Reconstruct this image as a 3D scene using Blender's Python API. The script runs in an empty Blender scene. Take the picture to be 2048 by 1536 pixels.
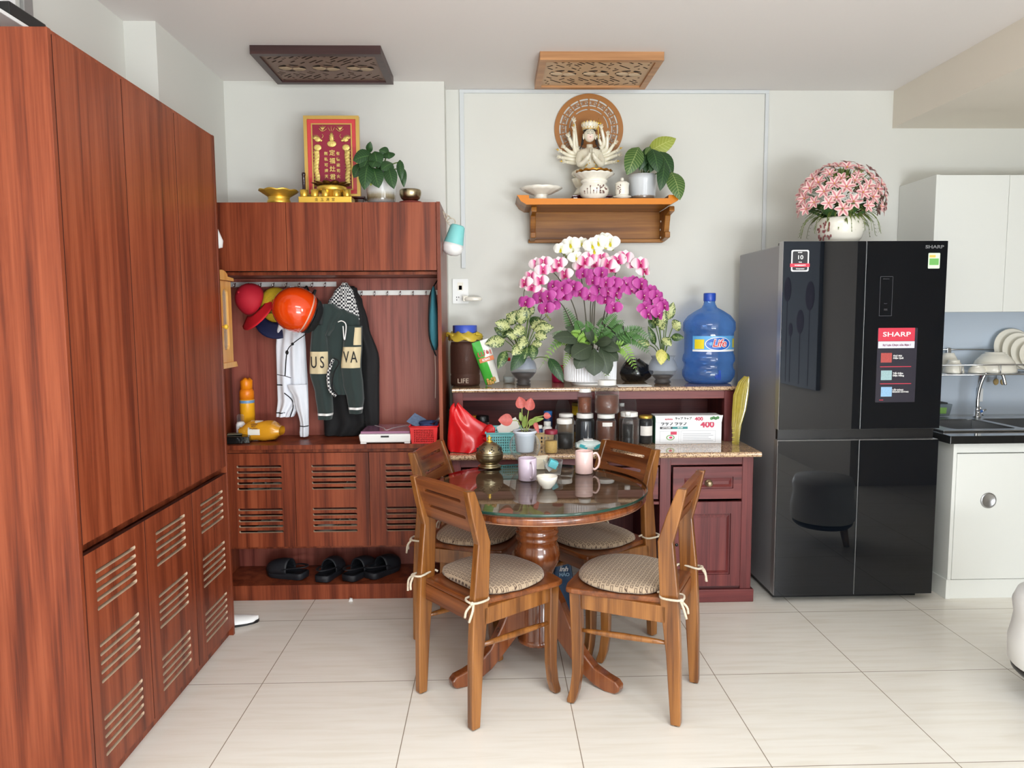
import bpy, math, random
from mathutils import Vector, Matrix, Euler
from mathutils.geometry import tessellate_polygon
SC = bpy.context.scene
R = math.radians
PI = math.pi

# ---------------------------------------------------------------- camera
FPX, PITCH, YAW, ROLL, CAMH = 1450.3, R(5.208), R(1.525), R(-0.349), 1.4326
Fv = Vector((math.sin(YAW)*math.cos(PITCH), math.cos(YAW)*math.cos(PITCH), -math.sin(PITCH)))
Rv = Vector((math.cos(YAW), -math.sin(YAW), 0)); Uv = Rv.cross(Fv)
Rv, Uv = Rv*math.cos(ROLL)+Uv*math.sin(ROLL), -Rv*math.sin(ROLL)+Uv*math.cos(ROLL)
CP = Vector((0, 0, CAMH))
cd = bpy.data.cameras.new('camera'); cam = bpy.data.objects.new('camera', cd)
SC.collection.objects.link(cam)
cd.sensor_width = 36; cd.lens = 36*FPX/2048; cd.clip_start = .05
m = Matrix((Rv, Uv, -Fv)).transposed().to_4x4(); m.translation = CP
cam.matrix_world = m
SC.camera = cam

def at(px, py, X=None, Y=None, Z=None):
    """measured point of the photograph on a wall (X or Y) or a level (Z), in metres"""
    d = Fv + Rv*((px-1024)/FPX) + Uv*((768-py)/FPX)
    t = X/d.x if X is not None else (Y/d.y if Y is not None else (Z-CAMH)/d.z)
    return CP + d*t

# ---------------------------------------------------------------- light
SC.view_settings.view_transform = 'Standard'; SC.view_settings.look = 'None'
SC.view_settings.gamma = 1; SC.view_settings.use_curve_mapping = False
SC.view_settings.exposure = 0.66
SC.cycles.use_denoising = True
SC.cycles.max_bounces = 10; SC.cycles.diffuse_bounces = 6; SC.cycles.transmission_bounces = 10
SC.cycles.transparent_max_bounces = 12; SC.cycles.sample_clamp_indirect = 6
SC.cycles.caustics_refractive = False; SC.cycles.caustics_reflective = False
w = bpy.data.worlds.new('daylight'); SC.world = w; w.use_nodes = True
w.node_tree.nodes['Background'].inputs[0].default_value = (.86, .93, 1, 1)
w.node_tree.nodes['Background'].inputs[1].default_value = 1.5

def area(name, loc, aim, sx, sy, power, col):
    l = bpy.data.lights.new(name, 'AREA'); l.shape = 'RECTANGLE'; l.size = sx; l.size_y = sy
    l.energy = power; l.color = col
    o = bpy.data.objects.new(name, l); SC.collection.objects.link(o)
    o.location = loc; o.rotation_euler = (Vector(aim)-Vector(loc)).to_track_quat('-Z', 'Y').to_euler()
    return o
area('balcony_daylight', (1.6, -3.4, 2.0), (0.1, 3.0, 1.0), 2.6, 2.0, 35, (.93, .98, 1))
area('ceiling_fill', (1.5, -3.0, .25), (0.9, -1.5, 2.7), 2.6, 1.2, 190, (.93, .97, 1))  # added upward fill that brightens the ceiling, no actual balcony floor
area('side_window_daylight', (3.7, -1.45, 1.9), (-1.0, 1.6, .6), 1.4, 1.6, 120, (.93, .97, 1))
area('overhead_fill', (.3, .5, 2.66), (.3, .5, 0), 1.5, 1.0, 36, (.96, .98, 1))  # added overhead fill that brightens the floor, no known lamp

# ---------------------------------------------------------------- helpers
def lin(c): c = c/255; return c/12.92 if c <= .04045 else ((c+.055)/1.055)**2.4
def rgb(r, g, b): return (lin(r), lin(g), lin(b), 1)

class MB:
    def __init__(s): s.v = []; s.f = []; s.m = []; s.s = []; s.u = []; s.M = Matrix()
    def add(s, vs, fs, mi=0, sm=False, uv=None):
        b = len(s.v)
        s.v += [tuple(s.M @ Vector(p)) for p in vs]
        s.u += uv if uv else [(0., 0.)]*len(vs)
        for f in fs: s.f.append([i+b for i in f]); s.m.append(mi); s.s.append(sm)
        return s
    def box(s, x0, x1, y0, y1, z0, z1, mi=0):
        v = [(x, y, z) for z in (z0, z1) for y in (y0, y1) for x in (x0, x1)]
        return s.add(v, [(0,2,3,1), (4,5,7,6), (0,1,5,4), (2,6,7,3), (0,4,6,2), (1,3,7,5)], mi)
    def hexa(s, lo, hi, mi=0):
        """frustum between two 4-point rings"""
        return s.add(list(lo)+list(hi), [(3,2,1,0), (4,5,6,7), (0,1,5,4), (1,2,6,5), (2,3,7,6), (3,0,4,7)], mi)
    def tube(s, pts, r, n=8, mi=0, sm=True, cap=True, flat=1):
        pts = [Vector(p) for p in pts]; N = len(pts)
        rr = r if isinstance(r, (list, tuple)) else [r]*N
        vs, uv = [], []
        up = None
        for i, p in enumerate(pts):
            t = (pts[min(i+1, N-1)]-pts[max(i-1, 0)])
            t = t.normalized() if t.length > 1e-9 else Vector((0, 0, 1))
            if up is None: up = Vector((0, 0, 1)) if abs(t.z) < .9 else Vector((0, 1, 0))
            a = t.cross(up)
            if a.length < 1e-6: a = t.cross(Vector((1, 0, 0)))
            a.normalize(); b = a.cross(t).normalized(); up = b
            for k in range(n):
                th = 2*PI*k/n
                vs.append(p + a*(rr[i]*math.cos(th)) + b*(rr[i]*flat*math.sin(th)))
                uv.append((k/n, i/(N-1) if N > 1 else 0))
        fs = [(i*n+k, i*n+(k+1) % n, (i+1)*n+(k+1) % n, (i+1)*n+k) for i in range(N-1) for k in range(n)]
        if cap: fs += [tuple(range(n))[::-1], tuple(range((N-1)*n, N*n))]
        return s.add(vs, fs, mi, sm, uv)
    def lathe(s, prof, n=24, mi=0, c=(0, 0, 0), sx=1, sy=1, sm=True, wob=None, ph=0, cap=True):
        vs, uv = [], []
        for j, (r, z) in enumerate(prof):
            for k in range(n):
                th = 2*PI*k/n+ph
                q, dz = (wob(th, j/(len(prof)-1)) if wob else (1, 0))
                vs.append((c[0]+r*q*sx*math.cos(th), c[1]+r*q*sy*math.sin(th), c[2]+z+dz)); uv.append((k/n, j/(len(prof)-1)))
        fs = [(i*n+k, i*n+(k+1) % n, (i+1)*n+(k+1) % n, (i+1)*n+k) for i in range(len(prof)-1) for k in range(n)]
        if cap and prof[0][0] > 1e-6: fs.append(tuple(range(n))[::-1])
        if cap and prof[-1][0] > 1e-6: fs.append(tuple(range((len(prof)-1)*n, len(prof)*n)))
        return s.add(vs, fs, mi, sm, uv)
    def ball(s, c, r, n=12, mi=0, sm=True):
        r = (r, r, r) if not isinstance(r, (tuple, list)) else r
        h = max(4, n//2)
        vs = [(c[0]+r[0]*math.sin(PI*j/h)*math.cos(2*PI*k/n), c[1]+r[1]*math.sin(PI*j/h)*math.sin(2*PI*k/n), c[2]-r[2]*math.cos(PI*j/h)) for j in range(h+1) for k in range(n)]
        fs = [(i*n+k, i*n+(k+1) % n, (i+1)*n+(k+1) % n, (i+1)*n+k) for i in range(h) for k in range(n)]
        return s.add(vs, fs, mi, sm)
    def plate(s, outer, holes, t, mi=0, me=None, mo=None):
        """flat board in local XY, front at z=0 facing +z, back at -t, with real holes"""
        me = mi if me is None else me
        loops = [outer]+holes
        tr = tessellate_polygon([[Vector((x, y, 0)) for x, y in l] for l in loops])
        pts = [p for l in loops for p in l]; n = len(pts)
        fs = []
        for a, b, c in tr:
            A, B, C_ = pts[a], pts[b], pts[c]
            if (B[0]-A[0])*(C_[1]-A[1])-(B[1]-A[1])*(C_[0]-A[0]) < 0: a, c = c, a
            fs.append((a, b, c)); 
        vs = [(x, y, 0) for x, y in pts]+[(x, y, -t) for x, y in pts]
        s.add(vs, fs+[(c+n, b+n, a+n) for a, b, c in fs], mi)
        mo = me if mo is None else mo
        k = 0; side = []; rim = []
        for li, l in enumerate(loops):
            ar = sum(l[i][0]*l[(i+1) % len(l)][1]-l[(i+1) % len(l)][0]*l[i][1] for i in range(len(l)))
            for i in range(len(l)):
                a, b = k+i, k+(i+1) % len(l)
                (rim if li == 0 else side).append((a, a+n, b+n, b) if (ar > 0) == (li == 0) else (b, b+n, a+n, a))
            k += len(l)
        if side: s.add(vs, side, me)
        return s.add(vs, rim, mo)
    def prism(s, poly, z0, z1, mi=0, sm=False):
        n = len(poly)
        return s.add([(x, y, z0) for x, y in poly]+[(x, y, z1) for x, y in poly],
                     [tuple(range(n))[::-1], tuple(range(n, 2*n))]+[(i, (i+1) % n, n+(i+1) % n, n+i) for i in range(n)], mi, sm)
    def grid(s, P, mi=0, sm=True, close=False, uv=None):
        """P = rows of points"""
        a, b = len(P), len(P[0])
        vs = [p for r in P for p in r]
        u = uv or [(j/(b-1), i/(a-1)) for i in range(a) for j in range(b)]
        fs = [(i*b+j, i*b+(j+1) % b, (i+1)*b+(j+1) % b, (i+1)*b+j) for i in range(a-1) for j in range(b if close else b-1)]
        return s.add(vs, fs, mi, sm, u)
    def leaf(s, base, d, up, L, W, droop=.3, fold=.25, mi=0, n=7, peak=.4, tip=1.0, twist=0):
        """a leaf: midrib leaves base along d and droops, blade folded along it; uv = across, along"""
        d = Vector(d).normalized(); up = Vector(up)
        side = d.cross(up); side = side.normalized() if side.length > 1e-6 else Vector((1, 0, 0))
        if twist: side = Matrix.Rotation(twist, 3, d) @ side
        p = Vector(base); rows, uv = [], []
        for i in range(n+1):
            t = i/n
            w = W*.5*max(.0, (math.sin(PI*(t**(math.log(.5)/math.log(peak))))))**.75 * (1 if t < .999 else 0)
            if i == 0: w = W*.03
            nn = side.cross(d).normalized()
            rows.append([p-side*w+nn*w*fold, p-side*w*.5+nn*w*fold*.35, p, p+side*w*.5+nn*w*fold*.35, p+side*w+nn*w*fold])
            uv += [(0, t), (.25, t), (.5, t), (.75, t), (1, t)]
            p = p + d*(L/n)
            d = (d + Vector((0, 0, -1))*droop/n*2).normalized()
        return s.grid(rows, mi, True, uv=uv)
    def build(s, name, mats, parent=None, world=False, bevel=0, seg=2, sub=0, solid=0):
        me = bpy.data.meshes.new(name)
        vs = s.v
        if world and parent: o_ = parent_origin(parent); vs = [(x-o_.x, y-o_.y, z-o_.z) for x, y, z in vs]
        me.from_pydata(vs, [], s.f)
        mats = mats if isinstance(mats, (list, tuple)) else [mats]
        for m_ in mats: me.materials.append(m_)
        me.polygons.foreach_set('material_index', s.m); me.polygons.foreach_set('use_smooth', s.s)
        if any(u != (0., 0.) for u in s.u):
            l = me.uv_layers.new(name='uv')
            idx = [0]*len(me.loops); me.loops.foreach_get('vertex_index', idx)
            l.data.foreach_set('uv', [c for i in idx for c in s.u[i]])
        me.update()
        o = bpy.data.objects.new(name, me); SC.collection.objects.link(o)
        if parent: o.parent = parent
        if solid: k = o.modifiers.new('solid', 'SOLIDIFY'); k.thickness = solid; k.offset = 0
        if bevel:
            k = o.modifiers.new('bevel', 'BEVEL'); k.width = bevel; k.segments = seg; k.limit_method = 'ANGLE'; k.angle_limit = R(40)
            k.harden_normals = False
        if sub: k = o.modifiers.new('sub', 'SUBSURF'); k.levels = sub; k.render_levels = sub
        return o

def parent_origin(p):
    v = Vector((0, 0, 0))
    while p: v += p.location; p = p.parent
    return v
def tag(o, label, cat=None, group=None, kind=None):
    o['label'] = label
    if cat: o['category'] = cat
    if group: o['group'] = group
    if kind: o['kind'] = kind
    return o
def thing(name, label, cat, loc=(0, 0, 0), rz=0, group=None):
    o = bpy.data.objects.new(name, None); SC.collection.objects.link(o); o.empty_display_size = .05
    o.location = loc; o.rotation_euler = (0, 0, rz)
    return tag(o, label, cat, group)
def copy_tree(o, parent=None):
    c = o.copy(); SC.collection.objects.link(c)
    if parent: c.parent = parent
    for ch in list(o.children): copy_tree(ch, c)
    return c
def struct(name, mb, mat, label=None, **k):
    o = mb.build(name, mat, **k); o['kind'] = 'structure'
    if label: o['label'] = label
    return o
FACE = Matrix(((1, 0, 0, 0), (0, 0, -1, 0), (0, 1, 0, 0), (0, 0, 0, 1)))      # local x right, y up, z towards the camera (-Y)
def face_at(x, y, z): return Matrix.Translation((x, y, z)) @ FACE
def text(s, size, M, mat, parent, name='lettering', ext=.0006, off=0, sx=1, align='CENTER', sp=1, line=1, shear=0):
    c = bpy.data.curves.new(name, 'FONT'); c.body = s; c.size = size; c.extrude = ext; c.offset = off
    c.align_x = align; c.align_y = 'CENTER'; c.space_character = sp; c.space_line = line; c.shear = shear
    c.resolution_u = 3
    c.materials.append(mat)
    o = bpy.data.objects.new(name, c); SC.collection.objects.link(o)
    if parent: o.parent = parent
    o.matrix_basis = M @ Matrix.Diagonal((sx, 1, 1, 1))
    return o
def rect(x0, x1, y0, y1): return [(x0, y0), (x1, y0), (x1, y1), (x0, y1)]
def rrect(x0, x1, y0, y1, r, n=4):
    o = []
    for cx, cy, a in ((x1-r, y0+r, -90), (x1-r, y1-r, 0), (x0+r, y1-r, 90), (x0+r, y0+r, 180)):
        for k in range(n+1): t = R(a+90*k/n); o.append((cx+r*math.cos(t), cy+r*math.sin(t)))
    return o
def circ(cx, cy, r, n=24, ry=None): return [(cx+r*math.cos(2*PI*k/n), cy+(ry or r)*math.sin(2*PI*k/n)) for k in range(n)]
def bez(pts, n=12):
    """smooth path through points (Catmull-Rom)"""
    P = [Vector(p) for p in pts]; P = [P[0]*2-P[1]]+P+[P[-1]*2-P[-2]]; out = []
    for i in range(1, len(P)-2):
        for k in range(n):
            t = k/n; a, b, c, d = P[i-1:i+3]
            out.append(.5*((2*b)+(c-a)*t+(2*a-5*b+4*c-d)*t*t+(3*b-a-3*c+d)*t**3))
    out.append(P[-2]); return out

# ---------------------------------------------------------------- materials
def new(name):
    m = bpy.data.materials.new(name); m.use_nodes = True
    return m, m.node_tree, m.node_tree.nodes['Principled BSDF']
def setp(b, **k):
    for n, v in k.items():
        n = {'rough': 'Roughness', 'metal': 'Metallic', 'coat': 'Coat Weight', 'crough': 'Coat Roughness', 'trans': 'Transmission Weight', 'ior': 'IOR',
             'spec': 'Specular IOR Level', 'alpha': 'Alpha', 'sheen': 'Sheen Weight', 'sss': 'Subsurface Weight'}[n]
        b.inputs[n].default_value = v
def bump(nt, b, src, st, dist=.002):
    k = nt.nodes.new('ShaderNodeBump'); k.inputs['Strength'].default_value = st; k.inputs['Distance'].default_value = dist
    nt.links.new(src, k.inputs['Height']); nt.links.new(k.outputs[0], b.inputs['Normal'])
def mat(name, col, rough=.5, noise=0, nscale=60, bmp=0, **k):
    m, nt, b = new(name); b.inputs['Base Color'].default_value = col if len(col) == 4 else rgb(*col)
    setp(b, rough=rough, **k)
    if noise or bmp:
        tc = nt.nodes.new('ShaderNodeTexCoord'); n = nt.nodes.new('ShaderNodeTexNoise'); n.inputs['Scale'].default_value = nscale; n.inputs['Detail'].default_value = 4
        nt.links.new(tc.outputs['Object'], n.inputs['Vector'])
        if noise:
            h = nt.nodes.new('ShaderNodeHueSaturation'); h.inputs['Color'].default_value = b.inputs['Base Color'].default_value
            mr = nt.nodes.new('ShaderNodeMapRange'); mr.inputs['To Min'].default_value = 1-noise; mr.inputs['To Max'].default_value = 1+noise
            nt.links.new(n.outputs[0], mr.inputs[0]); nt.links.new(mr.outputs[0], h.inputs['Value']); nt.links.new(h.outputs[0], b.inputs['Base Color'])
        if bmp: bump(nt, b, n.outputs[0], bmp)
    return m
def ramp(nt, stops, src, mode='LINEAR'):
    r = nt.nodes.new('ShaderNodeValToRGB'); r.color_ramp.interpolation = mode
    while len(r.color_ramp.elements) < len(stops): r.color_ramp.elements.new(.5)
    for e, (p, c) in zip(r.color_ramp.elements, stops): e.position = p; e.color = c if len(c) == 4 else rgb(*c)
    nt.links.new(src, r.inputs[0]); return r
def wood(name, stops, axis='Z', sc=1.0, rough=.35, coat=0, crough=.1, stretch=14, ringy=.35, bmp=.05, spec=.5):
    """procedural timber: fibre noise stretched along the grain plus arched figure"""
    m, nt, b = new(name); L = nt.links.new
    tc = nt.nodes.new('ShaderNodeTexCoord')
    mp = nt.nodes.new('ShaderNodeMapping'); s = [24*sc]*3; s['XYZ'.index(axis)] = 24*sc/stretch/2; mp.inputs['Scale'].default_value = s
    L(tc.outputs['Object'], mp.inputs['Vector'])
    a = nt.nodes.new('ShaderNodeTexNoise'); a.inputs['Scale'].default_value = 1.0; a.inputs['Detail'].default_value = 6; a.inputs['Roughness'].default_value = .6; a.inputs['Distortion'].default_value = .4
    L(mp.outputs[0], a.inputs['Vector'])
    mp2 = nt.nodes.new('ShaderNodeMapping'); s = [5.5*sc]*3; s['XYZ'.index(axis)] = .42*sc; mp2.inputs['Scale'].default_value = s
    L(tc.outputs['Object'], mp2.inputs['Vector'])
    w = nt.nodes.new('ShaderNodeTexNoise'); w.inputs['Scale'].default_value = 1; w.inputs['Detail'].default_value = 1.5
    L(mp2.outputs[0], w.inputs['Vector'])
    mm = nt.nodes.new('ShaderNodeMath'); mm.operation = 'MULTIPLY'; mm.inputs[1].default_value = 26; L(w.outputs[0], mm.inputs[0])
    sn = nt.nodes.new('ShaderNodeMath'); sn.operation = 'SINE'; L(mm.outputs[0], sn.inputs[0])
    f = nt.nodes.new('ShaderNodeTexNoise'); f.inputs['Scale'].default_value = 1; f.inputs['Detail'].default_value = 3
    mp3 = nt.nodes.new('ShaderNodeMapping'); s = [160*sc]*3; s['XYZ'.index(axis)] = 4*sc; mp3.inputs['Scale'].default_value = s
    L(tc.outputs['Object'], mp3.inputs['Vector']); L(mp3.outputs[0], f.inputs['Vector'])
    c1 = nt.nodes.new('ShaderNodeMath'); c1.operation = 'MULTIPLY_ADD'; c1.inputs[1].default_value = .12*ringy; L(sn.outputs[0], c1.inputs[0]); L(a.outputs[0], c1.inputs[2])
    c2 = nt.nodes.new('ShaderNodeMath'); c2.operation = 'MULTIPLY_ADD'; c2.inputs[1].default_value = .34; L(f.outputs[0], c2.inputs[0]); L(c1.outputs[0], c2.inputs[2])
    r = ramp(nt, stops, c2.outputs[0]); L(r.outputs[0], b.inputs['Base Color'])
    setp(b, rough=rough, coat=coat, crough=crough, spec=spec)
    if bmp: bump(nt, b, f.outputs[0], bmp, .001)
    return m

LAM = [(.46, (82, 34, 20)), (.57, (106, 47, 27)), (.68, (124, 58, 34)), (.84, (142, 72, 45))]
M_lam = wood('cherry_laminate', LAM, 'Z', rough=.36, ringy=.5, spec=.3)
M_lamX = wood('cherry_laminate_level', LAM, 'X', rough=.3, ringy=.5)
M_mdf = mat('raw_board_edge', (196, 172, 148), .8)
M_dark = mat('dark_gap', (30, 18, 15), .8)
M_chair = wood('honey_teak', [(.42, (82, 45, 16)), (.56, (110, 65, 26)), (.70, (130, 81, 35)), (.85, (148, 96, 46))], 'Z', sc=1.4, rough=.3, coat=.25, crough=.12, ringy=.7)
M_chairX = wood('teak_rail', [(.42, (70, 33, 13)), (.56, (96, 49, 20)), (.70, (114, 62, 28)), (.85, (132, 76, 38))], 'X', sc=1.4, rough=.3, coat=.25, crough=.12, ringy=.7)
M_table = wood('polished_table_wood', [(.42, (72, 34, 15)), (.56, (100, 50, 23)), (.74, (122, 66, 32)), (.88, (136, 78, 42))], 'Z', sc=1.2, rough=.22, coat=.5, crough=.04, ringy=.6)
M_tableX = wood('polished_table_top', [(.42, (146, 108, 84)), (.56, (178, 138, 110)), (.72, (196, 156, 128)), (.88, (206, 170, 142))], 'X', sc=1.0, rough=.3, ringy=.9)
M_rose = wood('burgundy_timber', [(.4, (62, 24, 24)), (.55, (86, 36, 36)), (.7, (104, 46, 46)), (.85, (118, 56, 52))], 'Z', sc=1.2, rough=.42, ringy=.4, spec=.35)
M_roseX = wood('burgundy_timber_level', [(.4, (62, 24, 24)), (.55, (86, 36, 36)), (.7, (104, 46, 46)), (.85, (118, 56, 52))], 'X', sc=1.2, rough=.42, ringy=.4, spec=.35)
M_altar = wood('altar_shelf_wood', [(.42, (98, 54, 12)), (.56, (124, 74, 20)), (.70, (142, 90, 30)), (.85, (160, 106, 42))], 'X', sc=1.2, rough=.35, ringy=.8, spec=.3)
M_altarY = mat('amber_lacquered_edge', (206, 122, 16), .35, noise=.05, nscale=20, spec=.3)
M_pine = wood('yellow_pine', [(.4, (196, 130, 56)), (.6, (222, 160, 80)), (.8, (232, 178, 100))], 'Z', sc=1.5, rough=.35, coat=.3, ringy=.6)
M_wall = mat('wall_paint', (214, 214, 208), .6, noise=.012, nscale=3, bmp=.03, spec=.25)
M_ceil = mat('ceiling_paint', (226, 222, 220), .7, spec=.2)
M_beam = mat('beam_paint', (226, 219, 207), .7, spec=.2)
M_white = mat('white_plastic', (235, 236, 235), .35)
M_grille = mat('black_plastic', (18, 18, 20), .3)
M_steel = mat('brushed_steel', (190, 192, 195), .3, metal=1)
M_chrome = mat('chrome', (220, 222, 225), .08, metal=1)
M_gold = mat('polished_gold', (238, 196, 84), .3, metal=.75, noise=.08, nscale=30)
M_brass = mat('antique_brass', (168, 156, 126), .28, metal=1, noise=.2, nscale=40)
M_porc = mat('white_porcelain', (236, 232, 220), .15, coat=.5, crough=.03)
M_black = mat('black_cloth', (16, 16, 18), .85)
M_red = mat('red_plastic', (206, 30, 34), .35)
M_kitchen = mat('pale_kitchen_laminate', (222, 224, 220), .35)

def glassy(name, col=(240, 245, 245), rough=.03, ior=1.3):
    m, nt, b = new(name); b.inputs['Base Color'].default_value = rgb(*col); setp(b, rough=rough, trans=1, ior=ior)
    return m
def thin_glass(name, col=(235, 240, 240), op=.03, rough=.05):
    """thin clear wall: mostly transparent with a glossy reflection"""
    m, nt, b = new(name); L = nt.links.new
    b.inputs['Base Color'].default_value = rgb(*col); setp(b, rough=rough)
    t = nt.nodes.new('ShaderNodeBsdfTransparent'); t.inputs[0].default_value = rgb(*[min(255, int(c*.3+255*.7)) for c in col])
    mx = nt.nodes.new('ShaderNodeMixShader'); lw = nt.nodes.new('ShaderNodeLayerWeight'); lw.inputs[0].default_value = .5
    fr = nt.nodes.new('ShaderNodeMath'); fr.operation = 'POWER'; fr.inputs[1].default_value = 4; L(lw.outputs[1], fr.inputs[0])
    ad = nt.nodes.new('ShaderNodeMath'); ad.operation = 'MULTIPLY_ADD'; ad.inputs[1].default_value = .7; ad.inputs[2].default_value = op; ad.use_clamp = True
    gl = nt.nodes.new('ShaderNodeBsdfPrincipled'); gl.inputs['Base Color'].default_value = rgb(*col); gl.inputs['Roughness'].default_value = rough
    L(fr.outputs[0], ad.inputs[0]); L(ad.outputs[0], mx.inputs[0]); L(t.outputs[0], mx.inputs[1]); L(gl.outputs[0], mx.inputs[2])
    L(mx.outputs[0], nt.nodes['Material Output'].inputs[0]); nt.nodes.remove(b)
    return m
def petal_mat(name, stops, rough=.5, u=False, sss=0):
    m, nt, bb = new(name); uv = nt.nodes.new('ShaderNodeUVMap'); sp = nt.nodes.new('ShaderNodeSeparateXYZ'); nt.links.new(uv.outputs[0], sp.inputs[0])
    src = sp.outputs[0 if u else 1]
    r = ramp(nt, stops, src); nt.links.new(r.outputs[0], bb.inputs['Base Color']); setp(bb, rough=rough, spec=.3); return m
M_clear = thin_glass('clear_glass')

# floor tiles 60 x 60 cm with thin grout
def tiles():
    m, nt, b = new('polished_floor_tile'); L = nt.links.new
    tc = nt.nodes.new('ShaderNodeTexCoord'); mp = nt.nodes.new('ShaderNodeMapping'); mp.inputs['Location'].default_value = (.920, -2.772, 0)
    L(tc.outputs['Object'], mp.inputs[0])
    br = nt.nodes.new('ShaderNodeTexBrick'); br.offset = 0; br.squash = 1
    for n, v in (('Scale', 1), ('Brick Width', .6), ('Row Height', .6), ('Mortar Size', .0018), ('Mortar Smooth', .2)): br.inputs[n].default_value = v
    br.inputs['Color1'].default_value = (1, 1, 1, 1); br.inputs['Color2'].default_value = (.97, .97, .97, 1); br.inputs['Mortar'].default_value = rgb(158, 148, 136)
    L(mp.outputs[0], br.inputs['Vector'])
    mp2 = nt.nodes.new('ShaderNodeMapping'); mp2.inputs['Scale'].default_value = (3, 34, 1); mp2.inputs['Rotation'].default_value = (0, 0, R(14))
    L(tc.outputs['Object'], mp2.inputs[0])
    n = nt.nodes.new('ShaderNodeTexNoise'); n.inputs['Scale'].default_value = 1; n.inputs['Detail'].default_value = 6; n.inputs['Distortion'].default_value = .6; L(mp2.outputs[0], n.inputs['Vector'])
    r = ramp(nt, [(.35, (224, 219, 208)), (.5, (229, 225, 216)), (.7, (232, 229, 221))], n.outputs[0])
    mx = nt.nodes.new('ShaderNodeMix'); mx.data_type = 'RGBA'; mx.blend_type = 'MULTIPLY'; mx.inputs[0].default_value = 1
    L(r.outputs[0], mx.inputs[6]); L(br.outputs['Color'], mx.inputs[7]); L(mx.outputs[2], b.inputs['Base Color'])
    setp(b, rough=.22, spec=.4); bump(nt, b, n.outputs[0], .03, .002)
    return m
def granite():
    m, nt, b = new('speckled_granite'); L = nt.links.new
    tc = nt.nodes.new('ShaderNodeTexCoord'); v = nt.nodes.new('ShaderNodeTexVoronoi'); v.inputs['Scale'].default_value = 150; L(tc.outputs['Object'], v.inputs['Vector'])
    n = nt.nodes.new('ShaderNodeTexNoise'); n.inputs['Scale'].default_value = 90; n.inputs['Detail'].default_value = 3; L(tc.outputs['Object'], n.inputs['Vector'])
    ad = nt.nodes.new('ShaderNodeMath'); ad.operation = 'ADD'; L(v.outputs['Distance'], ad.inputs[0]); L(n.outputs[0], ad.inputs[1])
    r = ramp(nt, [(.55, (52, 38, 32)), (.72, (112, 82, 64)), (.88, (164, 126, 98)), (1.0, (198, 168, 134))], ad.outputs[0]); L(r.outputs[0], b.inputs['Base Color'])
    setp(b, rough=.08, coat=.6, crough=.03); return m
M_granite = granite()
# ---------------------------------------------------------------- the room
H_C = 2.72
WL, WF = 4.1, 4.245                       # back wall: left part stands 14.5 cm forward
struct('floor', MB().box(-1.8, 4.6, -2.4, 4.4, -.05, 0), tiles(), 'cream polished 60 cm floor tiles with thin grout')
struct('ceiling', MB().box(-1.8, 2.32, -2.4, 4.4, H_C, H_C+.1), M_ceil, 'plain warm white painted ceiling')
b = MB(); b.box(2.32, 4.6, -2.4, 4.4, 2.51, H_C+.1); struct('trim_1', b, M_beam, 'lowered ceiling over the kitchen')
struct('wall_back', MB().box(-1.8, -.252, WL, 4.4, 0, H_C).box(-.252, 4.6, WF, 4.4, 0, H_C), M_wall, 'white painted back wall with a step behind the coat cabinet')
struct('wall_left', MB().box(-1.75, -1.583, -2.4, 4.2, 0, H_C).box(-1.6, -1.445, 3.305, 4.2, 0, H_C), M_wall, 'white painted left wall with a shallow column')
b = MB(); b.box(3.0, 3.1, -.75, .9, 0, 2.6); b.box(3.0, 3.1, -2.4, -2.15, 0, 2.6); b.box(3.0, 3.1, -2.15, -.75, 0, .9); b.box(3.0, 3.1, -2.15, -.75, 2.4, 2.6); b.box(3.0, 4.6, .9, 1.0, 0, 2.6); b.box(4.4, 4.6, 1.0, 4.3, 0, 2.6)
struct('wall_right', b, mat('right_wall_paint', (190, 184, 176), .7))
b = MB(); b.box(-1.8, .2, -2.4, -2.3, 0, H_C); b.box(2.9, 4.6, -2.4, -2.3, 0, H_C); b.box(.2, 2.9, -2.4, -2.3, 2.6, H_C)
struct('wall_rear', b, M_wall)
b = MB()
for x0 in (.2, 1.52, 2.84): b.box(x0, x0+.06, -2.37, -2.31, 0, 2.6)
b.box(.2, 2.9, -2.37, -2.31, 2.54, 2.6); b.box(.2, 2.9, -2.37, -2.31, 0, .05)
struct('window_1', b, M_grille)
# cable trunking around the back wall
b = MB(); b.box(.0-.175, 1.592, WF-.014, WF, 2.700, 2.719)
b.box(1.572, 1.592, WF-.014, WF, 1.2, 2.700); b.box(-.175, -.15, WF-.014, WF, 1.72, 2.700)
struct('trim_2', b, mat('grey_white_trunking', (206, 210, 212), .4), 'white cable trunking framing the back wall', bevel=.002)

M_gapshade = mat('door_gap_shade', (58, 24, 16), .5)  # door edges coloured dark to paint the shade in the gaps
# ---------------------------------------------------------------- wardrobe on the left
WX = -1.19; Y0, Y1, WT = 2.06, 3.238, 2.22
t = thing('wardrobe', 'tall cherry wood wardrobe with slotted lower doors along the left wall', 'wardrobe', (-1.38, 2.65, 0))
b = MB(); b.box(-1.575, WX, Y0, Y0+.018, 0, WT); b.box(-1.575, WX, Y1-.018, Y1, 0, WT)
b.box(-1.575, WX-.003, Y0+.018, Y1-.018, WT-.018, WT); b.box(-1.575, WX-.035, Y0+.018, Y1-.018, .748, .79)
b.box(-1.575, WX-.02, Y0+.018, Y1-.018, 0, .04); b.box(-1.575, -1.565, Y0, Y1, 0, WT); b.box(-1.57, WX-.03, Y0+.018, Y1-.018, .04, .056)
b.build('body', M_lam, t, world=True, bevel=.0012)
SIDE = Matrix(((0, 0, 1, 0), (1, 0, 0, 0), (0, 1, 0, 0), (0, 0, 0, 1)))     # local x -> +Y, y -> Z, z -> +X
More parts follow.
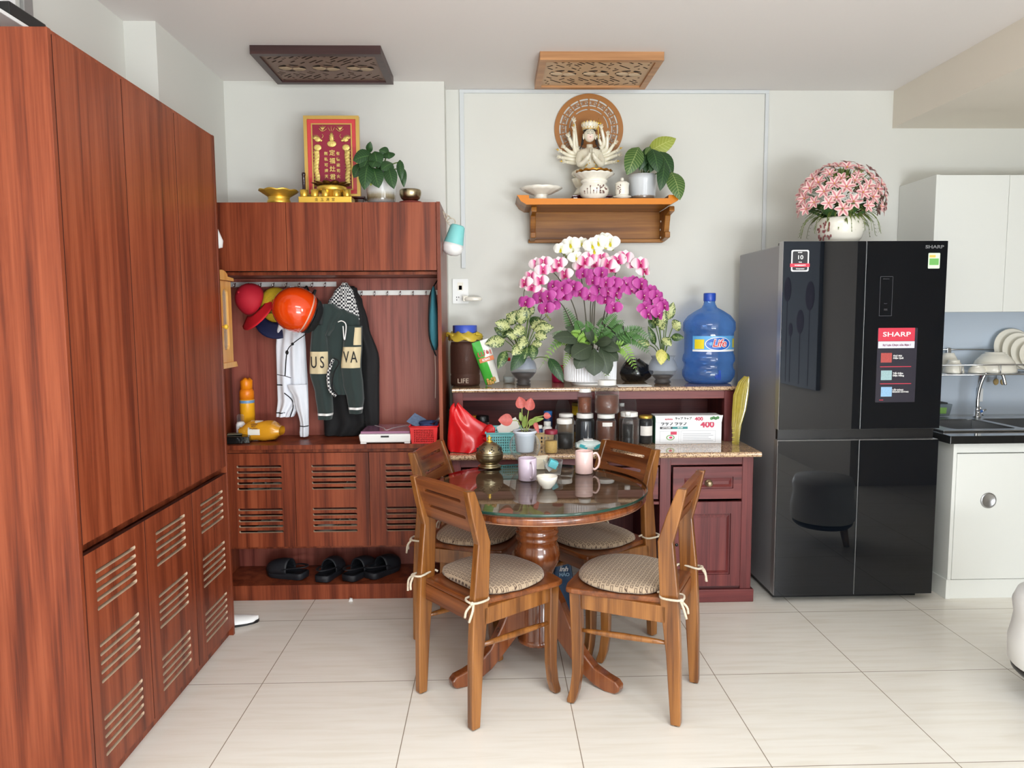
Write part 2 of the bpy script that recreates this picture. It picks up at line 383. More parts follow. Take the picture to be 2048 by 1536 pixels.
def slots(x0, x1, ztops, n=5, pitch=.0285, h=.0125):
    return [rrect(x0, x1, z-k*pitch-h, z-k*pitch, h*.49, 4) for z in ztops for k in range(n)]
ys = [Y0+.019, 2.449, 2.838, Y1-.019]
for i in range(3):
    b = MB(); b.M = Matrix.Translation((WX, 0, 0)) @ SIDE
    b.plate(rect(ys[i]+.0022, ys[i+1]-.0022, .785, WT-.012), [], .018, 0, 1)
    o = b.build('door', [M_lam, M_gapshade], t, world=True, bevel=.0012); 
    if i == 2: o['label'] = 'far upper door with a faint joint'
    b = MB(); b.M = Matrix.Translation((WX, 0, 0)) @ SIDE
    yc = (2.137, 2.525, 2.917)[i]
    b.plate(rect(ys[i]+.0022, ys[i+1]-.0022, .045, .752), slots(yc, yc+.243, (.69, .462, .23)), .018, 0, 1, 2)
    b.build('slotted_door', [M_lam, M_mdf, M_gapshade], t, world=True)

# ---------------------------------------------------------------- coat cabinet on the back wall
CY = 3.62; CX0, CX1 = -1.42, -.25
t = thing('coat_cabinet', 'wide cherry wood coat cabinet with open niche and shoe shelf on the back wall', 'cabinet', (-.84, 3.85, 0))
b = MB()
b.box(CX1-.018, CX1, CY-.02, WL-.004, 0, 1.998); b.box(CX0, CX0+.018, CY, WL-.004, 0, 1.998)
b.box(CX0, CX1-.018, CY, WL-.004, 1.98, 1.998)
b.box(CX0, CX1-.018, CY+.03, WL-.01, 1.650, 1.666)
b.box(CX0, CX1-.018, CY-.008, 3.93, .783, .806); b.box(CX0, CX1-.018, CY+.014, CY+.03, .76, .783)
b.box(CX0, CX1-.018, CY+.02, 3.93, .268, .284)
b.box(CX0, CX1-.018, CY+.01, 3.95, .06, .078); b.box(CX0, CX1-.018, CY+.01, CY+.028, 0, .062)
b.build('body', [M_lam], t, world=True, bevel=.001)
MB().box(CX0+.018, CX1-.018, 3.93, 3.945, .06, 1.648).build('back_panel', wood('pinkish_back_laminate', [(.38, (84, 36, 30)), (.52, (116, 56, 46)), (.64, (136, 70, 58)), (.78, (146, 80, 66))], 'Z', rough=.4, ringy=.5), t, world=True)  # back panel laminate, pinker and slightly lighter than the doors
xs = [-1.40, -.996, -.627, CX1-.019]
for i in range(3):
    b = MB(); b.M = face_at(0, CY-.018, 0)
    b.plate(rect(xs[i]+.0012, xs[i+1]-.0012, 1.668, 1.996), [], .018)
    b.build('upper_door', M_lam, t, world=True, bevel=.001)
xs = [-1.385, -.999, -.627, CX1-.019]
for i in range(3):
    b = MB(); b.M = face_at(0, CY-.004, 0); xc = (-1.286, -.914, -.545)[i]
    b.plate(rect(xs[i]+.0012, xs[i+1]-.0012, .284, .764), slots(xc, xc+.222, (.704, .484)), .018, 0, 1, 2)
    b.build('slotted_door', [M_lam, M_mdf, M_gapshade], t, world=True)

# ---------------------------------------------------------------- sideboard with granite tops
SY = 3.52; SX0, SX1 = -.215, 1.292
t = thing('sideboard', 'dark burgundy wooden sideboard with raised back shelf against the back wall', 'sideboard', (.54, 3.9, 0))
GZ = .772; HZ = 1.067
def post(b, x0, x1, y0, y1, z0, z1): b.box(x0, x1, y0, y1, z0, z1)
b = MB()
for x0, x1 in ((SX0, SX0+.055), (.845-.02, .845+.035), (SX1-.055, SX1), (.19, .245)): post(b, x0, x1, SY, SY+.05, .06, .745)
b.box(SX1-.02, SX1-.004, SY+.02, WF-.02, .06, .745); b.box(SX0, SX0+.016, SY+.02, WF-.02, .06, .745)
b.box(.83, .846, SY+.03, WF-.02, .06, .745); b.box(.215, .231, SY+.03, WF-.02, .06, .745)
b.box(SX0, SX1, WF-.03, WF-.015, .06, .745)
b.build('frame', M_rose, t, world=True, bevel=.002)
b = MB(); b.box(SX0, SX1, SY+.004, SY+.045, .70, .745); b.box(.2, .83, SY+.01, SY+.04, .5, .515)
b.box(.83, SX1-.02, SY+.01, WF-.04, .06, .075); b.box(SX0+.02, .2, SY+.01, WF-.04, .06, .075)
b.build('rails', M_roseX, t, world=True, bevel=.002)
b = MB(); b.box(.82, SX1+.012, SY-.014, SY+.02, 0, .066); b.box(SX1, SX1+.012, SY, WF-.03, 0, .066); b.build('plinth', M_roseX, t, world=True, bevel=.004)
MB().box(SX0-.005, .25, SY-.014, SY+.02, 0, .066).build('plinth', M_roseX, t, world=True, bevel=.004)
M_knob = mat('tarnished_knob', (168, 150, 120), .35, metal=.8)
def panel_front(name, x0, x1, z0, z1, m_, hand='knob', inset=.045, raised=True):
    b = MB(); b.M = face_at(0, SY+.003, 0)
    b.plate(rect(x0, x1, z0, z1), [rect(x0+inset, x1-inset, z0+inset, z1-inset)], .02)
    M = b.M.copy(); b.M = M @ Matrix.Translation((0, 0, -.009)); b.plate(rect(x0+inset, x1-inset, z0+inset, z1-inset), [], .01)
    if raised:
        q = inset+.022; lo = rect(x0+inset+.006, x1-inset-.006, z0+inset+.006, z1-inset-.006); hi = rect(x0+q, x1-q, z0+q, z1-q)
        b.M = M; b.hexa([(x, y, -.009) for x, y in lo], [(x, y, -.001) for x, y in hi])
    o = b.build(name, m_, t, world=True, bevel=.0015)
    if hand == 'knob':
        k = MB(); k.M = face_at((x0+x1)/2, SY+.002, (z0+z1)/2); k.lathe([(.019, 0), (.019, .004), (.011, .006), (.008, .014), (.014, .02), (.015, .025), (.01, .03), (0, .031)], 20)
        k.build('knob', M_knob, o, world=True)
    elif hand == 'keyhole':
        k = MB(); k.M = face_at(x0+.022, SY+.002, (z0+z1)/2-.0); k.lathe([(.008, 0), (.008, .002), (0, .002)], 14)
        k.build('keyhole', M_grille, o, world=True)
panel_front('drawer', .892, 1.246, .527, .69, M_roseX, inset=.052)
panel_front('door', .892, 1.246, .078, .512, M_rose, 'keyhole', .06)
panel_front('drawer', .262, .818, .53, .69, M_roseX, inset=.04)
panel_front('drawer', -.155, .185, .527, .69, M_roseX, inset=.052)
panel_front('door', -.155, .185, .078, .512, M_rose, 'keyhole', .06)
def slab(x0, x1, y0, y1, z, th):
    b = MB(); n = 6; r = th/2; prof = [(y1, z), ] 
    pr = [(y1, z-th)]+[(y0+r-r*math.sin(PI*k/n), z-th/2-r*math.cos(PI*k/n)) for k in range(n+1)]+[(y1, z)]
    b.add([(x0, y, q) for y, q in pr]+[(x1, y, q) for y, q in pr],
          [tuple(range(len(pr)))[::-1], tuple(range(len(pr), 2*len(pr)))]+[(i, i+1, i+1+len(pr), i+len(pr)) for i in range(len(pr)-1)]+[(len(pr)-1, 0, len(pr), 2*len(pr)-1)])
    return b
o = slab(SX0+.002, 1.312, 3.462, WF-.004, GZ, .026).build('granite_top', M_granite, t, world=True)
o = slab(SX0+.002, 1.296, 3.765, WF-.004, HZ, .022).build('raised_granite_top', M_granite, t, world=True)
HY = 3.785
MB().box(SX0+.005, SX0+.058, HY, HY+.04, GZ, HZ-.022).box(SX0+.01, SX0+.026, HY+.03, WF-.02, GZ, HZ-.022).build('upright', M_rose, t, world=True, bevel=.002)
MB().box(1.226, 1.281, HY, HY+.04, GZ, HZ-.022).box(1.262, 1.278, HY+.03, WF-.02, GZ, HZ-.022).build('upright', M_rose, t, world=True, bevel=.002)
b = MB(); b.box(SX0+.05, 1.24, HY+.004, HY+.03, HZ-.066, HZ-.022); b.box(SX0+.01, 1.27, WF-.04, WF-.025, GZ, HZ-.022)
b.build('shelf_rail', M_roseX, t, world=True, bevel=.002)

# ---------------------------------------------------------------- fridge
M_fglass = mat('black_mirror_glass', (8, 12, 18), .015, spec=.55)
M_fside = mat('grey_fridge_side', (146, 147, 151), .42, metal=.15)
M_fedge = mat('pale_door_edge', (176, 176, 178), .3, metal=.7)
FX0, FX1, FY, FT = 1.393, 2.192, 3.47, 1.79
t = thing('refrigerator', 'black glass four-door refrigerator standing right of the sideboard', 'refrigerator', ((FX0+FX1)/2, 3.8, 0))
b = MB(); b.box(FX0+.012, FX1-.012, FY+.065, 4.12, .03, FT-.012); b.build('body', M_fside, t, world=True, bevel=.006)
b = MB(); b.box(FX0+.03, FX1-.03, FY+.09, 4.05, 0, .03); b.box(FX0+.03, FX1-.03, FY+.055, FY+.07, .05, FT-.03); b.build('base_and_gasket', M_grille, t, world=True)
b = MB(); b.box(FX0+.02, FX0+.09, FY+.03, FY+.12, FT-.012, FT+.002); b.build('hinge_cover', M_grille, t, world=True, bevel=.003)
xm = at(1735, 600, Y=FY).x; xm2 = at(1713, 1000, Y=FY).x
zt = at(1700, 859, Y=FY).z; zb = at(1700, 880, Y=FY).z
fridge_doors = {}
for n_, x0, x1, z0, z1 in (('UL', FX0, 1.7935, zt, FT), ('UR', 1.7985, FX1, zt, FT), ('LL', FX0, 1.7935, .042, zb), ('LR', 1.7985, FX1, .042, zb)):
    b = MB(); b.box(x0, x1, FY+.006, FY+.055, z0, z1); o = b.build('door', M_fedge, t, world=True, bevel=.003)
    o.location = (0, 0, 0)
    g = MB().box(x0+.0015, x1-.0015, FY, FY+.006, z0+.002, z1-.002); gl = g.build('glass_panel', M_fglass, o, world=True); gl['label'] = 'black mirror glass panel'
    fridge_doors[n_] = o
MB().box(FX0+.01, FX1-.01, FY+.035, FY+.06, zb, zt).build('handle_recess', M_grille, t, world=True)

# ---------------------------------------------------------------- kitchen
t = thing('kitchen_wall_cabinet', 'pale grey kitchen wall cabinet hanging right of the refrigerator', 'cabinet', (2.9, 4.1, 1.45))
KY = 3.9
b = MB(); b.box(2.375, 2.393, KY-.012, WF-.003, 1.45, 2.18); b.box(2.393, 3.6, KY+.01, WF-.003, 1.45, 1.468); b.box(2.393, 3.6, KY+.01, WF-.003, 2.16, 2.18); b.box(3.58, 3.6, KY, WF-.003, 1.45, 2.18)
b.build('body', M_kitchen, t, world=True, bevel=.001)
xk = at(2010, 500, Y=KY).x
for x0, x1 in ((2.395, xk-.001), (xk+.001, 3.36)):
    MB().box(x0, x1, KY-.008, KY+.01, 1.45, 2.178).build('door', M_kitchen, t, world=True, bevel=.001)
t = thing('kitchen_base_cabinet', 'white kitchen base cabinet beside the refrigerator', 'cabinet', (2.9, 3.85, 0))
BY = 3.515; BX = 2.29
b = MB(); b.box(BX, BX+.018, BY-.012, WF-.004, .1, .80); b.box(BX-.006, BX+.016, BY-.014, WF-.004, 0, .1); b.box(BX+.016, 3.6, BY-.01, BY+.01, 0, .098)
b.box(BX+.018, 3.6, BY+.005, WF-.004, .1, .118); b.box(BX+.018, 3.6, BY-.005, BY+.01, .748, .80); b.box(3.58, 3.6, BY, WF-.004, 0, .8)
b.build('body', M_kitchen, t, world=True, bevel=.001)
o = MB().box(BX+.019, 2.69, BY-.016, BY+.002, .102, .745).build('door', M_kitchen, t, world=True, bevel=.002)
k = MB(); c_ = at(1977, 1001, Y=BY-.018); k.M = face_at(c_.x, BY-.016, c_.z); k.lathe([(.04, 0), (.04, .003), (.033, .006), (.03, .003), (0, .003)], 32)
k.build('vent', M_steel, o, world=True)['label'] = 'round metal vent'
MB().box(2.694, 3.2, BY-.016, BY+.002, .102, .745).build('door', M_kitchen, t, world=True, bevel=.002)
t = thing('kitchen_worktop', 'black stone kitchen worktop with steel sink beside the refrigerator', 'worktop', (2.9, 3.85, .8))
b = MB(); SK0, SK1 = 3.62, 4.05
b.box(BX-.04, 3.6, 3.47, SK0, .80, .84); b.box(BX-.04, 3.6, SK1, WF-.003, .80, .84); b.box(BX-.04, BX+.02, SK0, SK1, .80, .84)
b.build('stone_top', mat('black_stone', (20, 22, 24), .06, coat=.8, crough=.02), t, world=True, bevel=.002)
b = MB(); b.M = Matrix.Translation((0, 0, .848)); b.plate(rect(BX-.0, 3.6, SK0-.03, SK1+.03), [rrect(BX+.08, BX+.42, SK0+.02, SK1-.05, .03), rrect(BX+.46, 3.5, SK0+.02, SK1-.05, .04)], .006)
b.M = Matrix()
for x0, x1 in ((BX+.08, BX+.42), (BX+.46, 3.5)):
    b.box(x0, x1, SK0+.02, SK1-.05, .70, .702); b.box(x0-.002, x0, SK0+.02, SK1-.05, .70, .845); b.box(x1, x1+.002, SK0+.02, SK1-.05, .7, .845); b.box(x0, x1, SK1-.05, SK1-.048, .7, .845); b.box(x0, x1, SK0+.018, SK0+.02, .7, .845)
b.build('sink', M_steel, t, world=True, bevel=.002)
tag(MB().box(2.2, 3.7, WF-.008, WF-.001, .84, 1.45).build('glass_splashback', mat('pale_blue_glass', (196, 208, 222), .08, coat=.6, crough=.02), None), 'pale blue glass splashback behind the kitchen sink', 'splashback')

# framed canvas on the right wall, seen mirrored in the fridge door
def thistle():
    m, nt, b = new('thistle_canvas'); L = nt.links.new
    setp(b, rough=.6); b.inputs['Base Color'].default_value = rgb(140, 150, 166); return m
t = thing('wall_picture', 'large grey canvas of thistle heads on the right wall, mirrored in the refrigerator door', 'picture', (2.985, -.06, 1.5))
MB().box(2.96, 2.998, -.52, .40, .75, 2.25).build('canvas', thistle(), t, world=True, bevel=.003)
b = MB()
for y, z, r_ in ((.22, 1.62, .1), (.02, 1.38, .085), (-.3, 1.7, .09), (-.2, 1.3, .05)):
    b.box(2.9585, 2.9595, y-.006, y+.006, .78, z); b.ball((2.959, y, z), (.0012, r_, r_*1.35), 20)
b.build('painted_thistle', mat('thistle_paint', (96, 88, 116), .7), t, world=True)
t = thing('added_fill_frame', 'unseen flat white frame added around a fill light above the camera', 'lamp', (.3, .5, 2.72))  # invented fitting around the added overhead fill, out of view
b = MB(); b.M = Matrix.Translation((.3, .5, 2.67)); b.plate(rect(-.8, .8, -.55, .55), [rect(-.77, .77, -.52, .52)], -.05); b.build('frame', M_white, t, world=True)
# ---------------------------------------------------------------- round table
TC = (.175, 2.88)
t = thing('round_table', 'round pedestal dining table of polished reddish wood in the middle', 'table', (TC[0], TC[1], 0))
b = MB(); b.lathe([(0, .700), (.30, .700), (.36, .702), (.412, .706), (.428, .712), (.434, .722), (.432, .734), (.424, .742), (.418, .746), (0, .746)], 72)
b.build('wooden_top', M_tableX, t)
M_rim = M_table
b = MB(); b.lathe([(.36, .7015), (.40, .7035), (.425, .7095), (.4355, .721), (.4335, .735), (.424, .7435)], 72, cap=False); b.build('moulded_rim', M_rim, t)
mg, nt, bb = new('table_glass'); L = nt.links.new
bb.inputs['Base Color'].default_value = rgb(200, 205, 200); setp(bb, rough=.02, spec=.9)
tr_ = nt.nodes.new('ShaderNodeBsdfTransparent'); tr_.inputs[0].default_value = (.90, .93, .90, 1)
gl_ = nt.nodes.new('ShaderNodeBsdfGlossy'); gl_.inputs[1].default_value = .012
fr_ = nt.nodes.new('ShaderNodeFresnel'); fr_.inputs[0].default_value = 1.6
mx_ = nt.nodes.new('ShaderNodeMixShader'); L(fr_.outputs[0], mx_.inputs[0]); L(tr_.outputs[0], mx_.inputs[1]); L(gl_.outputs[0], mx_.inputs[2]); L(mx_.outputs[0], nt.nodes['Material Output'].inputs[0])
M_gedge = mat('green_glass_edge', (34, 60, 50), .12)
b = MB(); b.lathe([(.4385, .7475), (.441, .7485), (.441, .7565), (.4385, .758)], 96, 1, cap=False)
b.add([(0, 0, .758)]+[(.4385*math.cos(2*PI*k/96), .4385*math.sin(2*PI*k/96), .758) for k in range(96)], [(0, k+1, (k+1) % 96+1) for k in range(96)], 0)
b.build('glass_top', [mg, M_gedge], t)['label'] = 'clear glass disc with a green edge'
b = MB(); b.lathe([(.15, .70), (.14, .682), (.098, .678), (.094, .672), (.094, .60), (.088, .59), (.082, .582), (.088, .574), (.088, .566), (.08, .558), (.086, .548), (.086, .54), (.078, .532),
                   (.088, .51), (.094, .48), (.09, .45), (.074, .42), (.064, .395), (.07, .385), (.076, .375), (.07, .366), (.07, .36), (.074, .35), (.074, .135), (.08, .13), (.083, .12), (.08, .11), (.03, .106), (0, .106)][::-1], 40)
b.build('pedestal', M_table, t)
for a in (207, 321, 95):
    top = [(.06, .375), (.09, .36), (.13, .30), (.175, .21), (.225, .13), (.28, .082), (.335, .062), (.375, .052), (.392, .036), (.39, .016), (.372, .003)]
    bot = [(.33, .0), (.28, .012), (.22, .045), (.16, .10), (.11, .15), (.06, .17)]
    b = MB(); b.M = Matrix.Rotation(R(a), 4, 'Z') @ Matrix(((1, 0, 0, 0), (0, 0, 1, 0), (0, 1, 0, 0), (0, 0, 0, 1)))
    b.prism(top+bot, -.021, .021)
    b.build('foot', M_table, t, bevel=.006, seg=3)

# ---------------------------------------------------------------- chairs
def cushion_mat():
    m, nt, b = new('patterned_cushion_cloth'); L = nt.links.new
    tc = nt.nodes.new('ShaderNodeTexCoord')
    def br(bw, rh, mo, c1, c2):
        k = nt.nodes.new('ShaderNodeTexBrick'); k.offset = .5
        for n, v in (('Scale', 1), ('Brick Width', bw), ('Row Height', rh), ('Mortar Size', mo), ('Mortar Smooth', .3)): k.inputs[n].default_value = v
        k.inputs['Color1'].default_value = c1; k.inputs['Color2'].default_value = c1; k.inputs['Mortar'].default_value = c2; L(tc.outputs['Object'], k.inputs['Vector']); return k
    a = br(.021, .017, .0042, (1, 1, 1, 1), (0, 0, 0, 1)); c = br(.021, .017, .0068, (1, 1, 1, 1), (0, 0, 0, 1))
    d = nt.nodes.new('ShaderNodeMath'); d.operation = 'SUBTRACT'; d.use_clamp = True; L(a.outputs['Color'], d.inputs[0]); L(c.outputs['Color'], d.inputs[1])
    mx = nt.nodes.new('ShaderNodeMix'); mx.data_type = 'RGBA'; mx.inputs[6].default_value = rgb(168, 148, 124); mx.inputs[7].default_value = rgb(72, 52, 42); L(d.outputs[0], mx.inputs[0]); L(mx.outputs[2], b.inputs['Base Color'])
    setp(b, rough=.9, sheen=.2); return m
M_cush = cushion_mat(); M_tie = mat('cushion_cord', (196, 184, 164), .9, noise=.35, nscale=180)
def board(zs, w, x):
    """post given by (z, y_front, y_back), extruded across x"""
    P = [(yf, z) for z, yf, yb in zs]+[(yb, z) for z, yf, yb in reversed(zs)]
    b = MB(); b.M = Matrix(((0, 0, 1, x), (1, 0, 0, 0), (0, 1, 0, 0), (0, 0, 0, 1))); b.prism(P, -w/2, w/2); return b
def make_chair():
    t = thing('dining_chair', 'x', 'chair', (0, 0, 0), 0, 'four wooden dining chairs around the round table')
    out = [(-.158, -.17), (.158, -.17), (.168, -.10), (.186, .02), (.200, .14), (.203, .19), (.196, .215), (.15, .226), (0, .232), (-.15, .226), (-.196, .215), (-.203, .19), (-.200, .14), (-.186, .02), (-.168, -.10)]
    MB().prism(out, .425, .447).build('seat', M_chairX, t, bevel=.007, seg=3)
    for s in (-1, 1):
        board([(.0, -.172, -.206), (.02, -.170, -.207), (.25, -.153, -.204), (.45, -.128, -.194), (.655, -.118, -.172), (.75, -.148, -.196), (.845, -.184, -.216)], .031, s*.1655).build('rear_leg', M_chair, t, bevel=.004)
        board([(.0, .212, .186), (.012, .214, .180), (.05, .202, .168), (.12, .193, .158), (.26, .196, .155), (.425, .205, .160)], .034, s*.172).build('front_leg', M_chair, t, bevel=.004)
        MB().box(s*.172-.009, s*.172+.009, -.15, .17, .366, .426).build('side_apron', M_chair, t, bevel=.002)
        b = MB(); b.tube([(s*.168, -.17, .292), (s*.169, -.10, .290), (s*.170, .0, .287), (s*.171, .10, .284), (s*.172, .17, .282)], [.006, .010, .012, .010, .006], 10); b.build('stretcher', M_chair, t)
    MB().box(-.16, .16, -.172, -.154, .366, .426).build('rear_apron', M_chairX, t, bevel=.002)
    MB().box(-.16, .16, .178, .196, .366, .426).build('front_apron', M_chairX, t, bevel=.002)
    b = MB(); b.M = Matrix.Translation((0, -.184, .76)) @ Matrix.Rotation(R(18.6), 4, 'X') @ Matrix(((1, 0, 0, 0), (0, 0, -1, 0), (0, 1, 0, 0), (0, 0, 0, 1)))
    b.plate([(-.151, -.08), (.151, -.08), (.151, .084), (.06, .089), (-.06, .089), (-.151, .084)], [rrect(-.115, .115, .036, .050, .0069, 5), rrect(-.115, .115, -.030, -.016, .0069, 5)], .02)
    b.build('backrest', M_chairX, t, bevel=.0015)
    # D-shaped padded cushion
    n = 40; rings = []
    def prof(a, q):
        x, y = math.cos(a), math.sin(a); e = .62 if y < 0 else .8
        X = math.copysign(abs(x)**e, x)*(.182 if y < 0 else .192); Y = math.copysign(abs(y)**e, y)*(.14 if y < 0 else .2)
        return X*q, Y*q+.015
    P = []
    for q, z in ((0, .450), (.6, .448), (.93, .449), (1.0, .458), (.985, .470), (.90, .478), (.7, .481), (.35, .482), (0.001, .482)):
        P.append([(*prof(2*PI*k/n, q), z+.002*math.sin(7*q+k)*(q < .9)) for k in range(n)])
    c = MB().grid(P, close=True).build('cushion', M_cush, t)
    for s in (-1, 1):
        b = MB()
        b.tube(bez([(s*.15, -.115, .462), (s*.158, -.13, .468), (s*.142, -.20, .464), (s*.19, -.205, .46), (s*.19, -.14, .458), (s*.16, -.125, .462)], 4), .0042, 6)
        b.tube(bez([(s*.185, -.20, .46), (s*.20, -.215, .44), (s*.192, -.225, .40)], 4), .0045, 6)
        b.tube(bez([(s*.185, -.20, .46), (s*.175, -.222, .435), (s*.17, -.226, .41)], 4), .0045, 6)
        b.ball((s*.185, -.206, .458), .008, 8)
        b.build('tie_cord', M_tie, c)
    b = MB()
    for s in (-1, 1):
        for y in (-.189, .198): 
            f = MB(); f.lathe([(.009, -.004), (.009, .002)], 12, c=(s*(.1655 if y < 0 else .172), y, 0)); f.build('glide', M_grille, t)
    return t
chair = make_chair()
spots = [(-.033, 2.67, -51.1, 'wooden dining chair nearest the camera on the left of the round table'),
         (.54, 2.652, 63.5, 'wooden dining chair nearest the camera on the right, turned sideways to the round table'),
         (-.115, 3.245, -107, 'wooden dining chair behind the front left one, beside the shoe shelf'),
         (.462, 3.185, 122.5, 'wooden dining chair behind the round table in front of the granite counter')]
for i, (x, y, a, lb) in enumerate(spots):
    o = chair if i == 0 else copy_tree(chair)
    o.location = (x, y, .004); o.rotation_euler = (0, 0, R(a)); o['label'] = lb

# ---------------------------------------------------------------- on the table
TZ = .7585
def mug(px, py, col, lb, h=.095, r=.04, ha=0, Y=None):
    p = at(px, py, Z=TZ); t = thing('mug', lb, 'mug', (p.x, p.y, TZ), R(ha))
    m_ = mat('mug_glaze', col, .3, coat=.3)
    MB().lathe([(0, .0), (r-.004, 0), (r, .004), (r, h-.001), (r-.001, h), (r-.0035, h), (r-.004, h-.004), (r-.004, .008), (r-.008, .005), (0, .005)], 36).build('body', m_, t)
    MB().tube(bez([(r-.002, 0, h*.84), (r+.016, 0, h*.88), (r+.029, 0, h*.62), (r+.025, 0, h*.32), (r+.010, 0, h*.16), (r-.003, 0, h*.2)], 6), .0048, 8).build('handle', m_, t)
mug(1055, 960, (206, 190, 206), 'lavender mug with its handle turned to the camera', .094, .0385, -72)
mug(1168, 946, (238, 205, 200), 'pale pink mug with a round handle on the right of the table', .098, .0385, 4)
p = at(1094, 976, Z=TZ); t = thing('small_bowl', 'small white porcelain bowl in front of the lavender mug', 'bowl', (p.x, p.y, TZ))
MB().lathe([(0, 0), (.02, 0), (.021, .005), (.034, .018), (.041, .036), (.0425, .048), (.0415, .049), (.039, .036), (.032, .019), (.015, .009), (0, .008)], 36).build('bowl', M_porc, t)
# incense burner
p = at(979, 936, Z=TZ); t = thing('incense_burner', 'round antique brass incense burner with pierced lid on the table', 'incense burner', (p.x, p.y+.01, TZ))
MB().lathe([(0, 0), (.047, 0), (.052, .004), (.053, .009), (.047, .012), (.040, .017), (.041, .022), (.052, .030), (.060, .042), (.063, .055), (.061, .064), (.063, .067), (.06, .071)], 40).build('bowl', M_brass, t)
import math as _m
b = MB(); prof = [(.061, .071), (.0595, .074), (.055, .086), (.045, .100), (.030, .112), (.014, .119)]
b.lathe(prof, 40); b.build('lid', M_brass, t)
b = MB()
for k in range(8):
    a = 2*PI*k/8+.2
    for da, z, r_, s_ in ((0, .091, .0533, .0045), (.16, .086, .0558, .0035), (-.16, .086, .0558, .0035), (.0, .08, .058, .003), (.1, .099, .0465, .003)):
        b.ball((r_*math.cos(a+da), r_*math.sin(a+da), z), (s_, s_, s_*.8), 8)
b.build('pierced_hole', M_grille, t)['label'] = 'dark pierced holes'
MB().lathe([(.014, .119), (.016, .121), (.010, .124), (.006, .127), (.010, .132), (.010, .137), (.004, .142), (.003, .147), (0, .15)], 16).build('finial', M_gold, t)
for k in range(3):
    a = -.5+k*.9
# potted anthurium standing in a glass globe vase
p = at(1052, 931, Z=TZ); t = thing('potted_anthurium', 'wilting pink anthurium in a white pot set in a glass globe vase', 'potted plant', (p.x-.005, p.y, TZ))
MB().lathe([(.034, 0), (.032, .004), (.024, .012), (.03, .022), (.052, .04), (.068, .07), (.072, .095), (.066, .12), (.052, .14), (.046, .146), (.045, .145), (.05, .139), (.064, .119), (.070, .095), (.066, .07), (.05, .042), (.028, .024), (.0, .02)], 40).build('glass_globe', M_clear, t)
M_pot = mat('white_pot_plastic', (206, 212, 222), .3, coat=.2)
q = .065
MB().lathe([(0, q), (.037, q), (.040, q+.004), (.048, q+.083), (.055, q+.088), (.056, q+.096), (.052, q+.099), (.048, q+.094), (.047, q+.085), (0, q+.084)], 36).build('pot', M_pot, t)
MB().lathe([(0, q+.09), (.03, q+.092), (.047, q+.088)], 20, wob=lambda th, v: (1, .003*math.sin(5*th+9*v))).build('soil', mat('dark_soil', (62, 44, 34), .95, noise=.4, nscale=200, bmp=.4), t)
M_stem = mat('pale_green_stem', (148, 158, 84), .5); M_spathe = mat('salmon_pink_spathe', (178, 84, 76), .5, noise=.35, nscale=110); M_gleaf = mat('limp_green_leaf', (128, 146, 72), .5, noise=.2, nscale=60)
zs = q+.09
for pts, kind in (([(.0, 0, zs), (-.012, 0, zs+.05), (-.012, 0, zs+.115)], ('b', -.012, zs+.11, .055, .05, (-.25, 0, 1))), ([(.01, 0, zs), (.012, 0, zs+.06), (.018, .0, zs+.10)], ('b', .018, zs+.1, .058, .048, (.2, 0, 1))),
                  ([(-.01, 0, zs), (-.03, -.01, zs+.05), (-.055, -.01, zs+.055)], ('r', -.055, zs+.055, .066, .055, (-1, 0, .05))),
                  ([(.01, 0, zs), (.04, 0, zs+.06), (.09, 0, zs+.075)], ('s', .085, zs+.075, .035, .028, (1, 0, -.05))), ([(.0, 0, zs), (.02, -.02, zs+.055), (.04, -.02, zs+.06)], ('d', .04, zs+.06, .07, .022, (.35, 0, -1)))):
    MB().tube(bez(pts, 5), .0022, 6).build('stem', M_stem, t)
    k, x, z, L_, Wd_, d = kind
    for j in (0, 1):
        b = MB(); b.leaf((x, -.01+.012*j, z), d, (0, -1 if j == 0 else 1, .3), L_, Wd_, .02, .35, peak=.4, n=8); b.build('spathe', M_spathe, t)
for x, z, d, L_ in ((.02, zs+.03, (.6, -.3, .9), .06), (-.005, zs+.02, (.1, -.4, 1), .07), (.03, zs+.05, (1, -.2, .35), .06), (-.012, zs+.05, (-.2, 0, 1), .045)):
    b = MB(); b.leaf((x, -.01, z), d, (0, -1, .2), L_, .022, .1, .4, n=6); b.build('leaf', M_gleaf, t)
# clear cup, folded paper cup, foil packs
p = at(1106, 948, Z=TZ); t = thing('plastic_cup', 'clear plastic cup holding a teal-lidded packet behind the small bowl', 'cup', (p.x, p.y, TZ))
MB().lathe([(0, 0), (.034, 0), (.041, .058), (.043, .06), (.042, .056), (.033, .002)], 30).build('cup', M_clear, t)
b = MB(); b.M = Matrix.Translation((0, -.0, .05)) @ Matrix.Rotation(R(25), 4, 'Y'); b.box(-.018, .02, -.025, .02, -.02, .012); b.build('teal_clip', mat('teal_clip_plastic', (86, 190, 200), .4), t, bevel=.002)
b = MB(); b.M = Matrix.Translation((-.008, .01, .03)) @ Matrix.Rotation(R(-35), 4, 'Y'); b.box(-.02, .03, -.012, .012, -.012, -.004); b.box(-.02, .0, -.014, .016, -.01, .02); b.build('white_wrapper', M_white, t, bevel=.002)
p = at(1082, 940, Z=TZ); t = tag(MB().hexa([(-.03, -.02, 0), (.028, -.022, 0), (.03, .02, 0), (-.028, .022, 0)], [(-.026, -.016, .052), (.022, -.026, .048), (.034, .014, .06), (-.03, .018, .055)]).build('paper_carton', mat('cream_paper', (226, 218, 196), .7), None, bevel=.003), 'small cream paper carton behind the lavender mug', 'carton')
t.location = (p.x, p.y+.03, TZ)
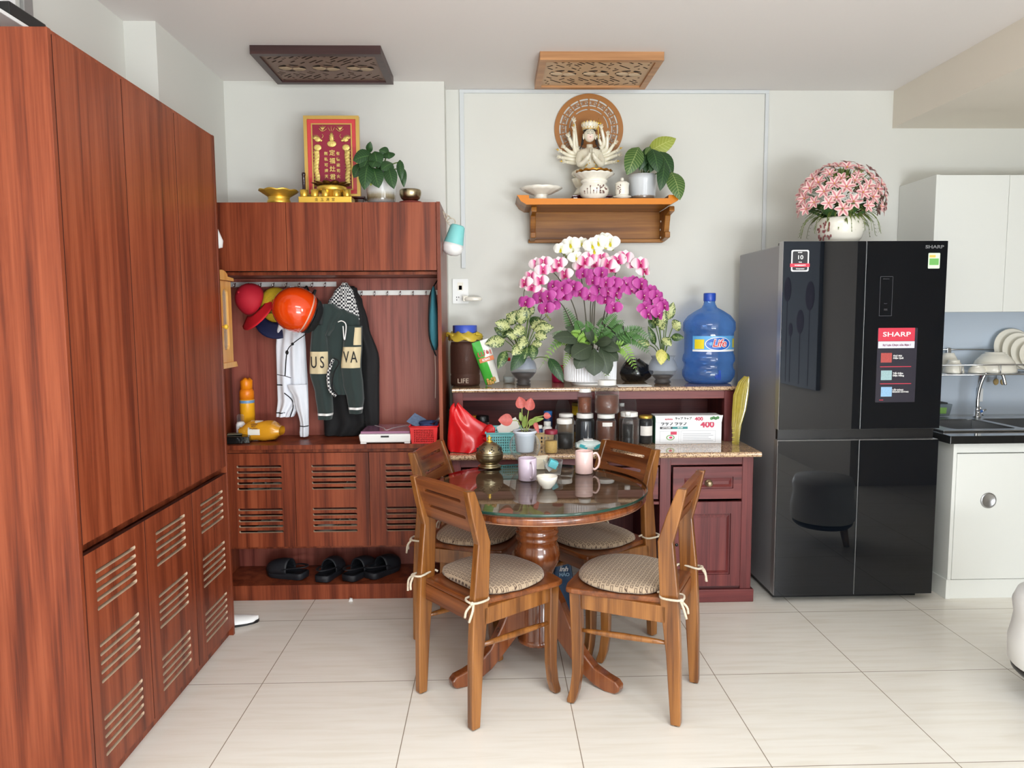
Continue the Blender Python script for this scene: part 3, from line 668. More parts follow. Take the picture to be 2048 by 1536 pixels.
# ---------------------------------------------------------------- hook rails in the coat niche
NY = 3.93
def rail(x0, x1, z, hooks, lb):
    t = thing('hook_rail', lb, 'hook rail', ((x0+x1)/2, NY, z))
    MB().box(x0, x1, NY-.004, NY, z-.013, z+.013).build('plate', mat('satin_rail', (214, 214, 212), .45, metal=.35), t, world=True, bevel=.001)
    for x in hooks:
        b = MB(); b.tube(bez([(x, NY-.004, z+.006), (x, NY-.016, z+.004), (x, NY-.022, z-.012), (x, NY-.032, z-.018), (x, NY-.04, z-.004)], 3), .003, 6); b.ball((x, NY-.04, z-.003), .0045, 8)
        b.build('hook', M_chrome, t, world=True)
rail(-1.395, -.83, 1.618, [-1.36+.068*k for k in range(8)], 'steel hook rail on the left, with caps and a helmet hanging from it')
rail(-.80, -.272, 1.571, [-.76+.068*k for k in range(8)], 'steel hook rail on the right, mostly empty, slightly lower')

# ---------------------------------------------------------------- small pine cabinet and white bag in the corner
z0, z1 = at(470, 735, X=-1.26).z, at(465, 562, X=-1.26).z
t = thing('pine_wall_cabinet', 'small yellow pine display cabinet with arched glass panes on the left wall', 'cabinet', (-1.35, 3.43, z0))
b = MB(); b.box(-1.444, -1.275, 3.29, 3.31, z0, z1); b.box(-1.444, -1.275, 3.55, 3.57, z0, z1); b.box(-1.444, -1.275, 3.29, 3.57, z0, z0+.02); b.box(-1.444, -1.275, 3.29, 3.57, z1-.02, z1); b.box(-1.444, -1.435, 3.29, 3.57, z0, z1)
for z in (z0+.17, z0+.32): b.box(-1.43, -1.29, 3.31, 3.55, z, z+.008)
b.build('body', M_pine, t, world=True, bevel=.002)
def arch(a, c, zz0, zz1): return [(a+.012, zz0), (c-.012, zz0), (c, zz0+.02)]+[(c, zz1-.03)]+[((a+c)/2+(c-a)/2*math.cos(PI*k/6), zz1-.03+.03*math.sin(PI*k/6)) for k in range(1, 6)]+[(a, zz1-.03), (a, zz0+.02)]
b = MB(); b.M = Matrix.Translation((-1.262, 0, 0)) @ SIDE
b.plate(rect(3.292, 3.568, z0+.03, z1-.005), [arch(3.325, 3.395, z0+.09, z1-.04), arch(3.455, 3.525, z0+.09, z1-.04)], .014)
d = b.build('door', M_pine, t, world=True, bevel=.0015)
MB().box(-1.272, -1.27, 3.31, 3.54, z0+.08, z1-.03).build('glass_pane', M_clear, d, world=True)
b = MB(); b.M = Matrix.Translation((-1.262, 3.435, (z0+z1)/2-.01)) @ Matrix.Rotation(R(90), 4, 'Y'); b.lathe([(.004, 0), (.004, .008), (.011, .014), (.012, .02), (.008, .026), (0, .027)], 16); b.build('knob', mat('yellow_knob', (228, 190, 60), .3), d, world=True)
b = MB(); b.M = Matrix.Translation((-1.25, 0, 0)) @ SIDE
b.plate([(3.27, z0+.005), (3.59, z0+.005), (3.575, z0+.03), (3.285, z0+.03)], [], .19); b.build('base_moulding', M_pine, t, world=True, bevel=.002)
b = MB(); b.M = Matrix.Translation((-1.25, 0, 0)) @ SIDE
b.plate([(3.28, z1-.002), (3.58, z1-.002), (3.575, z1+.012), (3.50, z1+.016)]+[(3.43+.07*math.cos(PI*k/8), z1+.016+.028*math.sin(PI*k/8)) for k in range(1, 8)]+[(3.36, z1+.016), (3.285, z1+.012)], [], .02); b.build('crest', M_pine, t, world=True, bevel=.002)
for z, w in ((z0+.02, 3), (z0+.18, 2), (z0+.33, 2)):
    for k in range(w): pass
q = at(447, 495, Y=3.42); t = thing('white_bag', 'white bag hanging from a nail in the gap between the wardrobe and the coat cabinet', 'bag', (-1.36, 3.42, q.z))
b = MB(); P = []
for z, x1, d_ in ((-.02, -1.33, .01), (0, q.x-.004, .035), (.03, q.x, .045), (.08, q.x-.02, .04), (.14, q.x-.05, .025), (.19, -1.38, .006)):
    P.append([((-1.443+x1)/2+1.36+(x1+1.443)/2*math.cos(2*PI*k/20), d_*math.sin(2*PI*k/20)*(1+.15*math.sin(3*k)), z) for k in range(20)])
b.grid(P, close=True); b.build('bag', M_white, t); MB().tube([(-.083, 0, .21), (-.03, 0, .19), (-.02, 0, .17)], .003, 6).build('handle', M_white, t)

# ---------------------------------------------------------------- caps, helmet, clothes
def frame_of(axis, f):
    a = Vector(axis).normalized(); f = Vector(f); f = (f-a*f.dot(a)).normalized(); s_ = f.cross(a)
    return Matrix((s_, f, a)).transposed().to_4x4()
def cap(name, lb, c, axis, f, mats, r=.078):
    t = thing(name, lb, 'cap', c); M = frame_of(axis, f)
    b = MB(); b.M = M; b.lathe([(r*math.cos(R(a))*1.0, r*1.15*math.sin(R(a))) for a in (0, 12, 25, 38, 50, 62, 74, 84)]+[(0, r*1.16)], 24, sy=1.15, cap=False)
    b.ball((0, 0, r*1.16), .006, 8); b.build('crown', mats[0], t, solid=.003)
    b = MB(); b.M = M; P = []
    for i in range(7):
        v = i/6; row = []
        for k in range(13):
            th = R(-62+124*k/12); rr = r+.085*v*(math.cos(th)**.5)
            row.append((rr*math.sin(th)*(1), r*.15+rr*math.cos(th)*1.02, -.004-.02*(math.sin(th)**2)*(1+v)+.006*v))
        P.append(row)
    b.grid(P); b.build('brim', mats[1], t, solid=.004)
    return t, M
q = at(507, 600, Y=3.80)
M_rc = mat('red_cotton', (178, 16, 40), .75, bmp=.1, nscale=400); M_rc2 = mat('red_cotton_brim', (208, 24, 40), .7)
cap('baseball_cap', 'red baseball cap hanging leftmost on the left hook rail', (q.x-.012, 3.82, q.z-.0), (-.55, -.8, .45), (.42, -.55, -.8), (M_rc, M_rc2), .078)
q = at(550, 610, Y=3.84)
t, M = cap('baseball_cap', 'yellow mesh cap with navy brim hanging between the red cap and the helmet', (q.x, 3.86, q.z), (.05, -1, .18), (.08, -.25, -1), (mat('mustard_mesh', (206, 176, 40), .7, noise=.25, nscale=90, bmp=.4), mat('navy_brim', (18, 26, 66), .7)), .08)
text('R.D\nRESORT', .013, Matrix.Translation((.004, -.098, -.035)) @ Matrix.Rotation(R(10), 4, 'X') @ FACE, M_black, t, off=.0004)
# helmet
q = at(593, 620, Y=3.70); c = Vector((q.x, 3.71, q.z))
t = thing('orange_helmet', 'glossy orange motorcycle helmet hanging on the left hook rail', 'helmet', c)
M = frame_of((-.80, -.42, .40), (.3, -1, -.2)); r = .112
b = MB(); b.M = M; b.lathe([(r*math.cos(R(a)), r*1.08*math.sin(R(a))) for a in range(-32, 90, 8)]+[(0, r*1.08)], 40, sy=1.1, cap=False); b.build('shell', mat('orange_gloss', (226, 70, 14), .12, coat=.8, crough=.03), t, solid=.004)
b = MB(); b.M = M; b.lathe([(r*1.012*math.cos(R(a)), r*1.09*math.sin(R(a))) for a in (-22, -18)], 40, sy=1.1, cap=False); b.build('pale_stripe', mat('pale_stripe', (222, 170, 150), .3), t, solid=.002)
b = MB(); b.M = M; b.lathe([(r*1.02*math.cos(R(a)), r*1.09*math.sin(R(a))) for a in (-38, -33, -31)], 40, sy=1.1, cap=False); b.build('rubber_edge', M_grille, t, solid=.004)
b = MB(); b.M = M; b.lathe([(0, .02), (r*.7, .0), (r*.88, -.05), (r*.8, -.09), (r*.6, -.11), (.05, -.1), (0, -.05)], 30, sy=1.1); b.build('padding', mat('black_padding', (14, 14, 16), .9), t)
h = at(613, 572, Y=3.9)-c
b = MB()
for dx in (-.012, .03): b.tube(bez([(h.x, h.y, h.z), (h.x+dx*1.5-.01, h.y-.05, h.z-.05), (.03+dx*2, .02, .10), (.06, .03, .02)], 6), .006, 8, flat=.4)
b.build('carry_strap', M_black, t)
b = MB(); a1 = at(612, 668, Y=3.72)-c; a2 = at(585, 688, Y=3.70)-c; a3 = at(574, 705, Y=3.72)-c; a4 = at(570, 752, Y=3.74)-c
b.tube(bez([a1, a2, a3, a4], 6), .006, 8, flat=.4); b.ball(a3, (.009, .006, .012), 8); b.ball(a2, (.008, .005, .008), 8)
b.tube([a4+Vector((-.04, 0, .008)), a4, a4+Vector((.03, 0, -.01))], .002, 6)
b.build('chin_strap', M_black, t)
text('Tour', .022, Matrix.Translation(Vector((.022, -.103, .002))) @ Matrix.Rotation(R(12), 4, 'Z') @ Matrix.Rotation(R(-70), 4, 'Y') @ FACE, mat('pale_print', (240, 200, 180), .4), t, shear=.2, off=.0006)

class Cloth:
    """a hanging garment: outline rows (z, x0, x1) give its sides, pleats run down it"""
    def __init__(s, rows, y, depth, pleats, amp, seed=0):
        s.rows = sorted(rows); s.y = y; s.d = depth; s.p = pleats; s.a = amp; s.ph = seed
    def side(s, z):
        r = s.rows; z = min(max(z, r[0][0]), r[-1][0])
        for a, b in zip(r, r[1:]):
            if a[0] <= z <= b[0]:
                k = (z-a[0])/(b[0]-a[0]+1e-9); k = k*k*(3-2*k); return a[1]+(b[1]-a[1])*k, a[2]+(b[2]-a[2])*k
        return r[-1][1:]
    def P(s, u, z, off=0, back=False):
        x0, x1 = s.side(z); x = x0+(x1-x0)*u; e = math.sqrt(max(0, 1-(2*u-1)**2))
        if back: return (x, s.y, z)
        f = s.a*(math.sin(s.p*2*PI*u+s.ph+1.5*math.sin(7*z))+.5*math.sin(s.p*3.7*u+s.ph*2+9*z))
        return (x, s.y-s.d*(.25+.75*e)*(1 if 0 < u < 1 else .3)-f*e-off, z)
    def mesh(s, b, z0, z1, u0=0, u1=1, off=0, nz=24, nu=36, back=True):
        nz = max(2, nz)
        P = [[s.P(u0+(u1-u0)*k/nu, z0+(z1-z0)*i/nz, off) for k in range(nu+1)] for i in range(nz+1)]
        b.grid(P)
        if back: b.grid([[s.P(1-k/6, z0+(z1-z0)*i/nz, 0, True) for k in range(7)] for i in range(nz+1)])
        return b
def rowsY(Y, L): return [(at(a, y, Y=Y).z, at(a, y, Y=Y).x, at(c_, y, Y=Y).x) for y, a, c_ in L]
M_wcl = mat('white_knit', (226, 230, 238), .85, bmp=.15, nscale=300); M_tr = mat('black_trim', (20, 20, 26), .8)
C = Cloth(rowsY(3.82, [(572, 578, 584), (600, 570, 592), (670, 549, 606), (700, 548, 608), (770, 550, 612), (800, 551, 613), (835, 549, 584)]), 3.86, .035, 3, .008, 1)
t = thing('white_knit_top', 'white top with black trim hanging below the helmet', 'clothing', (at(580, 780, Y=3.84).x, 3.84, at(580, 780, Y=3.84).z))
b = MB(); C.mesh(b, C.rows[0][0], C.rows[-1][0]); b.build('body', M_wcl, t, world=True)
C2 = Cloth(rowsY(3.80, [(770, 572, 612), (800, 586, 614), (850, 598, 615), (868, 597, 615), (874, 598, 614)]), 3.83, .03, 1.5, .005, 2)
b = MB(); C2.mesh(b, C2.rows[0][0], C2.rows[-1][0]); b.build('hem_point', M_wcl, t, world=True)
b = MB(); zt_ = at(600, 853, Y=3.8).z; C2.mesh(b, zt_-.002, zt_+.003, off=.002, nz=2, back=False); zt_ = at(600, 826, Y=3.82).z; C.mesh(b, zt_-.003, zt_+.003, 0, .5, off=.002, nz=2, back=False); zt_ = at(600, 770, Y=3.82).z; C.mesh(b, zt_-.003, zt_+.003, 0, .24, off=.002, nz=2, back=False)
b.tube(bez([Vector(C.P(u, at(550, y, Y=3.82).z, .003)) for u, y in ((.3, 786), (.5, 800), (.7, 815), (.85, 835))], 6), .003, 6)
b.build('black_trim', M_tr, t, world=True)
# black coat
C = Cloth(rowsY(3.86, [(572, 690, 706), (600, 672, 722), (650, 650, 735), (700, 645, 748), (730, 645, 757), (780, 642, 752), (840, 644, 756), (848, 645, 756), (872, 646, 722)]), 3.90, .05, 3, .009, 0)
t = thing('black_coat', 'long black coat hanging behind the dark green hoodie', 'coat', (at(700, 720, Y=3.88).x, 3.89, C.rows[0][0]))
b = MB(); C.mesh(b, C.rows[0][0], C.rows[-1][0]); b.build('body', M_black, t, world=True)
C2 = Cloth(rowsY(3.83, [(575, 700, 712), (640, 708, 733), (720, 722, 757), (800, 724, 757), (852, 728, 757), (858, 730, 755)]), 3.86, .035, 1.5, .005, 3)
b = MB(); C2.mesh(b, C2.rows[0][0], C2.rows[-1][0]); b.build('sleeve', M_black, t, world=True)
# dark green hoodie
M_hd = mat('dark_green_fleece', (38, 52, 50), .92, sheen=.3, bmp=.1, nscale=300); M_cr = mat('cream_band', (216, 200, 162), .85); M_wh = mat('white_cord', (236, 236, 234), .7)
m, nt, bb = new('checked_lining'); tc = nt.nodes.new('ShaderNodeTexCoord'); ck = nt.nodes.new('ShaderNodeTexChecker'); ck.inputs['Scale'].default_value = 100; ck.inputs[1].default_value = rgb(30, 32, 40); ck.inputs[2].default_value = rgb(216, 216, 214)
nt.links.new(tc.outputs['Object'], ck.inputs[0]); nt.links.new(ck.outputs[0], bb.inputs['Base Color']); setp(bb, rough=.9); M_chk = m
HYY = 3.78
t = thing('green_hoodie', 'dark green hooded sweatshirt with cream lettered bands hanging on the rail', 'hoodie', (at(675, 700, Y=HYY).x, HYY, at(675, 840, Y=HYY).z))
C = Cloth(rowsY(HYY+.02, [(565, 682, 692), (585, 664, 706), (605, 652, 712), (625, 655, 718), (640, 662, 720)]), HYY+.07, .05, 2, .005, 2)
b = MB(); C.mesh(b, C.rows[0][0], C.rows[-1][0]); b.build('checked_hood', M_chk, t, world=True)['label'] = 'black and white checked hood lining'
C = Cloth(rowsY(HYY, [(618, 655, 690), (634, 642, 716), (660, 640, 720), (690, 640, 718), (715, 650, 705), (760, 655, 700), (790, 664, 700)]), HYY+.06, .06, 2, .008, 4); CB = C
b = MB(); C.mesh(b, C.rows[0][0], C.rows[-1][0]); b.build('body', M_hd, t, world=True)
C = Cloth(rowsY(HYY-.02, [(608, 640, 668), (625, 632, 684), (655, 634, 672), (672, 640, 660)]), HYY+.03, .05, 2, .008, 5)
b = MB(); C.mesh(b, C.rows[0][0], C.rows[-1][0]); b.build('collar_fold', M_hd, t, world=True)
for nm, L_, band in (('sleeve', [(650, 624, 650), (672, 620, 652), (700, 618, 655), (745, 617, 656), (790, 628, 662), (826, 633, 664), (840, 634, 661)], (703, 747)), ('sleeve', [(652, 690, 722), (690, 684, 722), (735, 680, 720), (770, 684, 724), (800, 692, 726), (816, 695, 724), (828, 697, 722)], (694, 736))):
    C = Cloth(rowsY(HYY-.02, L_), HYY+.02, .05, 1.3, .005, 1)
    b = MB(); C.mesh(b, C.rows[0][0], C.rows[-1][0]); s_ = b.build(nm, M_hd, t, world=True)
    za, zb_ = at(640, band[1], Y=HYY).z, at(640, band[0], Y=HYY).z
    b = MB(); C.mesh(b, za, zb_, 0.02, .98, off=.002, nz=6, back=False); bd = b.build('cream_band', M_cr, s_, world=True)
    zc = C.rows[0][0]+.028; b = MB(); C.mesh(b, zc-.006, zc+.006, off=.002, nz=2, back=False); b.build('white_cuff_stripe', M_wh, s_, world=True)
    for ch, u in (zip('US', (.3, .74)) if L_[0][1] == 624 else zip('VA', (.3, .7))):
        zz_ = (za+zb_)/2; pnt = Vector(C.P(u, zz_, .004)); po = parent_origin(s_)
        text(ch, .085, Matrix.Translation(pnt-po+Vector((0, -.004, 0))) @ Matrix.Rotation(R((u-.5)*70), 4, 'Z') @ FACE, M_tr, s_, sx=.62)
    if L_[0][1] != 624:
        b = MB(); C.mesh(b, at(700, 690, Y=HYY).z, at(700, 655, Y=HYY).z, .62, .98, off=.002, nz=5, back=False); b.build('shoulder_band', M_cr, s_, world=True)
b = MB(); b.tube(bez([at(676, 644, Y=3.70), at(684, 642, Y=3.695), at(692, 650, Y=3.695), at(690, 676, Y=3.70), at(688, 677, Y=3.70), at(686, 652, Y=3.70)], 5), .003, 6)
b.build('drawstring', M_wh, t, world=True)
b = MB(); b.tube(bez([at(666, 718, Y=3.70), at(656, 750, Y=3.71), at(660, 780, Y=3.71), at(672, 792, Y=3.70)], 6), .008, 8, flat=.4); b.build('dotted_tape', M_chk, t, world=True)
b = MB(); b.tube(bez([at(668, 716, Y=3.70), at(678, 725, Y=3.70), at(668, 745, Y=3.70), at(664, 775, Y=3.71), at(675, 790, Y=3.70)], 6), .008, 8, flat=.4); b.build('black_pull', M_black, t, world=True)
# teal pouch at the right
q = at(872, 650, Y=3.80); t = thing('teal_pouch', 'teal fabric pouch with black strap hanging against the right side panel', 'pouch', (q.x-.010, 3.8, q.z))
b = MB()
P = []
for z, w, d_ in ((-.13, .012, .02), (-.10, .022, .05), (-.03, .028, .07), (.05, .027, .075), (.09, .02, .07), (.17, .012, .05), (.2, .004, .01)):
    P.append([(w*math.cos(2*PI*k/16), d_*math.sin(2*PI*k/16), z) for k in range(16)])
b.grid(P, close=True); b.build('pouch', mat('teal_fabric', (66, 140, 158), .8, bmp=.2, nscale=200), t)
b = MB(); b.tube(bez([(.018, .08, .24), (-.012, -.02, .17), (-.02, -.05, .10), (-.022, -.055, -.05), (0, -.04, -.13), (.01, -.03, -.16)], 6), .004, 8, flat=.5); b.build('strap', M_black, t)
b = MB(); b.tube(bez([(.004, -.03, -.13), (.006, -.03, -.25), (.003, -.03, -.38)], 6), .0022, 6); b.build('cord', mat('pale_cord', (206, 180, 168), .8), t)

# ---------------------------------------------------------------- things on the bench
BZ = .8065
q = at(494, 862, Z=BZ); Y_ = 3.86; q = at(494, 800, Y=Y_)
t = thing('spray_can', 'tall yellow and orange aerosol can at the left end of the bench', 'spray can', (q.x, Y_, BZ))
zt_ = at(494, 757, Y=Y_).z-BZ; r = .5*28*Y_/1450
MB().lathe([(0, 0), (r, 0), (r, .05)], 28).lathe([(r, .05), (r*1.02, .05), (r*1.02, .2), (r, .205)], 28, 1).lathe([(r*1.01, .185), (r*1.025, .187), (r*1.025, .2), (r*1.01, .202)], 28, 3).lathe([(r, .205), (r*1.0, .245), (r*.8, .262)], 28, 2).build('can', [M_white, mat('yellow_can', (236, 170, 30), .35), mat('orange_can', (232, 130, 20), .35), mat('blue_band', (110, 150, 190), .4)], t)
b = MB(); b.lathe([(r*.8, .255), (r*.85, zt_-.012), (r*.6, zt_-.004), (r*.4, zt_)], 20, wob=lambda th, v: (1, .006*math.sin(3*th)*v)); b.build('nozzle', mat('orange_nozzle', (236, 138, 16), .35), t)
Y_ = 3.80; q = at(481, 840, Y=Y_); t = thing('white_bottle', 'small white bottle with clear cap in front of the yellow aerosol can', 'bottle', (q.x, Y_, BZ))
MB().lathe([(0, 0), (.022, 0), (.024, .01), (.024, .08), (.018, .092), (.010, .095)], 24).build('body', M_white, t)
MB().lathe([(.0175, .088), (.0175, .125), (.012, .132), (0, .132)], 20).build('cap', M_clear, t)
b = MB(); b.M = face_at(.006, -.0245, .035); b.plate([(-.010, -.02), (.013, -.02), (.013, .012), (.0, .018)], [], .001); b.plate(rect(-.012, .0, .016, .024), [], .001, 1); b.build('label', [mat('blue_print', (70, 140, 190), .5), mat('red_print', (200, 60, 70), .5)], t)
def pillow(b, hx, hy, hz, n=14, e=.5, mi=0, seed=0):
    P = []
    for i in range(n+1):
        v = i/n*2-1; row = []
        for k in range(2*n):
            a = 2*PI*k/(2*n); 
            row.append((hx*v, hy*math.copysign(abs(math.cos(a))**.8, math.cos(a))*(1-abs(v)**4*.25), hz+hz*math.copysign(abs(math.sin(a))**.8, math.sin(a))*max(.45, (1-abs(v)**5))*(1+.05*math.sin(9*v+3*a+seed))))
        P.append(row)
    b.grid(P, mi, close=True)
q = at(545, 870, Z=BZ); t = thing('yellow_packet', 'soft yellow packet with a white paper label on the bench', 'packet', (q.x, 3.76, BZ), R(-4))
b = MB(); pillow(b, .105, .06, .052); b.build('packet', mat('amber_wrap', (214, 150, 36), .25, bmp=.5, nscale=40, coat=.5), t)
b = MB(); P = [[(x, -.0615*math.cos(a), .052+.0535*math.sin(a)) for a in [R(-70+k*12) for k in range(14)]] for x in (-.05, -.02, .012)]; b.grid(P); lb_ = b.build('label', mat('paper_label', (232, 228, 216), .6), t)
text('NGHE\nBOT\nSan pham', .012, Matrix.Translation((-.019, -.0585, .082)) @ Matrix.Rotation(R(-38), 4, 'X') @ FACE, mat('label_brown_print', (120, 80, 50), .6), t)
q = at(487, 880, Z=BZ); t = thing('black_box', 'small black wrapped box at the left end of the bench', 'box', (q.x-.01, 3.70, BZ), R(14))
MB().hexa([(-.08, -.05, 0), (.07, -.05, 0), (.08, .05, 0), (-.07, .05, 0)], [(-.078, -.045, .04), (.066, -.046, .034), (.078, .05, .046), (-.07, .05, .044)]).build('box', mat('black_shrink_wrap', (14, 15, 14), .12, bmp=.6, nscale=50, coat=.6), t, bevel=.004)
b = MB(); b.box(-.04, .03, -.02, .035, .0435, .046); b.build('faded_print', mat('faded_print', (104, 100, 78), .5), t)
# digital scale, red basket
t = thing('kitchen_scale', 'white digital scale with a purple glass top on the bench', 'scale', (at(777, 880, Z=BZ).x, 3.745, BZ))
sw = .132
b = MB(); b.hexa([(-sw+.006, -.13, .006), (sw-.006, -.13, .006), (sw-.006, .13, .006), (-sw+.006, .13, .006)], [(-sw, -.135, .05), (sw, -.135, .05), (sw, .135, .05), (-sw, .135, .05)]); b.build('body', M_white, t, bevel=.008, seg=3)
for s in (-1, 1):
    for y in (-.11, .11): MB().box(s*.11-.015, s*.11+.015, y-.015, y+.015, 0, .008).build('foot', M_white, t, bevel=.002)
b = MB(); b.box(-sw+.008, sw-.008, -.12, .127, .05, .062); pl = b.build('platform', mat('purple_scale_top', (150, 100, 132), .12, coat=.6), t, bevel=.003)
b = MB(); b.tube(bez([(-.10, .11, .063), (-.03, -.0, .063), (0, -.08, .063), (.03, -.0, .063), (.11, .1, .063)], 8), .003, 6, flat=.3); b.build('white_curve', M_white, pl)
MB().box(-.02, .02, -.1375, -.134, .034, .042).build('display', M_grille, t)
def basket(name, lb, c, wx, wy, h, col, hole=.006, cat='basket', rz=0, flare=1.12):
    t = thing(name, lb, cat, c, rz); m_ = mat(name+'_plastic', col, .35)
    for sx_, W, D, a in ((0, wx, wy, 0), (1, wy, wx, 90), (2, wx, wy, 180), (3, wy, wx, 270)):
        b = MB(); n = int(W*2/(hole*1.9)); rows = max(2, int((h-.012)/(hole*2.2)))
        holes = []
        for i in range(n):
            for j in range(rows):
                x = -W+.008+i*(2*W-.016)/max(1, n-1); y = .008+j*(h-.02)/rows
                if abs(x) > W-.009: continue
                holes.append(rect(x-hole*.5, x+hole*.5, y, y+(h-.02)/rows*.62))
        tilt = math.atan((flare-1)*D/h)
        b.M = Matrix.Rotation(R(a), 4, 'Z') @ Matrix.Translation((0, -D, 0)) @ Matrix.Rotation(tilt, 4, 'X') @ FACE
        b.plate([(-W, 0), (W, 0), (W*flare, h), (-W*flare, h)], holes, .002); b.build('side', m_, t)
    MB().box(-wx, wx, -wy, wy, 0, .003).build('bottom', m_, t)
    b = MB(); X, Y = wx*flare+.002, wy*flare+.002; b.tube([(-X, -Y, h), (X, -Y, h), (X, Y, h), (-X, Y, h), (-X, -Y, h)], .0035, 6); b.build('rim', m_, t)
    return t
qx = at(852, 880, Z=BZ).x
basket('red_basket', 'red slotted plastic basket of odds and ends beside the white scale', (qx, 3.70, BZ), .062, .09, .088, (214, 36, 40), .0045)
t = tag(MB().box(-.035, .035, -.05, .05, -.0015, .0015).build('card_packet', mat('blue_white_card', (110, 130, 160), .4, noise=.5, nscale=60), None), 'blue and white card packet sticking out of the red basket', 'packet'); t.location = (qx-.045, 3.70, BZ+.105); t.rotation_euler = (R(20), R(28), R(-10))
t = tag(MB().tube(bez([(-.04, -.06, 0), (.0, -.08, .02), (.04, -.05, .005), (.045, .0, .02), (-.02, .02, .02), (-.03, -.03, .02), (.03, -.03, .025)], 5), .009, 8).build('yarn_bundle', mat('navy_cord', (40, 54, 96), .8, bmp=.5, nscale=200), None), 'bundle of navy blue yarn in the red basket', 'yarn'); t.location = (qx+.01, 3.70, BZ+.075)
t = tag(MB().lathe([(0, 0), (.012, 0), (.012, .06), (.008, .066), (0, .066)], 16).build('small_tube', M_steel, None), 'small silver tube in the red basket at its right end', 'tube'); t.location = (qx+.05, 3.70, BZ+.08); t.rotation_euler = (R(10), R(35), 0)

# ---------------------------------------------------------------- clogs on the shoe shelf
def make_clog(m_, name, lb, cat, group):
    t = thing(name, lb, cat, (0, 0, 0), 0, group)
    def w(v): return .042*(1+.22*math.sin(PI*min(1, max(0, (v-.45)/.55))*.9)) * (min(1, v/.12)**.5 if v < .12 else 1) * (max(0, (1-v)/.2)**.5 if v > .8 else 1)
    L_ = .26; P = []
    for z, g in ((0, .93), (.012, 1.0), (.03, 1.03), (.034, .96), (.026, .85), (.026, .001)):
        P.append([(w(v)*g*s, (v-.5)*L_*(.98 if g < 1 else 1.0)+0, z+.012*(v-.5)**2*4*.6) for s, vs in ((1, [k/14 for k in range(1, 14)]), (-1, [k/14 for k in range(13, 0, -1)])) for v in vs])
    b = MB(); b.grid(P, close=True); b.build('sole', m_, t)
    P = []
    for i in range(11):
        v = .42+.56*i/10; hh = .072*math.sqrt(max(.02, 1-((v-.45)/.56)**2)); ww = w(v)*1.0
        P.append([(ww*math.cos(PI*k/14), (v-.5)*L_, .026+hh*math.sin(PI*k/14)**.8) for k in range(15)])
    b = MB(); b.grid(P); b.build('upper', m_, t, solid=.005)
    b = MB(); P = []
    b.tube(bez([(.043, -.0, .05), (.040, -.05, .062), (.026, -.10, .068), (0, -.122, .07), (-.026, -.10, .068), (-.040, -.05, .062), (-.043, 0, .05)], 5), .009, 8, flat=.35); b.build('heel_strap', m_, t)
    return t
M_clog = mat('black_foam', (24, 26, 32), .6)
cl = make_clog(M_clog, 'black_clog', 'x', 'shoe', 'four black clogs on the bottom shelf')
SZ = .079
for i, (px, py, a, lb) in enumerate(((574, 1155, 68, 'leftmost black clog, its toe pointing left, on the bottom shelf'), (657, 1158, -12, 'black clog second from the left, standing apart on the bottom shelf'),
                              (716, 1158, -24, 'black clog third from the left, touching the last one'), (765, 1150, -32, 'rightmost black clog on the bottom shelf'))):
    q = at(px, py, Z=SZ); o = cl if i == 0 else copy_tree(cl); o.location = (q.x, 3.76, SZ); o.rotation_euler = (0, 0, R(a)); o['label'] = lb
    o.location.y = 3.755 if i < 3 else 3.78
pale = make_clog(mat('pale_shoe', (206, 202, 192), .6), 'pale_shoe', 'x', 'shoe', 'shoes inside the coat cabinet')
for i, (x, z, lb) in enumerate(((-1.23, .50, 'pale shoe behind the left slotted door, on the left'), (-1.12, .50, 'pale shoe behind the left slotted door, on the right'), (-.74, .50, 'pale shoe behind the upper slots of the middle door'),
                             (-.88, .29, 'pale shoe behind the lower slots of the middle door, leftmost'), (-.79, .29, 'pale shoe behind the lower slots of the middle door, central'), (-.71, .29, 'pale shoe behind the lower slots of the middle door, rightmost'), (-1.2, .29, 'pale shoe behind the lower slots of the left door'), (-1.09, .29, 'pale shoe behind the lower slots of the left door, nearer its hinge'))):
    o = pale if i == 0 else copy_tree(pale); o.location = (x, 3.80, z); o.rotation_euler = (0, 0, PI if i % 2 else 0); o['label'] = lb
MB().box(CX0+.02, CX1-.02, CY+.03, 3.93, .485, .499).build('inner_shelf', M_lam, bpy.data.objects['coat_cabinet'], world=True)
q = at(484, 1252, Z=0); t = thing('white_shoe', 'white shoe with black sole peeking out behind the wardrobe', 'shoe', (q.x-.06, q.y+.02, 0), R(-75))
b = MB(); P = [[(.045*math.sqrt(max(0.01, 1-(v*2-1)**4))*math.cos(PI*k/12), (v-.5)*.25, .012+.045*math.sin(PI*k/12)*(1-.6*v)) for k in range(13)] for v in [i/10 for i in range(11)]]; b.grid(P); b.build('upper', M_white, t)
MB().prism([(.046*math.cos(2*PI*k/20), .128*math.sin(2*PI*k/20)) for k in range(20)], 0, .014).build('sole', M_grille, t)
# bits of plaster on the floor by the shelf
q = at(705, 1196, Z=0); t = tag(MB().hexa([(-.01, -.008, 0), (.01, -.008, 0), (.01, .008, 0), (-.01, .008, 0)], [(-.006, -.006, .012), (.008, -.007, .015), (.007, .006, .012), (-.007, .006, .014)]).build('paper_scrap', M_white, None), 'tiny white scrap on the floor below the shoe shelf', 'scrap'); t.location = (q.x, 3.605, 0)
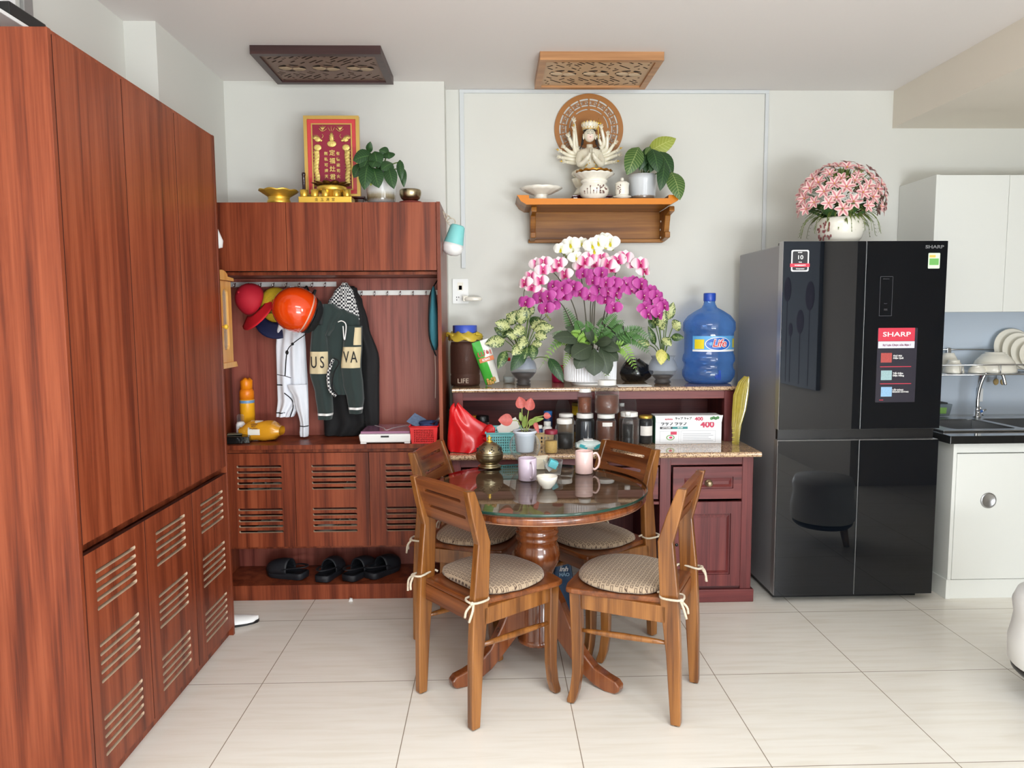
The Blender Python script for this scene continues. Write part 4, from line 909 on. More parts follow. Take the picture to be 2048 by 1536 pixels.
# ---------------------------------------------------------------- leaves drawn from base to tip
def leaf2(b, A, B, W, face=(0, -1, .25), arch=.12, fold=.18, mi=0, n=8, peak=.42, sag=0, pinch=.75):
    A, B = Vector(A), Vector(B); L_ = (B-A).length; face = Vector(face).normalized(); d = (B-A).normalized()
    side = d.cross(face)
    side = side.normalized() if side.length > 1e-4 else Vector((1, 0, 0)); nn = side.cross(d).normalized()
    rows, uv = [], []; ex = math.log(.5)/math.log(peak)
    for i in range(n+1):
        t = i/n; c = A+(B-A)*t + nn*(arch*L_*math.sin(PI*t)) + Vector((0, 0, sag*L_*math.sin(PI*t)))
        w = W*.5*max(0, math.sin(PI*t**ex))**pinch if 0 < i < n else W*.012
        rows.append([c-side*w-nn*w*fold, c-side*w*.5-nn*w*fold*.3, c, c+side*w*.5-nn*w*fold*.3, c+side*w-nn*w*fold])
        uv += [(0, t), (.25, t), (.5, t), (.75, t), (1, t)]
    return b.grid(rows, mi, True, uv=uv)
def leaf_mat(name, base, vein, amt=.5, nv=9, rough=.38, mottle=None, msc=120, th=.5, rim=None):
    """leaf with a pale midrib and side veins; mottle = colour of patches"""
    m, nt, bb = new(name); L = nt.links.new
    uv = nt.nodes.new('ShaderNodeUVMap'); sp = nt.nodes.new('ShaderNodeSeparateXYZ'); L(uv.outputs[0], sp.inputs[0])
    def M(op, a, b_=None, v=None, cl=False):
        k = nt.nodes.new('ShaderNodeMath'); k.operation = op; k.use_clamp = cl; L(a, k.inputs[0])
        if b_ is not None: L(b_, k.inputs[1])
        elif v is not None: k.inputs[1].default_value = v
        return k.outputs[0]
    du = M('ABSOLUTE', M('SUBTRACT', sp.outputs[0], v=.5))
    mid = M('LESS_THAN', du, v=.018)
    vv = M('SUBTRACT', M('MULTIPLY', sp.outputs[1], v=nv), M('MULTIPLY', du, v=3.2))
    fr = M('FRACT', vv); sv = M('MULTIPLY', M('LESS_THAN', M('ABSOLUTE', M('SUBTRACT', fr, v=.5)), v=.09), v=amt)
    f = M('MAXIMUM', mid, sv) 
    f2 = M('MULTIPLY', f, v=.85)
    col = nt.nodes.new('ShaderNodeMix'); col.data_type = 'RGBA'; col.inputs[6].default_value = rgb(*base); col.inputs[7].default_value = rgb(*vein); L(f2, col.inputs[0]); out = col.outputs[2]
    if mottle:
        tc = nt.nodes.new('ShaderNodeTexCoord'); n = nt.nodes.new('ShaderNodeTexNoise'); n.inputs['Scale'].default_value = msc; n.inputs['Detail'].default_value = 2; n.inputs['Distortion'].default_value = 1; L(tc.outputs['Object'], n.inputs['Vector'])
        edge = M('MULTIPLY', M('SUBTRACT', du, v=.30), v=.5)
        g = M('GREATER_THAN', M('SUBTRACT', n.outputs[0], edge), v=th)
        c2 = nt.nodes.new('ShaderNodeMix'); c2.data_type = 'RGBA'; L(g, c2.inputs[0]); L(out, c2.inputs[6]); c2.inputs[7].default_value = rgb(*mottle); out = c2.outputs[2]
    L(out, bb.inputs['Base Color']); setp(bb, rough=rough, spec=.4); return m
M_phil = leaf_mat('dark_philodendron_leaf', (34, 66, 34), (86, 120, 64), .45)
M_philB = leaf_mat('striped_green_leaf', (66, 98, 46), (156, 172, 108), .7, 11)
M_philY = leaf_mat('yellow_green_leaf', (150, 162, 70), (190, 196, 120), .6, 9)
M_stemG = mat('green_stem', (92, 116, 52), .5)
def glazed_pot(c, r0, r1, h, name, lb, cat='potted plant', taper=(), stops=None):
    t = thing(name, lb, cat, c)
    m, nt, bb = new('two_tone_glaze'); tc = nt.nodes.new('ShaderNodeTexCoord'); sp = nt.nodes.new('ShaderNodeSeparateXYZ'); nt.links.new(tc.outputs['Object'], sp.inputs[0])
    n = nt.nodes.new('ShaderNodeTexNoise'); mp = nt.nodes.new('ShaderNodeMapping'); mp.inputs['Scale'].default_value = (60, 60, 6); nt.links.new(tc.outputs['Object'], mp.inputs[0]); nt.links.new(mp.outputs[0], n.inputs['Vector'])
    ad = nt.nodes.new('ShaderNodeMath'); ad.operation = 'MULTIPLY_ADD'; ad.inputs[1].default_value = .012; nt.links.new(n.outputs[0], ad.inputs[0]); nt.links.new(sp.outputs[2], ad.inputs[2])
    dv = nt.nodes.new('ShaderNodeMath'); dv.operation = 'DIVIDE'; dv.inputs[1].default_value = h; nt.links.new(ad.outputs[0], dv.inputs[0])
    r = ramp(nt, stops, dv.outputs[0]); nt.links.new(r.outputs[0], bb.inputs['Base Color']); setp(bb, rough=.22, coat=.4)
    MB().lathe([(0, 0), (r0-.004, 0), (r0, .004)]+[(r0+(r1-r0)*q, h*q) for q in (.2, .5, .8)]+[(r1, h-.002), (r1-.003, h), (r1-.006, h-.004), (r1-.01, h*.85), (0, h*.84)], 40).build('pot', m, t)
    return t
# ---- philodendron on the altar shelf
def add_leaves(t, Y, specs, S, stem_m=None, ws=1.0):
    po = t.location; b0 = Vector(S)-po
    for a, b_, W, mt, dy in specs:
        A = at(*a, Y=Y+dy)-po; B = at(*b_, Y=Y+dy*1.3-.015)-po
        sb = MB(); sb.tube(bez([b0, (b0*.45+A*.55)+Vector((0, 0, .02)), A], 5), .0028, 6); st = sb.build('leaf_stalk', stem_m or M_stemG, t)
        A = A+(A-B)*(.12 if ws > 1 else 0); lb = MB(); leaf2(lb, A, B, W*ws); lb.build('leaf', mt, t)

# ---------------------------------------------------------------- on top of the coat cabinet
CZ = 1.999
Y_ = 3.70; q = at(763, 400, Y=Y_)
t = glazed_pot((q.x, Y_, CZ), .068, .0775, .155, 'philodendron_pot', 'green philodendron in a pale glazed pot on top of the coat cabinet', stops=[(.0, (120, 120, 126)), (.1, (142, 140, 138)), (.2, (110, 96, 70)), (.3, (150, 140, 118)), (.42, (206, 206, 204)), (.9, (214, 216, 218)), (1, (120, 122, 120))])
S = (q.x, Y_, CZ+.13)
add_leaves(t, Y_, [((742, 312), (706, 321), .075, M_phil, -.04), ((738, 303), (741, 283), .03, M_phil, -.02), ((737, 318), (724, 345), .055, M_phil, -.05), ((722, 330), (708, 356), .05, M_phil, -.03),
    ((735, 335), (729, 380), .062, M_phil, -.09), ((750, 306), (757, 336), .062, M_phil, -.06), ((776, 308), (758, 300), .05, M_phil, 0), ((778, 305), (778, 318), .05, M_phil, -.02), ((783, 328), (762, 340), .055, M_phil, -.07),
    ((748, 340), (758, 376), .068, M_phil, -.09), ((778, 338), (788, 378), .055, M_phil, -.09), ((800, 324), (803, 362), .032, M_phil, -.03), ((806, 340), (808, 375), .03, M_phil, -.02), ((742, 340), (742, 372), .04, M_philY, -.07), ((770, 328), (768, 352), .06, M_phil, -.03), ((752, 322), (744, 335), .05, M_phil, -.08)], S, ws=1.2)
# singing bowl on its cushion
Y_ = 3.69; q = at(821, 400, Y=Y_); t = thing('bowl_cushion', 'small dark red cushion under the brass singing bowl', 'cushion', (q.x, Y_, CZ))
b = MB(); b.lathe([(0, .002), (.035, 0), (.046, .006), (.044, .012), (.03, .016), (0, .014)], 24, sx=1.25); b.build('cushion', mat('red_brocade', (120, 44, 36), .7, noise=.5, nscale=150), t)
t = thing('singing_bowl', 'brass singing bowl at the right end of the coat cabinet top', 'bowl', (q.x, Y_, CZ+.015))
MB().lathe([(0, 0), (.032, .001), (.046, .012), (.054, .032), (.054, .048), (.051, .055), (.048, .055), (.050, .046), (.050, .032), (.04, .012), (0, .005)], 40).build('bowl', M_brass, t)
# gold offering bowl
Y_ = 3.69; q = at(558, 400, Y=Y_); t = thing('gold_offering_bowl', 'gold lotus-edged offering bowl at the left on the coat cabinet', 'bowl', (q.x, Y_, CZ))
def lotus(b, r0, r1, z0, z1, k=9, mi=0, dz=.006):
    b.lathe([(r0, z0), (r0+(r1-r0)*.45, z0+(z1-z0)*.45), (r0+(r1-r0)*.8, z0+(z1-z0)*.8), (r1, z1), (r1*.97, z1), (r0+(r1-r0)*.7, z0+(z1-z0)*.8), (r0*.9, z0+.004)], 72, mi, wob=lambda th, v: (1+.035*abs(math.sin(k*th/2))*(v if v < .6 else .6), dz*abs(math.sin(k*th/2))*min(1, v*2)), cap=False)
b = MB(); b.lathe([(0, 0), (.056, 0), (.058, .006), (.054, .02), (.05, .026), (.054, .032), (.05, .036), (0, .036)], 40); lotus(b, .05, .096, .034, .062); b.build('bowl', M_gold, t)
# gold cup stand
Y_ = 3.68; q = at(653, 400, Y=Y_); t = thing('gold_cup_stand', 'gold offering stand with lotus tiers behind five small cups on the coat cabinet', 'offering stand', (q.x, Y_, CZ)); cs = q.x
MB().box(-.129, .129, -.035, .06, 0, .032).build('base', M_gold, t, bevel=.002)
b = MB(); b.lathe([(0, .03), (.05, .03), (.05, .06), (.072, .066), (.074, .07), (.074, .086), (.07, .09), (.055, .092), (0, .092)], 40, c=(.02, .04, 0)); b.lathe([(.03, .09), (.036, .1), (.034, .108), (0, .11)], 30, c=(.02, .04, 0)); b.build('round_tier', M_gold, t)
b = MB()
for k in range(11):
    a = 2*PI*k/11; leaf2(b, (.02+.045*math.cos(a), .04+.045*math.sin(a), .088), (.02+.1*math.cos(a), .04+.1*math.sin(a), .106), .04, (0, 0, 1), .0, -.3)
b.build('lotus_petals', mat('dark_gilt_petal', (92, 60, 26), .3, metal=.6), t, solid=.002)
text('金玉满堂', .017, Matrix.Translation((0, -.0365, .016)) @ FACE, mat('etched_gold', (120, 92, 36), .4, metal=.5), t, sp=2.2)
for k in range(5):
    c = thing('gold_cup', ['leftmost small gold cup on the gold stand', 'second gold cup from the left on the gold stand', 'middle gold cup of the five on the gold stand', 'fourth gold cup from the left on the gold stand', 'rightmost small gold cup on the gold stand'][k], 'cup', (cs-.106+.0525*k, Y_-.014, CZ+.0325), 0, 'five gold cups on the stand')
    MB().lathe([(0, 0), (.016, 0), (.0175, .004), (.0195, .034), (.0185, .034), (.016, .006), (0, .004)], 24).build('cup', M_gold, c)
t = thing('dark_pedestal', 'small dark red lacquered pedestal behind the gold cup stand', 'pedestal', (at(670, 390, Y=3.80).x, 3.81, CZ))
b = MB(); b.box(-.16, .16, -.05, .05, .042, .052); b.box(-.15, .15, -.04, .04, .0, .042); b.build('pedestal', mat('dark_red_lacquer', (58, 16, 20), .2, coat=.6), t, bevel=.003)
t = thing('dark_bottle', 'dark narrow-necked bottle left of the red framed plaque', 'bottle', (at(606, 380, Y=3.74).x+.004, 3.745, CZ))
MB().lathe([(0, 0), (.018, 0), (.020, .006), (.020, .055), (.0085, .085), (.0085, .15), (.010, .152), (.0095, .165), (0, .166)], 24).build('bottle', mat('dark_glass_bottle', (40, 16, 22), .15, coat=.5), t)
# red and gold plaque
PY = 3.80; a = at(606, 231, Y=PY); c = at(721, 386, Y=PY); t = thing('framed_plaque', 'gold framed red plaque with golden Chinese characters on the coat cabinet', 'plaque', ((a.x+c.x)/2, PY, CZ+.053))
w = (c.x-a.x)/2; h0 = 0.0; h1 = a.z-(CZ+.053)
def ring(o, i, z0, z1, mi): return None
M_fr = mat('gilt_frame', (214, 178, 98), .3, metal=.7)
b = MB(); b.M = FACE; b.plate(rect(-w, w, h0, h1), [rect(-w+.017, w-.017, h0+.017, h1-.017)], .025); b.build('frame', M_fr, t, bevel=.004, seg=3)
b = MB(); b.M = Matrix.Translation((0, .008, 0)) @ FACE; b.plate(rect(-w+.015, w-.015, h0+.015, h1-.015), [], .006); b.build('mount', mat('coral_mount', (206, 62, 66), .25, coat=.3), t)
i0 = .043; b = MB(); b.M = Matrix.Translation((0, .004, 0)) @ FACE; b.plate(rect(-w+i0-.006, w-i0+.006, i0-.006, h1-i0+.006), [rect(-w+i0, w-i0, i0, h1-i0)], .004); b.build('inner_fillet', M_fr, t)
b = MB(); b.M = Matrix.Translation((0, .0065, 0)) @ FACE; b.plate(rect(-w+i0, w-i0, i0, h1-i0), [], .002); b.build('crimson_panel', mat('crimson_panel', (142, 22, 52), .5), t)
M_gilt = mat('gilt_relief', (226, 200, 116), .35, metal=.35, noise=.25, nscale=160, bmp=1)
W2 = w-i0; Hh = h1-i0
b = MB(); rnd = random.Random(5)
for s in (-1, 1):
    x0 = s*(W2-.017)
    b.tube(bez([(x0, .002, i0+.012), (x0+s*-.004, .002, i0+.06), (x0+s*.003, .002, i0+.10), (x0-s*.003, .002, i0+.15), (x0-s*.002, .002, i0+.19)], 6), [.013]*19+[.014]*6, 10, flat=.3)
    for k in range(11): zz_ = i0+.018+.0165*k; b.tube([(x0-.014, -.001, zz_-.006), (x0+.014, -.001, zz_+.008)], .0028, 6)
    b.ball((x0-s*.008, .002, i0+.205), (.02, .004, .016), 14); b.ball((x0-s*.01, .002, i0+.245), (.016, .004, .012), 12); b.ball((x0-s*.026, .002, i0+.24), (.008, .003, .006), 8)
    for k in range(9): aa = R(30+16*k); b.tube([(x0, .001, i0+.245), (x0+.024*math.cos(aa), .001, i0+.245+.024*math.sin(aa))], [.003, .0008], 5)
    b.tube(bez([(x0-s*.03, .001, i0+.25), (x0-s*.038, .001, i0+.262), (x0-s*.032, .001, i0+.272)], 4), .0012, 5)
    b.tube(bez([(s*.062, .002, Hh-.022), (s*.05, .002, Hh-.031), (s*.036, .002, Hh-.032), (s*.024, .002, Hh-.02)], 4), [.002]*6+[.004]*7, 6, flat=.5) if s > 0 else b.tube(bez([(-.062, .002, Hh-.02), (-.05, .002, Hh-.032), (-.036, .002, Hh-.031), (-.024, .002, Hh-.022)], 4), [.004]*7+[.002]*6, 6, flat=.5)
    for k in range(5): b.tube([(s*.044, .001, Hh-.028), (s*.044+(k-2)*.008, .001, Hh-.008+.003*(k == 2))], [.0028, .0006], 5)
for k in (-1, 0, 1): b.tube([(k*.006, .001, Hh-.034), (k*.017, .001, Hh-.014+.004*(k == 0))], [.001, .0014], 5)
b.ball((0, .002, Hh-.096), (.024, .004, .016), 16)
for k in range(9): aa = R(20+17.5*k); b.tube([(0, .001, Hh-.082), (.018*math.cos(aa), .001, Hh-.078+.04*math.sin(aa)**2)], [.007, .001], 6, flat=.4)
b.build('gilt_dragons', M_gilt, t)['label'] = 'gilded twin dragon relief'
for k, ch in enumerate('定福灶君'): text(ch, .030, Matrix.Translation((.001, .003, Hh-.142-.040*k)) @ FACE, M_gilt, t, off=.0005)
for k, ch in enumerate('有德能司火'): text(ch, .019, Matrix.Translation((.030, .003, Hh-.145-.0285*k)) @ FACE, M_gilt, t, off=.0004)
for k, ch in enumerate('無私可達天'): text(ch, .019, Matrix.Translation((-.031, .003, Hh-.145-.0285*k)) @ FACE, M_gilt, t, off=.0004)
MB().box(-w+.02, w-.02, .03, .075, -.001, .012).build('easel_foot', M_grille, t)

# ---------------------------------------------------------------- carved panels below the ceiling
def fret_panel(name, lb, x0, x1, y0, y1, mfr, mpl, seed, flip):
    cx, cy = (x0+x1)/2, (y0+y1)/2; t = thing(name, lb, 'carved panel', (cx, cy, 2.68)); hx, hy = (x1-x0)/2, (y1-y0)/2
    b = MB(); b.M = Matrix.Rotation(PI, 4, 'X'); b.plate(rect(-hx, hx, -hy, hy), [rect(-hx+.034, hx-.034, -hy+.034, hy-.034)], .04); b.build('frame', mfr, t, bevel=.003)
    rnd = random.Random(seed); holes = []; A = R(40*flip); ca, sa = math.cos(A), math.sin(A)
    ell = [(-.17, 0), (0, 0), (.17, 0)]
    def ok(x, y): return abs(x) < hx-.040 and abs(y) < hy-.040 and all(((x-ex)/.088)**2+((y-ey)/.062)**2 > 1.15 for ex, ey in ell)
    P_ = .028
    taken = []
    for sg, step in ((1, 1), (-1, 1)):
        ca, sa = math.cos(A*sg), math.sin(A*sg)
        for j in range(-18, 19):
            i = -24+(j % 3)
            while i < 26:
                Ln = rnd.choice((2, 3, 4) if sg > 0 else (1, 2))
                s0, s1, tt = i*P_*.8, (i+Ln)*P_*.8-.011, j*P_*.72
                X = [(s*ca-u*sa, s*sa+u*ca) for s, u in ((s0, tt-.0046), (s1, tt-.0046), (s1, tt+.0046), (s0, tt+.0046))]
                S_ = [((s0+(s1-s0)*q/6)*ca-tt*sa, (s0+(s1-s0)*q/6)*sa+tt*ca) for q in range(7)]
                keep = rnd.random() < (.72 if sg > 0 else 1)
                if keep and all(ok(*p) for p in X) and all((a[0]-c[0])**2+(a[1]-c[1])**2 > .0142**2 for a in S_ for c in taken):
                    holes.append(X); taken += S_
                i += Ln
    for j in range(-30, 31):       # short cross cuts join neighbouring bars into a key fret
        pass
    # swirls of the three medallions
    for ex, ey in ell:
        for k in range(6):
            a0 = 2*PI*k/6+.3*seed; n = 6; o_, i_ = [], []
            for q in range(n+1):
                a_ = a0+q/n*.75; o_.append((ex+.07*math.cos(a_), ey+.05*math.sin(a_))); i_.append((ex+(.052-.012*math.sin(PI*q/n))*math.cos(a_)/1, ey+(.037-.008*math.sin(PI*q/n))*math.sin(a_)))
            holes.append(o_+i_[::-1])
        for k in range(4):
            a0 = 2*PI*k/4+.5; holes.append([(ex+.024*math.cos(a0)+.009*math.cos(2*PI*q/8), ey+.016*math.sin(a0)+.006*math.sin(2*PI*q/8)) for q in range(8)])
    b = MB(); b.M = Matrix.Translation((0, 0, .010)) @ Matrix.Rotation(PI, 4, 'X'); b.plate(rect(-hx+.033, hx-.033, -hy+.033, hy-.033), holes, .003, 0, 1); b.build('fretwork', [mpl, mat('shadow_brown_edge', (70, 48, 36), .7)], t)
    MB().box(-hx+.03, hx-.03, -hy+.03, hy-.03, .0135, .0395).build('hole_shade_sheet', mat(name+'_hole_shade', (30, 24, 20), .8), t)  # dark sheet stands in for the shade inside the fretwork holes
    b = MB()
    for ex, ey in ell:
        for s in (-1, 1): leaf2(b, (ex, ey, .009), (ex+s*.066, ey+s*.012, .008), .045, (0, 0, -1), -.02, -.2)
    b.build('raised_scroll', mat(name+'_scroll', (176, 152, 124) if seed == 3 else (214, 190, 160), .5), t, solid=.003)
fret_panel('dark_carved_panel', 'dark brown carved fretwork panel fixed below the ceiling above the plaque', -1.133, -.517, 3.578, 4.028, wood('dark_panel_frame', [(.4, (48, 28, 28)), (.8, (70, 44, 42))], 'X', rough=.4), mat('dark_fret', (122, 96, 82), .5), 3, 1)
fret_panel('light_carved_panel', 'light brown carved fretwork panel fixed below the ceiling above the altar', .242, .85, 3.645, 4.102, wood('light_panel_frame', [(.4, (150, 104, 66)), (.8, (188, 138, 92))], 'X', rough=.4), mat('light_fret', (196, 164, 130), .5), 5, -1)

# ---------------------------------------------------------------- altar shelf
AY0 = 3.95; a = at(1037, 392, Y=AY0); 
AZ = at(1190, 397, Y=AY0).z; AB = at(1190, 409, Y=AY0).z; AX0 = at(1036, 400, Y=AY0).x; AX1 = at(1362, 395, Y=AY0).x
t = thing('altar_shelf', 'amber wooden altar shelf with upturned ends mounted on the back wall', 'shelf', ((AX0+AX1)/2, WF-.002, AB-.2))
prof = [(AX0+.045, AB), (AX0+.015, AB+.018), (AX0-.002, AB+.045), (AX0-.006, AZ+.018), (AX0+.058, AZ+.018), (AX0+.060, AZ), (AX1-.070, AZ), (AX1-.068, AZ+.018), (AX1-.03, AZ+.018), (AX1+.004, AZ+.020), (AX1-.002, AB+.038), (AX1-.02, AB+.018), (AX1-.055, AB)]
b = MB(); b.M = face_at(0, AY0, 0); b.plate(prof, [], WF-.003-AY0, 1, 1); b.M = face_at(0, AY0-.006, 0); b.plate(prof, [], .0065, 0)
b.build('top_board', [M_altarY, M_altar], t, world=True, bevel=.0015)
bx0, bx1 = at(1056, 440, Y=WF).x, at(1300, 440, Y=WF-.05).x
zb0 = at(1190, 485, Y=WF-.01).z
MB().box(bx0+.01, bx1+.07, WF-.018, WF-.003, zb0+.01, AB).build('back_board', M_altar, t, world=True, bevel=.001)
MB().box(bx0, bx1+.08, WF-.045, WF-.003, zb0-.004, zb0+.016).build('bottom_rail', M_altar, t, world=True, bevel=.003)
for x in (bx0+.006, bx1+.062):
    b = MB(); b.M = Matrix(((0, 0, 1, x), (1, 0, 0, 0), (0, 1, 0, 0), (0, 0, 0, 1)))
    b.prism([(WF-.02, AB-.001), (AY0+.05, AB-.001), (AY0+.045, AB-.03), (WF-.16, AB-.04), (WF-.13, AB-.12), (WF-.13, zb0+.045), (WF-.155, zb0+.045), (WF-.155, zb0+.012), (WF-.02, zb0+.0)], 0, .03); b.build('side_bracket', M_altar, t, world=True, bevel=.004)
    for k in range(3):
        c = MB(); c.M = Matrix.Translation((x+(.031 if x < .5 else -.001), WF-.06+.012*(k % 2), AB-.06-.045*k)) @ Matrix.Rotation(R(90 if x < .5 else -90), 4, 'Y'); c.lathe([(.006, 0), (.006, .003), (.003, .0035), (0, .0035)], 12); c.build('screw_cap', M_porc, t, world=True)
# halo disc
def halo():
    HC = at(1178, 258, Y=4.23); r = .197; t = thing('halo_disc', 'round brown fretwork halo disc on the wall behind the statue', 'wall disc', (HC.x, 4.236, HC.z))
    def arc(r0, r1, a0, a1, n=4): return [(r1*math.cos(a0+(a1-a0)*k/n), r1*math.sin(a0+(a1-a0)*k/n)) for k in range(n+1)]+[(r0*math.cos(a1-(a1-a0)*k/n), r0*math.sin(a1-(a1-a0)*k/n)) for k in range(n+1)]
    holes = []; N = 18
    # meander ring: each unit has an outer bar, an inner bar and an S between them
    for k in range(N):
        a = 2*PI*k/N+PI/2; u = 2*PI/N
        holes.append(arc(.160, .170, a+.06*u, a+.94*u)); holes.append(arc(.128, .136, a+.06*u, a+.94*u))
        g = .004
        def pol(L_): return [(rr*math.cos(a+uu*u), rr*math.sin(a+uu*u)) for uu, rr in L_]
        holes.append(pol([(.08, .1555), (.46, .1555), (.46, .1465), (.22, .1465), (.22, .1425), (.46, .1425), (.46, .1335+.005), (.42, .1395), (.08, .1395), (.08, .1495), (.34, .1495), (.34, .1525), (.08, .1525)]) if False else pol([(.08, .1555), (.46, .1555), (.46, .1515), (.20, .1515), (.20, .1475), (.46, .1475), (.46, .1395), (.08, .1395), (.08, .1425), (.34, .1425), (.34, .1447), (.08, .1447)]))
        holes.append(pol([(.56, .1555), (.92, .1555), (.92, .1395), (.56, .1395), (.56, .1425), (.80, .1425), (.80, .1465), (.56, .1465), (.56, .1495), (.80, .1495), (.80, .1525), (.56, .1525)]))
    for k in range(8):
        a = 2*PI*k/8+PI/2; holes.append(arc(.107, .114, a+.06, a+2*PI/8-.06, 6))
    b = MB(); b.M = FACE; b.plate(circ(0, 0, r, 72), holes, .004); b.build('disc', mat('halo_veneer', (164, 108, 52), .4, noise=.06, nscale=20), t)
    b = MB(); b.M = Matrix.Translation((0, .004, 0)) @ FACE; b.plate(circ(0, 0, .015, 12), [], .005); b.build('wall_spacer', M_altar, t)
halo()
AT = AZ+.001
# lacquered pedestal + porcelain statue
q = at(1187, 388, Y=4.13); SX = at(1179, 300, Y=4.13).x
t = thing('lacquer_pedestal', 'dark red lacquered pedestal under the porcelain statue', 'pedestal', (SX, 4.13, AT))
b = MB(); b.box(-.105, .12, -.075, .075, .026, .036)
for s in (-.085, .085):
    for y in (-.055, .055): b.box(s-.014, s+.014, y-.014, y+.014, 0, .026)
b.box(-.09, .105, -.06, .06, .012, .026); b.build('pedestal', mat('altar_red_lacquer', (74, 14, 24), .15, coat=.7), t, bevel=.003)
t = thing('porcelain_statue', 'white porcelain seated many-armed goddess statue with gold crown on the altar shelf', 'statue', (SX, 4.13, AT+.037))
M_cel = mat('ivory_porcelain', (226, 220, 200), .18, coat=.5, crough=.05)
k_ = 1450/4.13
def sp_(px, py, dy=0): 
    v = at(px, py, Y=4.13+dy); return Vector((v.x-SX, dy, v.z-AT-.037))
b = MB()
b.lathe([(0, 0), (.085, 0), (.09, .012), (.08, .03), (.07, .045), (.078, .055), (.09, .075), (.098, .095), (.09, .1), (0, .1)], 48, wob=lambda th, v: (1+.04*math.sin(12*th)*(1 if .5 < v < .95 else 0), 0)); b.build('lotus_base', M_cel, t)
b = MB(); zs_ = .1
b.ball((0, -.005, zs_+.025), (.102, .07, .034), 28); b.ball((-.045, -.045, zs_+.022), (.052, .03, .024), 18); b.ball((.045, -.045, zs_+.022), (.052, .03, .024), 18)
hz = sp_(1179, 270).z
b.lathe([(.06, 0), (.054, .03), (.050, .06), (.060, .095), (.066, .112), (.054, .126), (.026, .134), (.018, .14), (.018, .155)], 32, c=(0, 0, zs_+.03), sy=.72)
b.ball((0, -.004, hz), (.033, .032, .040), 24)
for s in (-1, 1): b.ball((s*.034, 0, hz-.010), (.005, .007, .018), 8)
b.ball((0, -.037, hz-.006), (.0035, .004, .007), 8)
b.build('body', M_cel, t)
# praying arms and hands
for s in (-1, 1):
    c = MB(); c.tube(bez([(s*.052, 0, zs_+.14), (s*.062, -.03, zs_+.09), (s*.055, -.055, zs_+.065), (s*.022, -.075, zs_+.095), (s*.007, -.085, zs_+.122)], 5), [.019]*6+[.017]*6+[.0135]*5+[.008]*4, 12)
    for f in range(4): c.tube([(s*.0055, -.088+.006*f-.008, zs_+.118), (s*.0045, -.09+.006*f-.008, zs_+.152-.003*abs(f-1.5))], [.004, .0025], 6)
    c.build('praying_arm', M_cel, t)
# fanned arms: shoulder, elbow, wrist in the photograph
arms = [((1163, 300), (1150, 302), (1148, 262)), ((1160, 300), (1146, 292), (1138, 275)), ((1158, 308), (1142, 305), (1130, 296)), ((1158, 315), (1140, 312), (1124, 304)), ((1160, 322), (1140, 318), (1122, 315)), ((1162, 326), (1146, 326), (1132, 324)), ((1152, 310), (1153, 290), (1148, 245)),
        ((1198, 300), (1205, 300), (1198, 278)), ((1200, 298), (1208, 285), (1203, 258)), ((1202, 304), (1213, 296), (1215, 272)), ((1204, 310), (1216, 304), (1228, 288)), ((1204, 316), (1218, 310), (1232, 302)), ((1202, 322), (1218, 316), (1236, 310)), ((1200, 328), (1214, 326), (1226, 324))]
for i, (a_, e_, w_) in enumerate(arms):
    dy = .012+.004*(i % 4); A, E, W3 = sp_(*a_, dy=dy), sp_(*e_, dy=dy), sp_(*w_, dy=dy-.02)
    c = MB(); pts = bez([A, E, W3], 6); c.tube(pts, [.0145-.006*j/(len(pts)-1) for j in range(len(pts))], 10)
    d = (W3-E).normalized(); sd = Vector((d.z, 0, -d.x)); c.ball(W3+d*.006, (.0075, .006, .0075), 8)
    for f in (-1.5, -.5, .5, 1.5): c.tube([W3+d*.008+sd*(.0035*f), W3+d*.018+sd*(.006*f), W3+d*(.027-.002*abs(f))+sd*(.008*f)+Vector((0, -.004, 0))], [.0028, .0024, .0015], 5)
    c.tube([W3+d*.004+sd*.006, W3+d*.012+sd*.014], [.0028, .0016], 5)
    c.build('arm', M_cel, t)
    if i in (0, 3, 5, 8, 11, 13):
        g = MB(); g.ball(W3+d*.03+Vector((0, -.003, 0)), (.005, .004, .006), 8); g.tube([W3+d*.02, W3+d*.042], .0015, 5); g.build('gold_emblem', M_gold, t)
b = MB(); b.ball((0, .004, hz+.016), (.036, .034, .030), 24); 
for s in (-1, 1): b.tube(bez([(s*.034, .006, hz), (s*.042, .0, hz-.05), (s*.056, -.014, hz-.08)], 4), [.007]*5+[.003]*4, 8)
b.build('black_hair', mat('black_glaze', (24, 20, 22), .2, coat=.5), t)
b = MB(); b.ball((0, -.0075, hz-.003), (.0295, .0285, .036), 24); b.build('face', mat('blushed_face', (236, 214, 200), .25), t)
b = MB()
for s in (-1, 1): b.tube([(s*.018, -.0320, hz+.003), (s*.012, -.0350, hz+.001), (s*.005, -.0360, hz+.002)], .0011, 4); b.tube([(s*.019, -.0305, hz+.010), (s*.012, -.0345, hz+.013), (s*.004, -.0358, hz+.010)], .0008, 4)
b.ball((0, -.0355, hz+.017), (.0014, .001, .003), 6); b.build('painted_eyes', M_grille, t)
b = MB(); b.ball((0, -.0345, hz-.018), (.0048, .002, .0022), 8); b.build('mouth', mat('rose_lips', (178, 84, 80), .4), t)
b = MB(); b.lathe([(.036, .0), (.040, .008), (.042, .016), (.039, .022)], 28, c=(0, -.002, hz+.024), cap=False)
for k in range(7):
    a = R(-160+k*23.3); p0 = Vector((.040*math.cos(a), .040*math.sin(a)-.002, hz+.036)); leaf2(b, p0, p0+Vector((.006*math.cos(a), .004*math.sin(a), .036-.002*abs(k-3))), .022, (math.cos(a), math.sin(a), 0), .05, -.2)
b.build('crown', M_cel, t, solid=.002)['label'] = 'ivory lotus crown with gilt edges'
b = MB()
